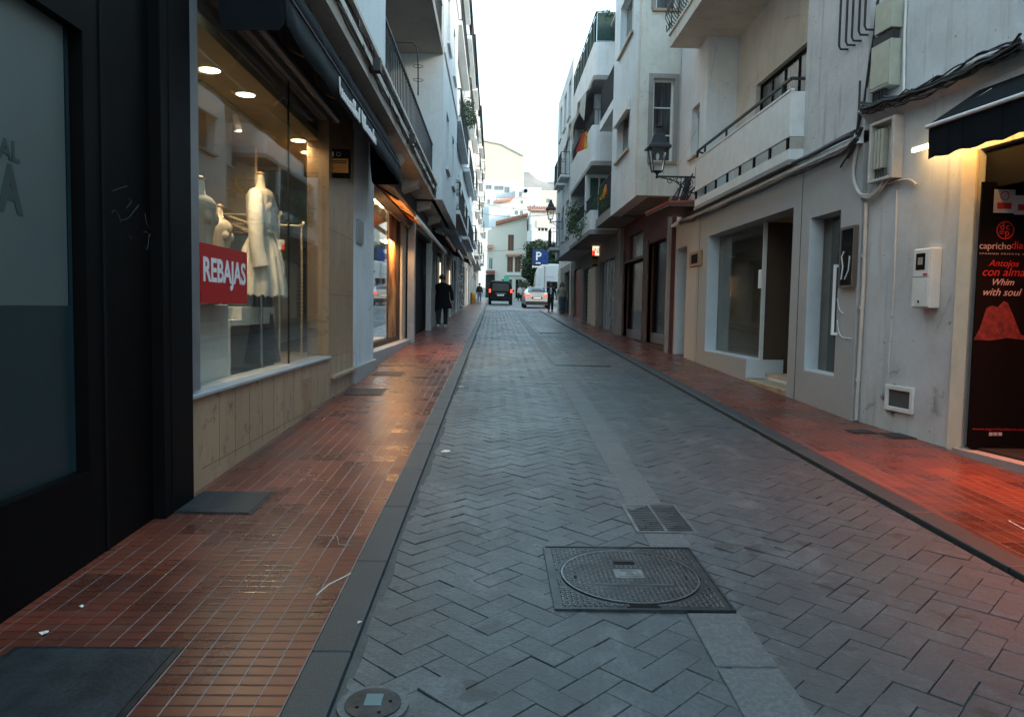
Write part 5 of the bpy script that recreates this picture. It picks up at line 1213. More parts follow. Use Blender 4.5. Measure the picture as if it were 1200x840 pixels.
form(-2.36, 2.36*880/(579-240), 1.60, .98, 'bare white ribbed dress form at the left edge of the shop window', stand=1.51)
form(-2.62, 2.62*880/(579-262), 1.62, .88, 'beige bare dress form set behind the red sale poster', stand=.82)
# clothes rail
o = thing('clothes_rail', 'pale metal clothes rail with empty hangers deep in the boutique', 'clothes rail', (-2.9, 9, .8)); m = MB()
xr = -2.95; yr0, yr1 = 2.95*880/(579-345), 2.95*880/(579-374)
xr0 = -3.6
for y in (8.6, 9.6): m.tube(smooth([(xr0,y,.82),(xr0,y,2.4),(xr0+.05,y,2.5),(xr0+1.1,y,2.5),(xr0+1.16,y,2.4),(xr0+1.16,y,.82)]), .014, 6)
m.bar((xr0+.6,8.6,2.49),(xr0+.6,9.6,2.49),.025); m.build('rail', M['cream_paint'], o)
for i in range(9):
    y = 8.66+i*.105; m = MB(); x = xr0+.6
    m.tube([(x,y,2.51),(x,y,2.42),(x-.2,y,2.32),(x+.2,y,2.32),(x,y,2.42)], .006, 5); hg = m.build('hanger', M['form_beige'], o)
for i, (a, mt_) in enumerate(((8.72,'cloth_blue'),(8.9,'cloth_blue'),(9.1,'cloth_blue'),(9.3,'cloth_dark'))):
    g_ = thing('garment', ['steel blue garment on hanger nearest the dress form','steel blue garment hanging second on the rail','steel blue garment hanging third on the rail','charcoal garment hanging last on the rail'][i], 'garment', (xr0+.6, a, 2.3), 'garments on the boutique clothes rail'); m = MB(); x = xr0+.6; rings = []
    for z, w, tk in ((2.33,.05,.02),(2.29,.22,.04),(2.1,.25,.05),(1.7,.27,.06),(1.3,.30,.07)): rings.append([(x+w*cos(2*pi*k/20)*(1+.04*sin(k*2.2)), a+tk*sin(2*pi*k/20)*(1+.3*sin(k*3.0)), z) for k in range(20)])
    m.loft(rings, True, True); m.build('cloth', M[mt_], g_)
o = thing('dark_trousers', 'dark charcoal skirt hanging near the foot of the shop window', 'garment', (-2.5, 8.6, .9), 'garments on the boutique clothes rail'); m = MB(); rings = []
for z, w in ((1.75,.14),(1.4,.20),(1.05,.28),(.88,.34)): rings.append([(-2.55+w*.5*cos(2*pi*k/24)*(1+.08*sin(k*2.5)), 8.35+w*sin(2*pi*k/24)*(1+.08*sin(k*2.5)), z) for k in range(24)])
m.loft(rings, True, True); m.build('cloth', M['cloth_dark'], o)
# hanging little sign beside the column
ys = 9.5; fh = FC(ys); h0 = fh.hit(383.5, 208); h1 = fh.hit(410.5, 175)
o = thing('hanging_sign', 'small black framed orange sign jutting from the marble column under the awning', 'sign', (h0[0], ys, h0[1]))
m = MB(); m.box(h0[0]-.04, h1[0], ys, ys+.05, h0[1], h1[1]); m.build('frame', M['black_matte'], o, bevel=.004)
wd, ht = h1[0]-h0[0], h1[1]-h0[1]
m = MB(); m.box(h0[0]-.01, h1[0]-.025, ys-.006, ys-.001, h0[1]+ht*.17, h0[1]+ht*.66); pn_ = m.build('orange_panel', simple('orange_panel', (.62,.25,.03), .5, bump=0), o)
text('M', ht*.22, (h0[0]+.0, ys-.004, h1[1]-ht*.26), (1,0,0), (0,0,1), M['sign_white'], 'lettering', o, ext=.001, sx=1.4, bold=.002); text('O', ht*.22, (h0[0]+wd*.38, ys-.004, h1[1]-ht*.26), (1,0,0), (0,0,1), M['alu_grey'], 'lettering', o, ext=.001)
for k_, (z_, a_, b_) in enumerate(((.56,.08,.86),(.50,.1,.84),(.30,.1,.3))):
    m = MB(); m.box(h0[0]+wd*a_, h0[0]+wd*b_, ys-.008, ys-.0065, h0[1]+ht*z_, h0[1]+ht*(z_+.035)); m.build('printed_line', simple('print_brown', (.03,.008,.003)), pn_)
# white wall between boutique and next shop
m = MB(); f.wall(m, 10.93, 12.85, -.2, 4.2, .25, ()); m.build('side_wall', M['plaster_blue'], LB)
m = MB(); f.box(m, 10.95, 12.85, -.1, .62, -.06, -.001); m.build('grey_plinth', M['panel_grey'], LB)
m = MB(); u0, z1 = H(417, 256); u1, z0 = H(424, 287); f.box(m, u0, u1, z0, z1, -.03, -.001); each(m, 'notice_frame', M['alu_grey'], LB)
# --- awning of the boutique
aw = thing('boutique_awning', 'long black fabric awning with faint white script over the boutique', 'awning', (-2.0, 5.4, 3.5))
A0, A1 = 5.60, 12.3
prof = [(-2.04,4.30),(-1.86,4.27),(-1.70,4.16),(-1.60,3.98),(-1.54,3.76)]
m = MB(); n = 24; rings = []
for i in range(n+1):
    y = A0+(A1-A0)*i/n; wv = .006*sin(i*2.1); rings.append([(a+wv*(j/4), y, z) for j, (a, z) in enumerate(prof)])
m.loft(rings, False, True, closed=False); o = m.build('hood', M['awning_black'], aw); s_ = o.modifiers.new('Solidify','SOLIDIFY'); s_.thickness = .006
m = MB(); rings = []
for i in range(n+1):
    y = A0+(A1-A0)*i/n; c = .05 if i in (0, n) else 0; rings.append([(-1.538, y, 3.748), (-1.533+.006*sin(i*1.9), y, 3.60), (-1.528+.01*sin(i*1.9), y, 3.47+c)])
m.loft(rings, False, True, closed=False); vl = m.build('valance', M['awning_black'], aw); s_ = vl.modifiers.new('Solidify','SOLIDIFY'); s_.thickness = .005
for y in (A0, A1):
    m = MB(); m.prism([(-2.03,3.80),(-2.04,4.29),(-1.86,4.26),(-1.70,4.15),(-1.60,3.97),(-1.54,3.75),(-1.54,3.53),(-1.58,3.48),(-1.97,3.47),(-2.0,3.52)], 'y', y-.004, y+.004); each(m, 'end_panel', M['awning_black'], aw)
m = MB(); m.tube([(-1.530,A0,3.755),(-1.530,A1,3.755)], .006, 6); m.build('piping', M['alu_grey'], aw)
m = MB()
for i in range(1, 5): y = A0+(A1-A0)*i/5; m.tube([(a+.004,y,z+.004) for a, z in prof], .004, 4)
m.build('seam', M['cable'], aw)
m = MB(); m.tube([(-1.95,A0+.1,3.78),(-1.95,9.35,3.78)], .055, 12); m.build('roller_tube', simple('roller_grey', (.12,.11,.11), .4, .5), aw)
m = MB()
for y in (7.0, 8.4): m.bar((-1.98,y,3.85),(-1.62,y+.5,3.8),.02); m.bar((-1.98,y+.1,3.9),(-1.9,y-.4,3.9),.012)
each(m, 'folding_arm', M['marble_dark'], aw)
rs_ = random.Random(77); m = MB()
for (ya, yb2) in ((7.4, 8.45), (8.62, 9.6)):         # the two cursive words cannot be read in the photograph
    y = ya; P_ = [(-1.518, y, 3.70)]
    while y < yb2:
        h = rs_.choice((.06, .07, .13)); P_ += [(-1.518, y+.03, 3.54), (-1.518, y+.055, 3.54+h), (-1.518, y+.03, 3.54+h*.9), (-1.518, y+.075, 3.535)]; y += .085
    m.tube(smooth(P_, 3), .009, 4)
m.build('script_lettering', M['sign_white'], aw)
# --- upper floors
fu = FL(-1.58); ZT = 16.3; ZN = 11.3
m = MB(); fu.wall(m, 5.21, 10.8, 4.65, ZN, .3, [(6.2,7.6,5.6,7.4),(6.2,7.6,9.0,10.6)]); fu.box(m, 10.5, 10.8, 4.66, ZN, .301, 1.1)
fu.box(m, 5.21, 5.4, 4.65, ZN, .301, 5); fu.box(m, 5.4, 26, 0, ZN-.3, 4.7, 5); fu.box(m, 19.3, 26, ZN-.29, ZT, 4.7, 5); fu.box(m, 19.601, 19.8, ZN, ZT, .9, 4.7); m.build('upper_wall', M['plaster_blue'], LB)
for z in (5.6, 9.0): window(fu, LB, 6.2, 7.6, z, z+1.6, .15, nx=2)
m = MB(); fu.box(m, 5.21, 26, 4.25, 4.65, -.02, .9); fu.box(m, 5.21, 26, 4.40, 4.48, -.07, -.02); fu.box(m, 5.21, 26, 4.60, 4.655, -.10, -.02); m.build('cornice', M['plaster_cream'], LB)
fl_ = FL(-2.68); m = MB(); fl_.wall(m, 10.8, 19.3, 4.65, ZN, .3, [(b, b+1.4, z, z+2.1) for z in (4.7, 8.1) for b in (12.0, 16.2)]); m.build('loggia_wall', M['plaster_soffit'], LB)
for z in (4.7, 8.1):
    for b in (12.0, 16.2): window(fl_, LB, b, b+1.4, z, z+2.1, .1, .06, nx=2, frame='white_paint')
m = MB()
for z in (7.85,): m.box(-2.679, -1.38, 10.8, 19.3, z, z+.22)
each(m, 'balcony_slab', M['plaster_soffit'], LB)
for z, x in ((4.68,-1.63),(8.1,-1.43),): railing(LB, [(x,10.82),(x,19.28)], z, z+.93, .21, .0075, rail=.028)
fb_ = FL(-1.36); bw = [(20.6, 21.7, z, z+1.5) for z in (5.3, 8.6, 11.9)] + [(23.4, 24.5, z, z+1.5) for z in (5.3, 8.6, 11.9)]
m = MB(); fb_.wall(m, 19.3, 26.0, 4.25, ZT, .3, bw); m.box(-2.98,-1.661,19.3,19.6,4.25,ZT); m.build('bay_wall', M['plaster_blue'], LB)
for w_ in bw: window(fb_, LB, *w_, .14, nx=2, sill='plaster_white')
m = MB(); 
for z in (7.9, 11.2, 14.5): fb_.box(m, 19.3, 26, z, z+.12, -.04, -.001)
m.build('band', M['plaster_white'], LB)
m = MB(); m.box(-6.5, -1.3, 19.2, 26, ZT, ZT+.2); m.box(-6.5, -1.35, 5.2, 19.19, ZN, ZN+.2); m.build('roof_slab', M['black_matte'], LB)
o = thing('clothes_pole', 'thin bent iron pole with two rings standing on the first floor balcony', 'pole', (-1.9, 14, 4.65)); yk = 14.2; q = [FC(yk).hit(a, b) for a, b in ((462,50),(484,50),(489,56),(490,80),(490,112))]
m = MB(); m.tube([(a, yk, z) for a, z in q], .014, 6); m.build('pole', M['iron'], o)
for y_ in (78, 94):
    c = FC(yk).hit(490, y_); m = MB(); m.tube([(c[0]+.09*cos(2*pi*k/16), yk+.09*sin(2*pi*k/16), c[1]) for k in range(17)], .006, 4); m.build('ring', M['iron'], o)
m = MB()
for y in (13.6, 16.4, 19.6, 22.8): m.hexa([(-2.04,y,4.0),(-1.72,y,4.12),(-1.72,y+.45,4.12),(-2.04,y+.45,4.0),(-2.04,y,4.249),(-1.66,y,4.249),(-1.66,y+.45,4.249),(-2.04,y+.45,4.249)])
each(m, 'bracket', M['plaster_white'], LB)
# cables along the cornice
rnd = random.Random(8); m = MB()
for k in range(7):
    P_ = []; zz = 4.33+k*.045
    for i in range(60): y = 6+i*.34; P_.append((-1.53+.03*rnd.random()-.02*k*.2, y, zz+.03*sin(i*.9+k)+rnd.uniform(-.01,.01)))
    m.tube(P_, .009, 4)
tag(m.build('cable_bundle', M['cable']), 'loose cables strung along the cornice above the boutique awning', 'cables')
m = MB(); r_ = random.Random(12)
for i in range(26): y = 8+i*.45+r_.uniform(-.2,.2); z = 4.5+r_.uniform(-.15,.1); m.tube(smooth([(-1.50,y,z),(-1.46,y+.12,z-.13*r_.random()),(-1.50,y+.3,z+.06)]), .008, 4)
for y in (9.3, 13.2): m.box(-1.56+.001, -1.42, y, y+.14, 4.35, 4.5)
tag(m.build('cable_tangle', M['cable']), 'tangle of loose cable ends and clips under the iron balcony', 'cables')

# ---- LC: glowing shop under the same building
f23 = FL(-2.30); T = f23.hit
LCs = thing('glowing_shop', 'shopfront with a brightly lit orange display and dark brown frames', 'shopfront', (-2.3, 16, .4))
w0, w1 = T(437,300)[0], T(455.5,300)[0]; p1 = T(467,300)[0]; c0, c1 = T(469,300)[0], T(479,300)[0]
zb0 = .82; zt0 = T(442,227)[1]
m = MB(); f23.wall(m, 12.86, 19.2, 0, 4.2, .08, [(w0-.1, w1, zb0, zt0), (w1+.02, p1, zb0, zt0-.05), (c1+.15, 19.1, .7, 3.4)]); f.box(m, 12.86, 24.0, 3.55, 4.2, -.02, .249); m.build('brown_front', simple('front_brown', (.045,.028,.022), .6), LCs)
m = MB(); f23.box(m, c0, c1, .7, zt0-.1, -.05, -.001); f23.box(m, w1, p1+.1, zt0-.15, zt0-.03, -.05, -.001); each(m, 'cream_pilaster', M['cream_paint'], LCs)
m = MB(); f23.box(m, w0-.1, w1, zb0, zb0+.03, .081, .9); f23.box(m, w0-.1, w1, zb0+.03, zt0, .9, .92); f23.box(m, w0-.12, w0-.1, zb0, zt0, .081, .9); f23.box(m, w0-.1, w1, zt0, zt0+.03, .081, .9); each(m, 'display_case', simple('case_yellow', (.75,.62,.38), .5), LCs)
m = MB(); f23.box(m, w0-.1, w1, zb0+.03, zt0, .02, .028); m.build('display_glass', M['clear_glass'], LCs)
M['strip_glow'] = emit('strip_glow', (1,.80,.50), 9)
m = MB(); f23.box(m, w0, w1-.05, zt0-.07, zt0-.03, .1, .14); f23.box(m, w1-.10, w1-.06, zb0+.05, zt0-.1, .7, .74); f23.box(m, w0, w1-.1, zb0+.032, zb0+.05, .6, .64); each(m, 'light_strip', M['strip_glow'], LCs)
area('display_light', f23.P((w0+w1)/2, zt0-.1, .35), f23.P((w0+w1)/2, 0, .35), 1.0, (1,.66,.30), 45, sy=.3); area('doorway_light', f23.P((w1+p1)/2, 3.0, -.1), f23.P((w1+p1)/2, .8, .35), .8, (1,.5,.18), 9, sy=.2)
# things in the display
m = MB(); f23.box(m, w0+.1, w1-.4, 2.2, 2.75, .45, .50); f23.box(m, w0+.1, w1-.3, 1.75, 1.9, .42, .6); f23.box(m, w0+.15, w1-.3, 1.1, 1.62, .45, .5); f23.box(m, w0+.2, w1-.5, .85, 1.05, .4, .6); each(m, 'display_goods', M['white_paint'], LCs)
m = MB(); f23.box(m, w0+.15, w1-.45, 1.45, 1.52, .44, .449); f23.box(m, w0+.3, w1-.5, 1.2, 1.26, .44, .449); each(m, 'red_goods', M['red_sign'], LCs)
t = NT('poster_orange'); p = t.pos(); n = t.noise(p, 1.6, 3, .5); n2 = t.noise(p, 5, 5, .6)
M['poster_orange'] = t.pbr(t.mix(t.ramp(n, (.38,0),(.62,1)), t.mix(n2, (.62,.30,.10), (.75,.45,.2)), (.16,.06,.025)), .5)
m = MB(); f23.box(m, w1+.02, p1, zb0, zt0-.05, .05, .07); m.build('printed_poster', M['poster_orange'], LCs)
m = MB(); f23.box(m, c1+.15, 19.1, .7, 3.4, .06, .08); m.build('dark_door', M['dark_pane'], LCs)
m = MB(); f23.box(m, 12.86, 19.2, .3, .72, -.22, -.001); m.build('step', M['panel_grey'], LCs, bevel=.01)
# folded awning with warm underside and pale bar
aw2 = thing('folded_awning', 'half folded orange lit awning with pale front bar beyond the black one', 'awning', (-1.8, 15, 3.5))
fa2 = FL(-1.72); a0, za = fa2.hit(462, 210); a1, zb2 = fa2.hit(521, 266); am = fa2.hit(488, 226)[0]
za = 3.62
m = MB(); m.hexa([(-2.04,a0,za-.02),(-1.74,a0,za-.16),(-1.74,am+2,za-.16),(-2.04,am+2,za-.02),(-2.04,a0,za+.03),(-1.72,a0,za-.1),(-1.72,am+2,za-.1),(-2.04,am+2,za+.03)]); m.build('canopy', simple('awning_orange', (.50,.20,.07), .8, bump=.2), aw2)
m = MB(); m.box(-1.77,-1.70,am,a1+1,za-.20,za-.10); m.build('front_bar', M['white_paint'], aw2, bevel=.01)
m = MB()
for y in (a0+.4, am-.2, am+3): m.bar((-2.0,y,za-.06),(-1.76,y+.5,za-.17),.03)
each(m, 'arm', M['rust'], aw2)
area('awning_warm_light', (-1.95, (a0+am)/2, 3.15), (-1.9, (a0+am)/2+.1, 4), .8, (1,.45,.12), .9, sy=.2)
# ---- LD: row of dark shopfronts up the street
LD = thing('dark_shop_row', 'row of dark shopfronts with grey posts beneath the balconies', 'shopfront', (-2.1, 24, .5))
def fseg(a, b): return f.hit(a, 350)[0], f.hit(b, 350)[0]
m = MB(); fd = FL(-2.25); fd.box(m, 19.21, 26, -.1, 4.2, .0, .2); m.build('dark_wall', M['black_matte'], LD)
m = MB(); 
for a, b in ((483,487),(503.5,507.5)): u0, u1 = fseg(a, b); f.box(m, u0, u0+.3, .3, 3.9, -.05, .12)
each(m, 'post', M['alu_grey'], LD)
u = f.hit(489, 330)[0]; m = MB(); f.box(m, u+.05, u+.16, .85, 3.3, .16, .195); m.build('light_strip', emit('strip_cool', (1,.86,.7), 1.4), LD)
# row of walls y 26..84 (ground floor)
m = MB(); hol = []; y = 26.6; r_ = random.Random(2)
while y < 83: w_ = r_.uniform(1.3, 2.4); hol.append((y, y+w_, y*SL+.25, y*SL+2.75)); y += w_ + r_.uniform(.5, 1.1)
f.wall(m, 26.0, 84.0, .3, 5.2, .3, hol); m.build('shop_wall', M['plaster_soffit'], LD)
for i, h in enumerate(hol):
    m = MB(); f.box(m, h[0], h[1], h[2], h[3], .15, .18); m.build('shop_pane', M[['dark_pane','dark_interior','marble_dark','brown_frame'][i % 4]], LD)
m = MB()
for i, h in enumerate(hol):
    if i % 2 == 0: f.box(m, h[1]+.05, h[1]+.4, .3, 4.4, -.08, -.001)
each(m, 'pilaster', M['plaster_white'], LD)
u = f.hit(512, 330)[0]; m = MB(); f.box(m, 27.2, 29.8, 1.0, 3.4, .02, .14); m.build('wood_door', simple('wood_door', (.10,.045,.02), .5), LD)
for (px, lab) in ((515,'small glowing strip lamp in a doorway behind the dark coated walker'),(526,'second glowing strip lamp farther up the left doorways')):
    u = f.hit(px, 330)[0]; m = MB(); f.box(m, u, u+.14, 2.3, 3.2, -.03, -.004); tag(m.build('strip_lamp', emit('strip_dim', (1,.78,.55), .5)), lab, 'lamp')
def small_awning(y0, y1, z, col, lab, proj=.45, par=None):
    o = thing('small_awning', lab, 'awning', (-2.0, y0, z)); m = MB(); m.hexa([(-2.03,y0,z),(-2.03+proj,y0,z-.16),(-2.03+proj,y1,z-.16),(-2.03,y1,z),(-2.03,y0,z+.05),(-2.03+proj,y0,z-.1),(-2.03+proj,y1,z-.1),(-2.03,y1,z+.05)]); m.build('canopy', col, o)
    m = MB(); m.box(-2.03+proj,-1.98+proj,y0,y1,z-.2,z-.1); m.build('front_bar', M['white_paint'] if 'red' not in lab else M['terracotta'], o)
small_awning(24.2, 29.5, 3.9, M['awning_black'], 'narrow folded awning with red front bar beneath the second balcony'); small_awning(32, 37, 4.1, M['awning_black'], 'dark folded awning halfway up the left shops'); small_awning(46, 50, 4.6, M['awning_black'], 'far dark folded awning high up the left shops')
# wall mounted boxes
for (y, z, lab) in ((27.0, 5.6, 'white air conditioner box on the left facade above the shops'),(31.0, 5.3,'second air conditioner box farther along the left facade')):
    o = thing('air_conditioner', lab, 'air conditioner', (-1.4, y, z)); m = MB(); m.box(-1.59,-1.25,y,y+.8,z,z+.55); m.build('case', M['white_paint'], o, bevel=.02); m = MB(); m.lathe([(.2,0),(.2,.01)], (-1.42,y-.0,z+.27), 14); 
    m = MB(); m.tube([(-1.42+.18*cos(2*pi*k/16),y-.01,z+.27+.18*sin(2*pi*k/16)) for k in range(17)], .012, 5); m.build('fan_ring', M['iron'], o)
# dried climber on a pillar + planter
# ---- far left buildings
def left_block(name, lab, y0, y1, xw, zt, bal, mat, seed, floors, pitch=2.5):
    o = thing(name, lab, 'building', (-4, (y0+y1)/2, 0)); fx_ = FL(xw); r_ = random.Random(seed); hs_ = []
    for z in floors:
        u = y0+.9
        while u+1.1 < y1-.4: hs_.append((u, u+1.1, z+(.1 if bal else .8), z+2.2)); u += pitch
    zb = y0*SL+3.8
    m = MB(); fx_.wall(m, y0, y1, zb, zt, .3, hs_); m.build('street_wall', mat, o)
    m = MB(); fx_.box(m, y0+.01, y0+.3, 4.2, zt, .301, 4.5); fx_.box(m, y1-.3, y1-.01, 0, zt, .301, 4.5); fx_.box(m, y0+.01, y1-.01, 0, zt, 4.5, 4.7); fx_.box(m, y0+.3, y1-.3, zb, zb+.2, .301, 4.5); fx_.box(m, y0+.3, y1-.3, zt-.3, zt-.15, .301, 4.5); m.build('outer_wall', mat, o)
    for i, h in enumerate(hs_): window(fx_, o, *h, .12, .07, nx=2, frame=['white_paint','alu_grey','wood_shutter'][r_.randrange(3)], pane=['dark_pane','green_shutter','curtain_pane'][r_.randrange(3)])
    m = MB(); fx_.box(m, y0-.05, y1, zt, zt+.18, -.22, 4.7); m.build('eave', M['black_matte'], o)
    m = MB()
    for z in floors: fx_.box(m, y0+.02, y1-.02, z-.1, z, -.035, -.001)
    m.build('band', M['plaster_white'], o)
    if bal:
        for z in floors:
            for a, b in bal:
                m = MB(); fx_.box(m, a, b, z-.14, z+.0, -.34, -.036); s = m.build('balcony', M['plaster_white'], o); xr = xw+.32
                railing(o, [(xw+.02,a+.03),(xr,a+.03),(xr,b-.03),(xw+.02,b-.03)], z+.02, z+.95, .16 if y0 < 50 else .3, .010, rail=.035)
    return o
fl1 = [4.95, 8.15, 11.4, 14.3]
left_block('balcony_block', 'white block with iron balconies just past the projecting bay', 26.0, 45.0, -1.6, 16.9, [(26.6, 34.5), (36.2, 44.4)], M['plaster_blue'], 4, fl1, 2.6)
left_block('plain_block', 'pale narrow block with a dark eave farther up the left side', 45.0, 63.0, -1.55, 17.3, [(46,50.5),(56,60.5)], M['plaster_white'], 5, [5.6, 8.8, 11.9, 14.7], 2.9)
left_block('end_block', 'last pale block of the left row before the cream house', 63.0, 84.0, -1.5, 18.0, [(64.5,69),(76,80)], M['bg_white'], 6, [6.2, 9.3, 12.3, 15.2], 3.1)
# plant + dish on a balcony, hanging shop signs
m = MB(); rr2 = random.Random(14)
for i in range(8): leafclump(m, (-1.05, 27.5+i*.35, 8.75+rr2.uniform(-.2,.25)), .28, 55, .06, rr2)
tag(m.build('balcony_plant', M['leaf']), 'round green plant on a second floor balcony of the left block', 'plant')
m = MB()
for i in range(18): leafclump(m, (-1.75, 40.0+rr2.uniform(-.3,.3), 1.6+i*.17), .16, 28, .05, rr2)
tag(m.build('climbing_plant', leafmat('leaf_dry', (.10,.05,.02), (.16,.09,.04), (.2,.14,.08))), 'dry brown climber on a pillar far along the left shops', 'plant')
# projecting sign on far left roofline
o = thing('roof_sign', 'small dark square sign jutting from the far left roofline', 'sign', (-1.0, 80, 19)); q0 = FC(80).hit(563, 185); q1 = FC(80).hit(567, 175)
m = MB(); m.box(q0[0]-.3, q1[0], 80, 80.1, q0[1], q1[1]); m.build('panel', M['black_matte'], o); m = MB(); m.box(q0[0], q1[0]-.12, 79.97, 79.99, q0[1]+.15, q0[1]+.4); m.box(q0[0], q1[0]-.12, 79.97, 79.99, q0[1]+.52, q0[1]+.75); m.build('mark', M['sign_white'], o)
# ================================================================== BACKGROUND
def house(name, lab, x0, x1, y0, y1, z0, z1, mat, holes=(), th=.3):
    o = thing(name, lab, 'house', ((x0+x1)/2, (y0+y1)/2, z0)); fc = FC(y0)
    m = MB(); fc.wall(m, x0, x1, z0, z1, th, holes); m.box(x0, x0+th, y0+th+.001, y1, z0, z1); m.box(x1-th, x1, y0+th+.001, y1, z0, z1); m.box(x0+th, x1-th, y1-th, y1, z0, z1); m.build('wall', mat, o)
    m = MB(); m.box(x0+.01, x1-.01, y0+.01, y1-.01, z1, z1+.12); m.build('roof_slab', M['plaster_soffit'] if mat != M['bg_white'] else mat, o); return o, fc
def px_rect(fc, a, b, c, d):
    x0, z1 = fc.hit(a, b); x1, z0 = fc.hit(c, d); return (x0, x1, z0, z1)
def tiled(o, x0, x1, y0, y1, z0, z1, name='roof', ov=.3):
    """lean-to tiled roof rising from y0 to y1, with real tile ridges"""
    m = MB(); n = max(4, int((x1-x0+2*ov)/.28)); w = (x1-x0+2*ov)/n
    m.hexa([(x0-ov,y0-ov,z0-.06),(x1+ov,y0-ov,z0-.06),(x1+ov,y1,z1-.06),(x0-ov,y1,z1-.06),(x0-ov,y0-ov,z0),(x1+ov,y0-ov,z0),(x1+ov,y1,z1),(x0-ov,y1,z1)])
    for i in range(n): x = x0-ov+w*(i+.5); m.tube([(x,y0-ov-.05,z0+.01),(x,y1,z1+.01)], w*.32, 6)
    return m.build(name, M['terracotta'], o)
# cream house closing the street
YB = 96.0; fc = FC(YB); x0, _ = fc.hit(571, 300); x1, _ = fc.hit(617, 300); ztb = fc.hit(590, 262)[1]
R1 = px_rect(fc, 595.5, 275, 602, 294); R2 = px_rect(fc, 594.5, 301, 601, 319); R3 = px_rect(fc, 603.5, 301, 610, 319); R4 = px_rect(fc, 573, 302, 577.5, 316)
D1 = px_rect(fc, 588, 327, 600, 350); D2 = px_rect(fc, 604, 327, 612, 350)
o, _ = house('cream_corner_house', 'cream house with brown shuttered windows closing the end of the street', x0, x1, YB, YB+12, 1, ztb-1.0, M['bg_cream'], [R1, R2, R3, R4, D1, D2])
for r in (R1, R2, R3): window(fc, o, *r, .1, .09, nx=2, nz=2, frame='wood_shutter', pane='brown_frame')
window(fc, o, *R4, .1, .07, nx=2, frame='white_paint', pane='green_shutter')
for r in (D1, D2): window(fc, o, *r, .15, .08, nx=2, frame='alu_grey')
m = MB(); a = fc.hit(593, 300); b = fc.hit(612, 297.5); m.hexa([(a[0],YB-.45,a[1]-.05),(b[0],YB-.45,a[1]-.05),(b[0],YB,a[1]+.15),(a[0],YB,a[1]+.15),(a[0],YB-.45,a[1]+.03),(b[0],YB-.45,a[1]+.03),(b[0],YB-.001,a[1]+.25),(a[0],YB-.001,a[1]+.25)]); m.build('tile_ledge', M['terracotta'], o)
m = MB(); a = fc.hit(592, 321); b = fc.hit(613, 320); fc.box(m, a[0], b[0], a[1]-.18, a[1], -.25, -.001); m.build('string_course', M['bg_white'], o)
m = MB(); q = [fc.hit(a, b) for a, b in ((582,262),(600,258),(616,251),(619,258),(619,268),(571,268))]
xs_l = x0; m.prism([(x0,ztb-1.0),(x1,ztb-1.0),(x1,fc.hit(617,254)[1]),(fc.hit(583,262)[0],fc.hit(583,264)[1]),(x0,ztb-1.0+.02)], 'y', YB+.001, YB+11.9); m.build('gable', M['bg_cream'], o)
za, zb_ = fc.hit(583, 264)[1], fc.hit(617, 254)[1]; xa, xb = fc.hit(581, 262)[0], fc.hit(618.5, 254)[0]
m = MB(); m.hexa([(xa,YB-.5,za),(xb,YB-.5,zb_),(xb,YB+6,zb_+.3),(xa,YB+6,za+.3),(xa,YB-.5,za+.3),(xb,YB-.5,zb_+.3),(xb,YB+6,zb_+.6),(xa,YB+6,za+.6)])
for i in range(16): t_ = (i+.5)/16; m.tube([(xa+(xb-xa)*t_, YB-.6, za+(zb_-za)*t_+.32), (xa+(xb-xa)*t_, YB+6, za+(zb_-za)*t_+.62)], .14, 6)
m.build('tiled_roof', M['terracotta'], o)
m = MB(); a = fc.hit(571, 292); b = fc.hit(578, 289); m.hexa([(a[0],YB-.9,a[1]),(b[0],YB-.9,a[1]),(b[0],YB-.001,a[1]+.2),(a[0],YB-.001,a[1]+.2),(a[0],YB-.9,a[1]+.1),(b[0],YB-.9,a[1]+.1),(b[0],YB-.001,b[1]+.2),(a[0],YB-.001,b[1]+.2)]); m.build('porch_tiles', M['terracotta'], o)
m = MB(); a = fc.hit(569, 334); b = fc.hit(580, 318); m.hexa([(a[0],YB-1.2,b[1]-.35),(b[0],YB-1.2,b[1]-.35),(b[0],YB-.001,b[1]-.1),(a[0],YB-.001,b[1]-.1),(a[0],YB-1.2,b[1]-.2),(b[0],YB-1.2,b[1]-.2),(b[0],YB-.001,b[1]+.1),(a[0],YB-.001,b[1]+.1)]); m.build('shop_canopy', simple('canopy_dark_red', (.16,.03,.025), .7), o)
m = MB(); fc.box(m, a[0], b[0], 2.6, b[1]-.4, -.05, -.002); m.build('dark_storefront', M['dark_interior'], o)
# house behind the tree
YC = 90.0; fc2 = FC(YC); a0 = fc2.hit(621, 300)[0]; a1 = fc2.hit(668, 300)[0]; zt_ = fc2.hit(640, 247)[1]
Rw = px_rect(fc2, 630, 259, 642, 277); Rd = px_rect(fc2, 624, 300, 634, 318)
o, _ = house('balcony_villa', 'white villa with tiled eave and rounded balcony behind the big tree', a0, a1, YC, YC+10, 1, zt_, M['bg_white'], [Rw, Rd])
window(fc2, o, *Rw, .12, .09, nx=3, frame='white_paint'); window(fc2, o, *Rd, .12, .09, nx=2)
m = MB(); fc2.box(m, Rw[0]-.1, Rw[1]+.1, (Rw[2]+Rw[3])/2+.1, Rw[3]+.05, -.15, -.002); m.build('roller_blind', simple('blind_yellow', (.72,.66,.48), .7), o)
tiled(o, a0, a1, YC, YC+4, zt_-.1, zt_+1.0)
bzt, bzb = fc2.hit(630, 272)[1], fc2.hit(630, 284)[1]; bx0_, bx1_ = fc2.hit(617.5, 280)[0], fc2.hit(651, 280)[0]; m = MB()
m.prism([(bx0_,YC-.9),(bx0_+.5,YC-1.35),(bx1_-.5,YC-1.35),(bx1_,YC-.9),(bx1_,YC-.001),(bx0_,YC-.001)], 'z', bzb, bzt); m.build('balcony', M['bg_white'], o)
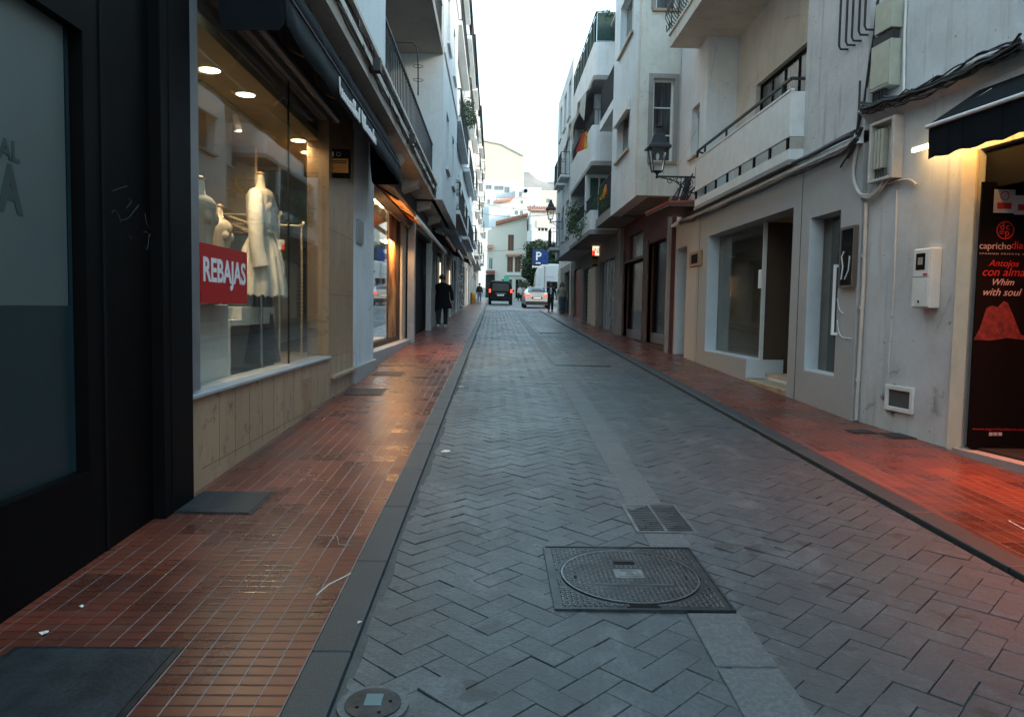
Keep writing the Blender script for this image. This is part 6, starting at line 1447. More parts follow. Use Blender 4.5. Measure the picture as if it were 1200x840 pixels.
railing(o, [(bx0_+.1,YC-.3),(bx0_+.1,YC-.9),(bx0_+.5,YC-1.25)], bzt, bzt+.7, .15, .015)
# terraced white buildings up the hill
def block(name, lab, pa, pb, y, dep, mat, wins=(), z0=None, frame='alu_grey', cat='building'):
    fc = FC(y); x0, z1 = fc.hit(*pa); x1, zb = fc.hit(*pb); z0 = hterr(0, y)-2 if z0 is None else z0; hs_ = [px_rect(fc, *w) for w in wins]
    o, _ = house(name, lab, x0, x1, y, y+dep, z0, z1, mat, hs_); o['category'] = cat
    for h in hs_: window(fc, o, *h, .15, .12, nx=2, frame=frame, pane='pane_pale')
    return o, fc
M['pane_pale'] = simple('pane_pale', (.16,.22,.24), .15, bump=0)
block('white_house', 'plain white house wall to the left behind the cream house', (560, 268), (584, 340), 118, 12, M['bg_white'], [(564,272,569,280)], cat='house')
block('stepped_house', 'white flat roofed house directly above the tiled gable', (573, 243), (600, 300), 135, 12, M['bg_white'], [(576,266,583,276)], cat='house')
block('low_white_house', 'low white house between the gable and the villa, with small dark vents', (598, 246), (624, 300), 128, 12, M['bg_white'], [(603,243+4,607,252),(609,247,613,252)], cat='house')
o, fc = block('long_white_block', 'long white block with a band of pale windows on the hillside', (562, 212), (607, 300), 170, 16, M['bg_white'], [(569,217,576,222),(579,218,590,223),(591,219,597,226)])
o, fc = block('terrace_block', 'white block with dark openings right of the window band', (604, 220), (633, 300), 165, 16, M['bg_white'], [(608,225,611.5,231)])
xq, zq = fc.hit(616, 224); m = MB(); m.lathe([(0.01,0),(.42,.02),(.42,.05),(.01,.06)], (0,0,0), 14); m.v = [(xq+v[0], 165-.3-v[2], zq+v[1]) for v in m.v]; tag(m.build('satellite_dish', M['black_matte']), 'dark round dish on the white block below the mountain', 'dish')
block('small_white_house', 'small white house with a tiny dark window left under the long white block', (566, 228), (580, 300), 155, 8, M['bg_white'], [(571,234,574,239)], cat='house')
block('narrow_white_house', 'narrow white house poking up behind the villa roof', (622, 236), (633, 300), 150, 8, M['bg_white'], [(625,240,627.5,244)], cat='house')
block('upper_terrace_house', 'pale house with three dark windows on the terrace below the cream block', (588, 240), (604, 300), 142, 8, M['bg_white'], [(591,243,593.5,247),(596,243,598.5,247),(600,243,602.5,247)], cat='house')
block('back_cream_house', 'low cream house wall just above the red tiled lean to roof', (600, 232), (616, 300), 160, 5, M['bg_cream'], [(603,235,606,239),(610,235,613,239)], cat='house')
# tiled sloping piece
o = thing('tiled_roof_house', 'white hillside house with a slanting red tiled roof', 'house', (0, 148, 20)); fc = FC(148); q = [fc.hit(a, b) for a, b in ((577,300),(606,300),(606,233),(583,233),(577,239))]
m = MB(); m.prism(q, 'y', 148, 158); m.build('wall', M['bg_white'], o)
q0, q1, q2, q3 = [fc.hit(a, b) for a, b in ((577.5,238.5),(598,237),(604,232.5),(585,234))]
m = MB(); m.hexa([(q0[0],147.2,q0[1]),(q1[0],147.2,q1[1]),(q2[0],149,q2[1]+.3),(q3[0],149,q3[1]+.3),(q0[0],147.2,q0[1]+.2),(q1[0],147.2,q1[1]+.2),(q2[0],149,q2[1]+.5),(q3[0],149,q3[1]+.5)]); m.build('tiled_roof', M['terracotta'], o)
# large cream block with sloping parapet
o = thing('tall_cream_block', 'tall blank cream block with a sloping roofline on the hill', 'building', (0, 215, 40)); fc = FC(215)
q = [fc.hit(a, b) for a, b in ((556,300),(614,300),(614,183),(588,169.5),(556,163))]
m = MB(); m.prism(q, 'y', 215, 240); m.build('wall', M['bg_cream'], o)
m = MB(); 
for a, b in ((q[2],q[3]),(q[3],q[4])): m.bar((a[0],214.8,a[1]+.1),(b[0],214.8,b[1]+.1), .5, .35)
m.build('parapet', M['plaster_cream'], o)
m = MB(); rr2 = random.Random(3)
for i in range(30): t_ = i/30; a = (q[4][0]+(q[2][0]-q[4][0])*t_); z = q[4][1]+(q[3][1]-q[4][1])*min(1,t_/.55) if t_ < .55 else q[3][1]+(q[2][1]-q[3][1])*(t_-.55)/.45; m.box(a, a+.25, 215.5, 215.8, z, z+rr2.uniform(.2,.8))
m.build('roof_clutter', M['plaster_soffit'], o)
block('hill_villa', 'cream villa on the right of the hillside under the mountain', (634, 223), (668, 300), 200, 14, M['bg_cream'], [(640,233,644,238)], cat='house')
# ------------------------------------------------------------------ plaza: right hand side houses behind the corner
def plazablock():
    o = thing('plaza_building', 'white building on the far right side of the square', 'building', (14, 70, 2)); f_ = FR(12.0)
    hs_ = [(u, u+1.2, z, z+1.6) for z in (4.5, 7.6) for u in (52, 56, 60, 64, 68)]
    m = MB(); f_.wall(m, 48, 74, 1, 10, .3, hs_); m.box(12.301, 20, 48, 48.3, 1, 10); m.box(12.301, 20, 73.7, 74, 1, 10); m.box(12.3, 20, 48.3, 73.7, 9.7, 9.9); m.build('wall', M['bg_white'], o)
    for h in hs_: window(f_, o, *h, .15, .08, nx=2)
plazablock()
# ------------------------------------------------------------------ tree
def tree(x, y, h, rx, rz, n, lab, name='broadleaf_tree', seed=1, sz=.16, mat='leaf_tree'):
    o = thing(name, lab, 'tree', (x, y, gz(y))); rnd = random.Random(seed); z = gz(y); m = MB(); zc = z+h-rz
    m.tube([(x,y,z-.1),(x+.05,y,z+1.2),(x-.05,y,zc-rz*.3),(x,y,zc)], [.28,.2,.16,.08], 9); ends = []
    for k in range(11):
        a = rnd.uniform(0, 6.28); b = rnd.uniform(.1, 1.1); L = rnd.uniform(.5, .85); p = Vector((x+rx*L*cos(a)*cos(b), y+rx*L*sin(a)*cos(b), zc+rz*L*sin(b)*rnd.choice((1,.6,-.3)))); ends.append(p)
        m.tube([(x,y,zc-rz*.5),((x+p.x)/2,(y+p.y)/2,(zc-rz*.3+p.z)/2+.1),p], [.08,.05,.02], 5)
    m.build('trunk', M['bark'], o); m = MB()
    for k in range(150):
        while True:
            v = Vector((rnd.uniform(-1,1), rnd.uniform(-1,1), rnd.uniform(-1,1)))
            if .3 < v.length < .92: break
        leafclump(m, (x+v.x*rx, y+v.y*rx, zc+v.z*rz), rnd.uniform(.4,.75)*rx*.45, n//150, sz, rnd, .8)
    m.build('crown', M[mat], o); return o
YT = 74.0; tx = FC(YT).hit(636, 320)[0]
tree(tx, YT, FC(YT).hit(640,280)[1]-gz(YT), 2.25, 2.5, 34000, 'big dense dark green tree behind the parking sign', sz=.12)
tree(tx+3.0, YT+2, 5.6, 1.9, 2.0, 9000, 'second dark tree mostly hidden by the right hand house', seed=4, sz=.11)
tree(FC(80).hit(607,330)[0]+.6, 80, 2.2, .6, .7, 2500, 'small pale bush like tree between the van and the white car', seed=8, sz=.06, mat='leaf')
# ------------------------------------------------------------------ parking sign
YP = 55.0; fp = FC(YP); x0, z1 = fp.hit(624.5, 293); x1, z0 = fp.hit(642.5, 310); sgn = thing('parking_sign', 'blue backlit parking sign with white P above the white car', 'sign', ((x0+x1)/2, YP, gz(YP)))
blue = NT('sign_blue'); M['sign_blue'] = blue.pbr((.004,.030,.14), .35, Emission_Color=(.01,.08,.4,1), Emission_Strength=.03); M['sign_blue2'] = simple('sign_blue2', (.02,.08,.28), .35)
m = MB(); m.box(x0, x1, YP, YP+.15, z0, z1); m.build('panel', M['sign_blue'], sgn, bevel=.02)
w_ = x1-x0; hh = z1-z0
text('P', hh*.82, (x0+w_*.17, YP-.006, z0+hh*.30), (1,0,0), (0,0,1), M['sign_white'], 'lettering', sgn, bold=.018)
m = MB(); m.box(x0+w_*.62, x0+w_*.66, YP-.006, YP-.002, z0+.1, z1-.1); m.box(x0+w_*.92, x0+w_*.95, YP-.006, YP-.002, z0+.1, z1-.1); m.box(x0+w_*.7, x0+w_*.88, YP-.006, YP-.002, z0+.2, z0+.26); m.box(x0+w_*.7, x0+w_*.88, YP-.006, YP-.002, z1-.3, z1-.24); m.build('pictogram', M['sign_blue2'], sgn)
m = MB(); m.box(x0+w_*.2, x0+w_*.5, YP-.007, YP-.001, z0+.04, z0+.14); m.build('badge', M['sign_white'], sgn)
m = MB(); m.box(x0+w_*.05, x0+w_*.55, YP, YP+.06, z0-.24, z0-.12); m.prism([(x0-.02,z0-.29),(x0-.02,z0-.06),(x0+.16,z0-.17)], 'y', YP-.003, YP+.02); m.prism([(x0+w_*.5,z0-.32),(x0+w_*.5,z0-.03),(x0+w_*.68,z0-.17)], 'y', YP-.003, YP+.02); m.box(x0+w_*.62, x1+.05, YP, YP+.05, z0-.1, z0-.02); m.build('arrow_plate', M['sign_white'], sgn)
m = MB(); xm = x0+w_*.8; m.tube([(xm, YP+.1, gz(YP)), (xm, YP+.1, z1)], .045, 10); each(m, 'post', M['alu_grey'], sgn)
# green cross like shop sign + globe lamps far away
fq = FC(88); q0 = fq.hit(590.5, 329); q1 = fq.hit(596.5, 323.5); o = thing('green_sign', 'small green shop sign far down the street above the van', 'sign', (q0[0], 88, q0[1])); m = MB(); m.box(q0[0], q1[0], 88, 88.1, q0[1], q1[1]); m.build('panel', simple('sign_green', (.02,.25,.15), .4), o); m = MB(); m.tube([((q0[0]+q1[0])/2, 88.05, gz(88)), ((q0[0]+q1[0])/2, 88.05, q0[1])], .04, 8); each(m, 'post', M['iron'], o)
o = thing('globe_lamp', 'street lamp with two white globes between the cars', 'street lamp', (FC(78).hit(620,330)[0], 78, gz(78))); bx_ = FC(78).hit(620,330)[0]
m = MB(); zt_ = FC(78).hit(620,328)[1]; m.tube([(bx_,78,gz(78)),(bx_,78,zt_)], .05, 8); m.bar((bx_-.2,78,zt_-.1),(bx_+.25,78,zt_-.1),.05); each(m, 'post', M['iron'], o)
for dx in (-.2, .25): m = MB(); m.ell((bx_+dx,78,zt_+.08), .17, 12, 8); m.build('globe', M['sign_white'], o)
# wires
def wire(name, lab, P0, P1, sag, r=.012):
    P0, P1 = Vector(P0), Vector(P1); m = MB(); m.tube([P0.lerp(P1, t/16) - Vector((0,0,sag*4*(t/16)*(1-t/16))) for t in range(17)], r, 5); return tag(m.build(name, M['cable']), lab, 'wire')
wire('overhead_wire', 'upper thin wire sagging across the street before the hillside', (-1.5,58,FC(58).hit(560,236)[1]), (3.9,45,FC(45).hit(655,246)[1]), .25)
wire('overhead_wire', 'second thin wire crossing the street above the tiled gable', (-1.5,52,FC(52).hit(556,248)[1]), (3.0,36,FC(36).hit(652,250)[1]), .25)
wire('overhead_wire', 'lower wire crossing in front of the brown shuttered windows', (-1.5,66,FC(66).hit(560,294)[1]), (3.9,60,FC(60).hit(622,289)[1]+.2), .2)
# ================================================================== VEHICLES
def wheel(par, x, y, z, r, w, sx):
    m = MB(); pr = [(r*.62,-w/2),(r*.92,-w/2),(r,-w*.35),(r,w*.35),(r*.92,w/2),(r*.62,w/2)]; m.lathe(pr, (0,0,0), 20); m.v = [(x+v[2], y+v[0], z+v[1]) for v in m.v]; t_ = m.build('wheel', M['tyre'], par)
    m = MB(); m.lathe([(.02,w*.3*sx),(r*.2,w*.36*sx),(r*.6,w*.40*sx),(r*.66,w*.42*sx)], (0,0,0), 16, cap=False); m.v = [(x+v[2], y+v[0], z+v[1]) for v in m.v]; m.build('rim', M['alu_grey'], t_)
def paint(name, col, rough=.25, met=.3): t = NT(name); return t.pbr(col, rough, met, spec=.2 if col[0] < .1 else .5, Coat_Weight=0.0 if col[0] < .1 else .3, Coat_Roughness=.08)
def vehicle(name, lab, cat, x, yr, secs, paintm, zfun=gz, r=.33, wt=.22, wheels=(.85, 3.6), glassm=None, tilt=SL):
    """secs: (dist from rear, z bottom, z belt, z roof, half width low, half width belt, half width roof)"""
    o = thing(name, lab, cat, (x, yr, zfun(yr))); m = MB(); rings = []; Z0 = zfun(yr)
    for (d, zb, zbelt, zr, wb, wl, wr) in secs:
        up_ = [(wb*.92, zb), (wb, zb+.12), (wb*1.01, (zb+zbelt)/2), (wl, zbelt), (wl*.4+wr*.6, zbelt+(zr-zbelt)*.62), (wr, zr-.10*(1 if zr-zbelt > .25 else .3)), (wr*.86, zr-.02), (wr*.4, zr)]
        if zr - zbelt < .06: up_ = [(wb*.92, zb), (wb, zb+.12), (wb*1.01, (zb+zbelt)/2), (wl, zbelt-.03), (wl*.97, zbelt-.012), (wl*.9, zbelt-.004), (wl*.7, zbelt), (wl*.35, zbelt+.005)]
        ring = up_ + [(-a, b) for a, b in reversed(up_)]; rings.append([(x+a, yr+d, Z0+b+d*tilt) for a, b in ring])
    m.loft(rings, True, True); b = m.build('body', paintm, o); o['_'] = 0; del o['_']
    for wy in wheels:
        for s in (-1, 1): wheel(o, x+s*(secs[2][4]-wt*.45), yr+wy, Z0+wy*tilt+r, r, wt, s)
    return o, Z0
def patchq(m, pts): m.add(pts, [tuple(range(len(pts)))])
# dark van
vx = FC(60).hit(586.5, 350)[0]; VY = 60.0; pm = paint('van_paint', (.004,.005,.006), .45, .0)
vs = [(0,.38,1.02,1.80,.86,.90,.76),(.05,.32,1.05,1.88,.92,.95,.80),(.4,.30,1.08,1.93,.95,.965,.83),(2.2,.3,1.08,1.95,.96,.97,.84),(3.4,.3,1.06,1.90,.96,.96,.82),(4.2,.3,1.02,1.20,.95,.93,.85),(4.8,.32,.85,.87,.9,.84,.8),(4.95,.4,.7,.71,.82,.75,.7)]
van, Z0 = vehicle('dark_van', 'dark people carrier van seen from behind on the left of the road', 'van', vx, VY, vs, pm, r=.34, wheels=(.85, 4.0))
def rp(x, d, z): return (vx+x, VY+d, Z0+z)
m = MB(); m.prism([(vx-.68,Z0+1.12),(vx+.68,Z0+1.12),(vx+.62,Z0+1.72),(vx-.62,Z0+1.72)], 'y', VY-.02, VY+.04); m.build('rear_window', M['dark_pane'], van)
m = MB(); m.box(vx-.27,vx+.27,VY-.03,VY-.021,Z0+.72,Z0+.84); m.build('number_plate', simple('plate_blue', (.55,.62,.7), .4), van)
lens = NT('tail_lens'); M['tail'] = lens.pbr((.5,.01,.01), .2, Emission_Color=(1,.05,.02,1), Emission_Strength=1.0)
for s in (-1, 1): m = MB(); m.box(vx+s*.78, vx+s*.92, VY-.025, VY+.1, Z0+.98, Z0+1.25); each(m, 'tail_light', M['tail'], van, bevel=.02)
m = MB(); m.box(vx-.93,vx+.93,VY-.06,VY+.2,Z0+.33,Z0+.60); m.build('bumper', pm, van, bevel=.05, seg=2)
m = MB(); m.box(vx-.4,vx+.4,VY-.022,VY-.001,Z0+.9,Z0+.93); m.build('tailgate_trim', M['steel'], van)
for s in (-1, 1):
    m = MB(); m.box(vx+s*.99, vx+s*1.16, VY+3.2, VY+3.32, Z0+1.12, Z0+1.3); m.build('wing_mirror', pm, van, bevel=.03)
# white hatch saloon
CYY = 52.0; cx2 = FC(CYY).hit(629.5, 350)[0]; pw = paint('car_white', (.50,.53,.56), .2, .2)
cs = [(0,.36,.98,.99,.80,.82,.7),(.06,.28,1.05,1.07,.90,.90,.74),(.35,.24,1.06,1.14,.93,.92,.72),(1.3,.22,1.02,1.43,.94,.93,.62),(2.3,.22,.99,1.48,.94,.92,.62),(3.2,.22,.96,1.20,.93,.90,.66),(3.7,.24,.92,.93,.93,.88,.8),(4.5,.28,.74,.75,.88,.8,.75),(4.65,.36,.6,.61,.8,.7,.66)]
car, Z1 = vehicle('white_car', 'white fastback car with glowing tail lights parked at the corner', 'car', cx2, CYY, cs, pw, r=.34, wt=.24, wheels=(.82, 3.6))
m = MB(); m.loft([[(cx2-.64,CYY+.32,Z1+1.155),(cx2+.64,CYY+.32,Z1+1.155)],[(cx2-.56,CYY+1.2,Z1+1.46),(cx2+.56,CYY+1.2,Z1+1.46)]], False, False, False); q = m.build('rear_window', M['dark_pane'], car); s_ = q.modifiers.new('Solidify','SOLIDIFY'); s_.thickness = .02; s_.offset = 1
m = MB(); m.box(cx2-.80,cx2+.80,CYY-.04,CYY+.1,Z1+.28,Z1+.50); m.build('bumper', M['plastic_dark'], car, bevel=.03)
for s in (-1, 1):
    m = MB(); m.box(cx2+s*.48, cx2+s*.86, CYY-.03, CYY+.12, Z1+.82, Z1+.94); each(m, 'tail_light', M['tail'], car, bevel=.02)
m = MB(); m.box(cx2-.36,cx2+.36,CYY-.025,CYY+.0,Z1+.66,Z1+.80); m.build('plate_recess', M['plastic_dark'], car); m = MB(); m.box(cx2-.26,cx2+.26,CYY-.03,CYY-.026,Z1+.68,Z1+.78); m.build('number_plate', M['sign_white'], car)
m = MB(); m.box(cx2-.5,cx2+.5,CYY+.02,CYY+.12,Z1+1.06,Z1+1.10); m.build('spoiler', pw, car, bevel=.01)
for s in (-1, 1):
    m = MB(); m.box(cx2+s*.96, cx2+s*1.1, CYY+2.9, CYY+3.0, Z1+1.0, Z1+1.12); m.build('wing_mirror', pw, car, bevel=.02)
# white camper van parked side on behind
KY = 62.5; kz0 = gz(KY); fk = FC(KY); kx0, kzt = fk.hit(627, 309); kx1 = kx0 + 6.2; kh = kzt-kz0; pk = paint('camper_white', (.60,.63,.65), .3, .0)
ca = thing('camper_van', 'tall white camper van parked across behind the white car', 'camper van', (kx0+3, KY, kz0)); m = MB()
prof = [(kx0,kz0+.45),(kx0+.02,kz0+kh*.55),(kx0+.10,kz0+kh*.78),(kx0+.3,kz0+kh*.93),(kx0+.7,kz0+kh),(kx0+4.3,kz0+kh),(kx0+4.8,kz0+kh*.9),(kx0+5.5,kz0+kh*.55),(kx0+6.1,kz0+kh*.42),(kx0+6.2,kz0+.5)]
m.prism(prof, 'y', KY, KY+2.0); m.build('body', pk, ca, bevel=.12, seg=3)
def kp(a, b): return fk.hit(a, b)
m = MB(); a = kp(654, 321.5); b = kp(662, 324); fk.box(m, a[0], a[0]+.62, b[1], a[1], -.012, -.001); m.build('roof_window', M['dark_pane'], ca)
m = MB(); fk.box(m, kx0+1.0, kx0+1.9, kz0+1.35, kz0+1.95, -.012, -.001); fk.box(m, kx0+4.6, kx0+5.3, kz0+1.35, kz0+1.9, -.012, -.001); each(m, 'side_window', M['dark_pane'], ca)
m = MB(); fk.box(m, kx0+.35, kx0+.37, kz0+.6, kz0+2.4, -.008, -.001); fk.box(m, kx0+2.2, kx0+2.22, kz0+.6, kz0+2.2, -.008, -.001); each(m, 'door_seam', M['alu_grey'], ca)
text('CAMPER', .17, (kp(638,325)[0], KY-.006, kp(638,325.5)[1]), (1,0,0), (0,0,1), simple('letter_pale', (.35,.32,.32), .5), 'lettering', ca, sx=1.25); text('rental', .16, (kp(638.5,330)[0], KY-.006, kp(638.5,329.5)[1]-.05), (1,0,0), (0,0,1), M['print_red'], 'lettering', ca, shear=.3, sx=1.2)
for wx in (1.1, 4.9):
    for yy in (KY-.02, KY+1.8):
        m = MB(); m.lathe([(.2,-.1),(.33,-.1),(.35,-.06),(.35,.06),(.33,.1),(.2,.1)], (0,0,0), 18); m.v = [(kx0+wx+v[0], yy+.1+v[2], kz0+.35+v[1]) for v in m.v]; w = m.build('wheel', M['tyre'], ca)
        m = MB(); m.lathe([(.02,-.09),(.2,-.08)], (0,0,0), 14); m.v = [(kx0+wx+v[0], yy+.1+v[2], kz0+.35+v[1]) for v in m.v]; m.build('rim', M['alu_grey'], w)
m = MB(); m.box(kx0-.02, kx0+.05, KY+.2, KY+.4, kz0+.9, kz0+1.5); each(m, 'tail_light', simple('lens_red', (.4,.01,.01), .3), ca)
# ================================================================== PEOPLE
def skinned(name, verts, edges, radii, mat, par, sub=2):
    me = bpy.data.meshes.new(name); o_ = wloc(par); me.from_pydata([Vector(v)-o_ for v in verts], edges, []); ob = bpy.data.objects.new(name, me); COL.objects.link(ob)
    md = ob.modifiers.new('Skin', 'SKIN'); md.use_smooth_shade = True
    for i, r in enumerate(radii):
        sv = me.skin_vertices[0].data[i]; sv.radius = r if isinstance(r, tuple) else (r, r); sv.use_root = (i == 0)
    s = ob.modifiers.new('Sub', 'SUBSURF'); s.levels = sub; s.render_levels = sub
    dg = bpy.context.evaluated_depsgraph_get(); dg.update(); m2 = bpy.data.meshes.new_from_object(ob.evaluated_get(dg)); bpy.data.objects.remove(ob)
    m2.materials.clear(); m2.materials.append(mat); m2.polygons.foreach_set('use_smooth', [True]*len(m2.polygons))
    n = bpy.data.objects.new(name, m2); COL.objects.link(n); n.parent = par; return n
def person(x, y, h, face, lab, top, bot, hair, shoes, stride=.16, arms=((.10,.02),(.10,-.02)), coat=0, long_hair=False, lean=0.0, bag=None, shirt=None, dz=.05, hold=False):
    """face: heading in radians, 0 = walking away from the camera (+y)"""
    z0 = gz(y)+dz; par = thing('person', lab, 'person', (x, y, z0)); k = h/1.75; c, s = cos(face), sin(face)
    def W(a, b, z): # a = to the figure's right, b = forward
        b = b + lean*max(0, z-.9); return (x + k*(a*c + b*s)*1.0, y + k*(-a*s + b*c), z0 + k*z)
    J = [W(0,0,.95), W(0,.01,1.15), W(0,0,1.38), W(0,0,1.49), W(0,.015,1.56), W(0,.02,1.66), W(0,.01,1.73)]
    R = [(.135,.10),(.13,.095),(.15,.10),(.052,.052),(.07,.075),(.082,.095),(.05,.06)]; E = [(0,1),(1,2),(2,3),(3,4),(4,5),(5,6)]
    hands = []; feet = []
    for si, (sg, (ao, fwd)) in enumerate(zip((-1, 1), arms)):
        b = len(J); J += [W(sg*.17,0,1.41), W(sg*(.20+ao*.3),fwd*.3-.02,1.15)]; 
        if hold and sg == 1: J += [W(.14,.20,1.12), W(.08,.26,1.18)]
        else: J += [W(sg*(.21+ao*.6),fwd+.02,.92), W(sg*(.215+ao*.65),fwd+.04,.84)]
        R += [.062,.045,.032,.03]; E += [(2,b),(b,b+1),(b+1,b+2),(b+2,b+3)]; hands.append((b+3, sg, J[-1], J[-2]))
        f_ = stride*(1 if sg > 0 else -1); b = len(J)
        J += [W(sg*.09,0,.88), W(sg*.10,f_*.55+.02,.48), W(sg*.10,f_-.03,.09), W(sg*.11,f_+.14,.035)]; R += [.095,.062,.042,.038]; E += [(0,b),(b,b+1),(b+1,b+2),(b+2,b+3)]; feet.append((f_, sg))
    body = skinned('body', J, E, [tuple(q*k for q in r) if isinstance(r, tuple) else r*k for r in R], M['skin'], par)
    # hands with five fingers each
    for (_, sg, hp, wp) in hands:
        hp, wp = Vector(hp), Vector(wp); d = (hp-wp).normalized(); a = d.cross(Vector((c,-s,0))).normalized(); b_ = d.cross(a).normalized()
        m = MB(); m.tube([wp.lerp(hp,.8), hp, hp+d*.05*k, hp+d*.085*k], [.024*k,.03*k,.034*k,.03*k], 8)
        for q, (of, L) in enumerate(((-.028,.062),(-.01,.074),(.01,.070),(.028,.054))):
            p = hp+d*.08*k+a*of*k; m.tube([p, p+(d*L*.55+b_*.008)*k, p+(d*L*.9+b_*.028)*k], [.0095*k,.0085*k,.006*k], 6)
        p = hp+d*.02*k+a*-.028*k; m.tube([p, p+(d*.03-a*.022)*k, p+(d*.058-a*.02+b_*.01)*k], [.011*k,.010*k,.007*k], 6); m.build('hand', M['skin'], par)
    # face
    m = MB(); m.tube([W(0,.105,1.655), W(0,.128,1.625), W(0,.108,1.615)], [.008*k,.014*k,.01*k], 6)
    m.ell(W(.085,.02,1.64), (.014*k,.02*k,.03*k), 8, 6); m.ell(W(-.085,.02,1.64), (.014*k,.02*k,.03*k), 8, 6); m.build('face_features', M['skin'], par)
    m = MB(); [m.ell(W(q,.098,1.662), .011*k, 8, 6) for q in (-.032,.032)]; m.tube([W(-.022,.104,1.592), W(0,.110,1.590), W(.022,.104,1.592)], .004*k, 5); m.build('eyes_and_mouth', M['black_matte'], par)
    # hair
    m = MB(); rings = []
    for t_, (r, z, o_) in enumerate(((.098,1.60,-.028),(.104,1.66,-.018),(.102,1.71,-.008),(.080,1.755,.0),(.035,1.775,.0))):
        rings.append([W(r*cos(2*pi*q/18)*(1+.05*sin(q*3.1)), o_+r*1.12*sin(2*pi*q/18) if sin(2*pi*q/18) < .2 or t_ > 1 else o_+r*.2, z) for q in range(18)])
    m.loft(rings, True, True)
    if long_hair:
        for q in range(14): a_ = pi+pi*q/13; m.tube([W(.09*cos(a_),-.02+.1*sin(a_),1.66), W(.105*cos(a_),-.03+.11*sin(a_),1.52), W(.115*cos(a_),-.035+.11*sin(a_),1.38)], [.028*k,.032*k,.02*k], 6)
    m.build('hair', hair, par)
    # garments
    wd = 1.28 if coat else 1.06
    def el(a0, b0, ra, rb, z, n=20, w=.0): return [W(a0+ra*wd*(1 if z < 1.46 else 1/wd)*cos(2*pi*q/n)*(1+w*sin(q*2.7)), b0+rb*sin(2*pi*q/n)*(1+w*sin(q*2.7)), z) for q in range(n)]
    hem = .90 if not coat else coat; m = MB(); rings = [el(0,0,.075,.075,1.50), el(0,0,.14,.105,1.465), el(0,-.0,.205,.125,1.41), el(0,0,.205,.135,1.28,w=.02), el(0,0,.185,.135,1.10,w=.02), el(0,0,.195,.14,.95,w=.03)]
    if coat: rings += [el(0,0,.23,.17,.80,w=.04), el(0,0,.265,.20,hem,w=.05)]
    m.loft(list(reversed(rings)), True, True)
    for si, (sg, (ao, fwd)) in enumerate(zip((-1, 1), arms)):
        if hold and sg == 1: P_ = [W(.165,0,1.42), W(.215,-.0,1.16), W(.145,.19,1.12)]
        else: P_ = [W(sg*.165*wd,0,1.40), W(sg*(.205*wd+ao*.3),fwd*.3-.02,1.16), W(sg*(.213*(1+(wd-1)*.4)+ao*.58),fwd+.01,.90)]
        m.tube([Vector(P_[0]), Vector(P_[0]).lerp(Vector(P_[1]),.5), P_[1], Vector(P_[1]).lerp(Vector(P_[2]),.5), P_[2]], [.078*k,.072*k,.062*k,.056*k,.05*k], 12)
    m.build('coat' if coat else 'jacket', top, par)
    if shirt: m = MB(); m.prism([(0,0),(1,0),(1,1),(0,1)],'z',0,.001); m = MB(); m.loft([[W(-.05,.128,1.02),W(.05,.128,1.02),W(.05,.145,1.02),W(-.05,.145,1.02)],[W(-.06,.118,1.42),W(.06,.118,1.42),W(.06,.142,1.42),W(-.06,.142,1.42)]], True, False); m.build('shirt_front', shirt, par)
    m = MB()
    for f_, sg in feet: m.tube([W(sg*.085,0,.94), W(sg*.095,f_*.25,.72), W(sg*.10,f_*.55+.02,.48), W(sg*.10,f_*.8,.26), W(sg*.10,f_-.03,.085)], [.112*k,.098*k,.078*k,.070*k,.066*k], 12)
    m.build('trousers', bot, par)
    for f_, sg in feet:
        m = MB(); m.loft([[W(sg*.10+a*w_, f_+b, z*hh+.004) for a, z in ((-1,0),(1,0),(.95,.6),(.5,1),(-.5,1),(-.95,.6))] for b, w_, hh in ((-.085,.03,.07),(-.06,.042,.09),(.02,.045,.10),(.11,.050,.065),(.17,.042,.05),(.195,.02,.03))], True, True); m.build('shoe', shoes, par)
    if bag: m = MB(); q = W(bag*.33,.02,.72); m.box(q[0]-.05,q[0]+.16,q[1]-.1,q[1]+.1,q[2]-.2,q[2]+.12); m.tube([(q[0]+.0,q[1],q[2]+.12),(q[0]+.04,q[1],q[2]+.3),(q[0]+.1,q[1],q[2]+.12)], .012, 5); m.build('handbag', M['cloth_dark'], par, bevel=.03, seg=2)
    return par
hb = simple('hair_black', (.012,.010,.009), .5); hbr = simple('hair_brown', (.05,.028,.018), .5); blk = simple('coat_black', (.007,.007,.009), .9, spec=.2); jeans = simple('jeans', (.10,.17,.26), .85, var=.3, scale=20); olive = simple('olive_top', (.42,.39,.30), .85); navy = simple('navy_jacket', (.016,.016,.03), .8)
gx, gy = onG(518, 383, .05)
person(gx, gy, 1.80, .08, 'person in a long black coat with white soled shoes walking up the left pavement', blk, M['cloth_dark'], hb, M['white_paint'], .13, ((.16,-.03),(.16,.04)), coat=.62, bag=-1, lean=.03)
gx2, gy2 = onG(526.5, 381, .05)
gx, gy = onG(645, 365, .05); person(gx, gy, 1.74, pi+.1, 'person in dark suit jacket and light shirt walking towards the camera on the right', navy, M['cloth_dark'], hb, M['black_matte'], .15, ((.2,.02),(.1,.0)), shirt=M['sign_white'], hold=True)
gx, gy = onG(658, 367, .05); person(gx, gy, 1.70, pi-.15, 'person with dark bob hair in olive top and blue jeans beside the suited walker', olive, jeans, hbr, M['black_matte'], .12, ((.2,.05),(.2,.0)), long_hair=True)
gx, gy = onG(569, 351.5, .05); person(-1.3, 66, 1.66, 0.1, 'person in dark jacket and jeans on the left pavement beside the van', M['cloth_dark'], jeans, hb, M['white_paint'], .1, dz=.05)
person(FC(76).hit(609,345)[0], 76, 1.62, .5, 'person in white top and dark trousers far up the road between the vehicles', M['sign_white'], M['cloth_dark'], hbr, M['white_paint'], .14, dz=.0, lean=.12)
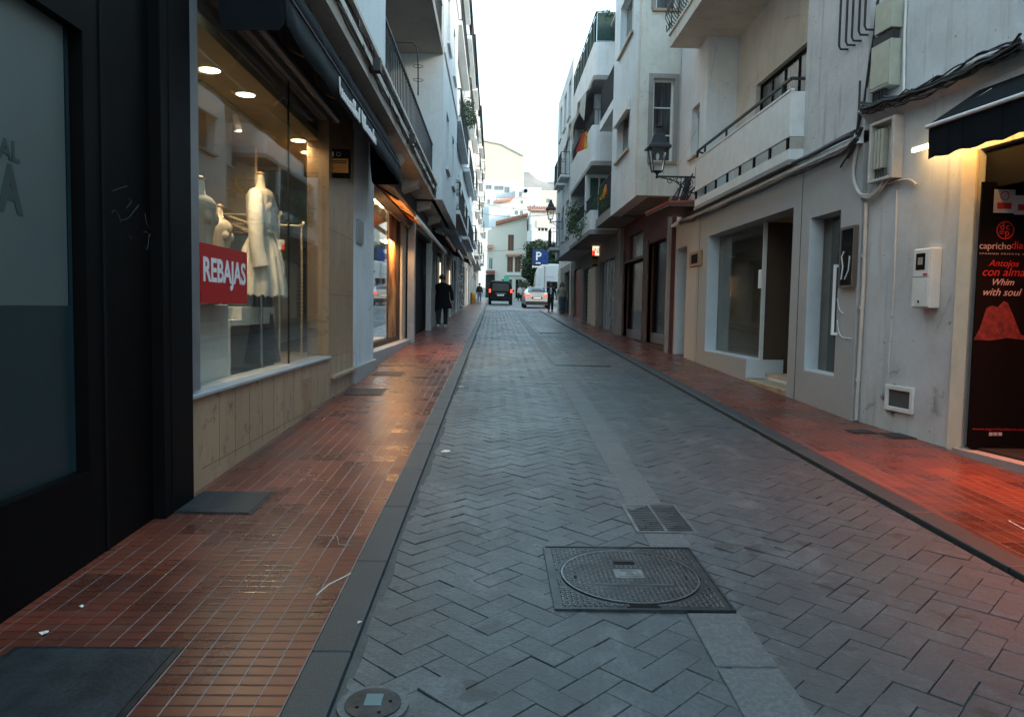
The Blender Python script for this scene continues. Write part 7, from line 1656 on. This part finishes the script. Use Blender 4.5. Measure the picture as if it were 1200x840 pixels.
person(FC(77).hit(613.5,345)[0], 77.5, 1.60, -.4, 'person in pale pink top far up the road next to the white topped walker', simple('pink_top', (.6,.38,.34), .8), M['cloth_dark'], hb, M['black_matte'], .1, dz=.0)
o = thing('yellow_bin', 'small yellow orange object on the left pavement far up the street', 'bin', (-1.75, 62, gz(62)+.05)); m = MB(); m.lathe([(.16,0),(.2,.5),(.21,.8),(.18,.85),(.1,.92)], (-1.75,62,gz(62)+.05), 14); m.build('body', simple('bin_yellow', (.6,.28,.03), .5), o)
# ================================================================== LIGHT, SKY, CAMERA
SUN_EL, SUN_AZ = radians(13), radians(122)          # azimuth measured from +y towards +x
w = bpy.data.worlds.new('World'); scene.world = w; w.use_nodes = True; nt = w.node_tree; bg = nt.nodes['Background']
sky = nt.nodes.new('ShaderNodeTexSky'); sky.sky_type = 'NISHITA'; sky.sun_disc = False; sky.sun_elevation = SUN_EL; sky.sun_rotation = SUN_AZ; sky.air_density = 1.3; sky.dust_density = 2.5; sky.altitude = 50
mxn = nt.nodes.new('ShaderNodeMix'); mxn.data_type = 'RGBA'; mxn.inputs[0].default_value = .62; nt.links.new(sky.outputs[0], mxn.inputs[6]); mxn.inputs[7].default_value = (2.9, 4.5, 5.5, 1)   # thin even cloud
nt.links.new(mxn.outputs[2], bg.inputs[0]); bg.inputs[1].default_value = .12
sl = bpy.data.lights.new('Sun', 'SUN'); sl.energy = .5; sl.angle = radians(14); sl.color = (1,.88,.72); so = bpy.data.objects.new('Sun', sl); COL.objects.link(so)
d = Vector((sin(SUN_AZ)*cos(SUN_EL), cos(SUN_AZ)*cos(SUN_EL), sin(SUN_EL))); so.rotation_euler = d.to_track_quat('Z', 'Y').to_euler(); so.location = (0, 0, 40)
cam = bpy.data.cameras.new('Camera'); cam.sensor_width = 36; cam.lens = F/1200*36; cam.clip_end = 8000; cam.clip_start = .05
co = bpy.data.objects.new('Camera', cam); COL.objects.link(co)
Mx = Matrix((( r2.x, u2.x, -fw.x, 0), (r2.y, u2.y, -fw.y, 0), (r2.z, u2.z, -fw.z, EYE), (0,0,0,1))); co.matrix_world = Mx; scene.camera = co
vs_ = scene.view_settings; vs_.view_transform = 'Standard'; vs_.look = 'None'; vs_.gamma = 1; vs_.use_curve_mapping = False; vs_.exposure = 2.2
c_ = scene.cycles; c_.use_denoising = True; c_.max_bounces = 8; c_.diffuse_bounces = 4; c_.transparent_max_bounces = 12; c_.sample_clamp_indirect = 4; c_.caustics_reflective = False; c_.caustics_refractive = False
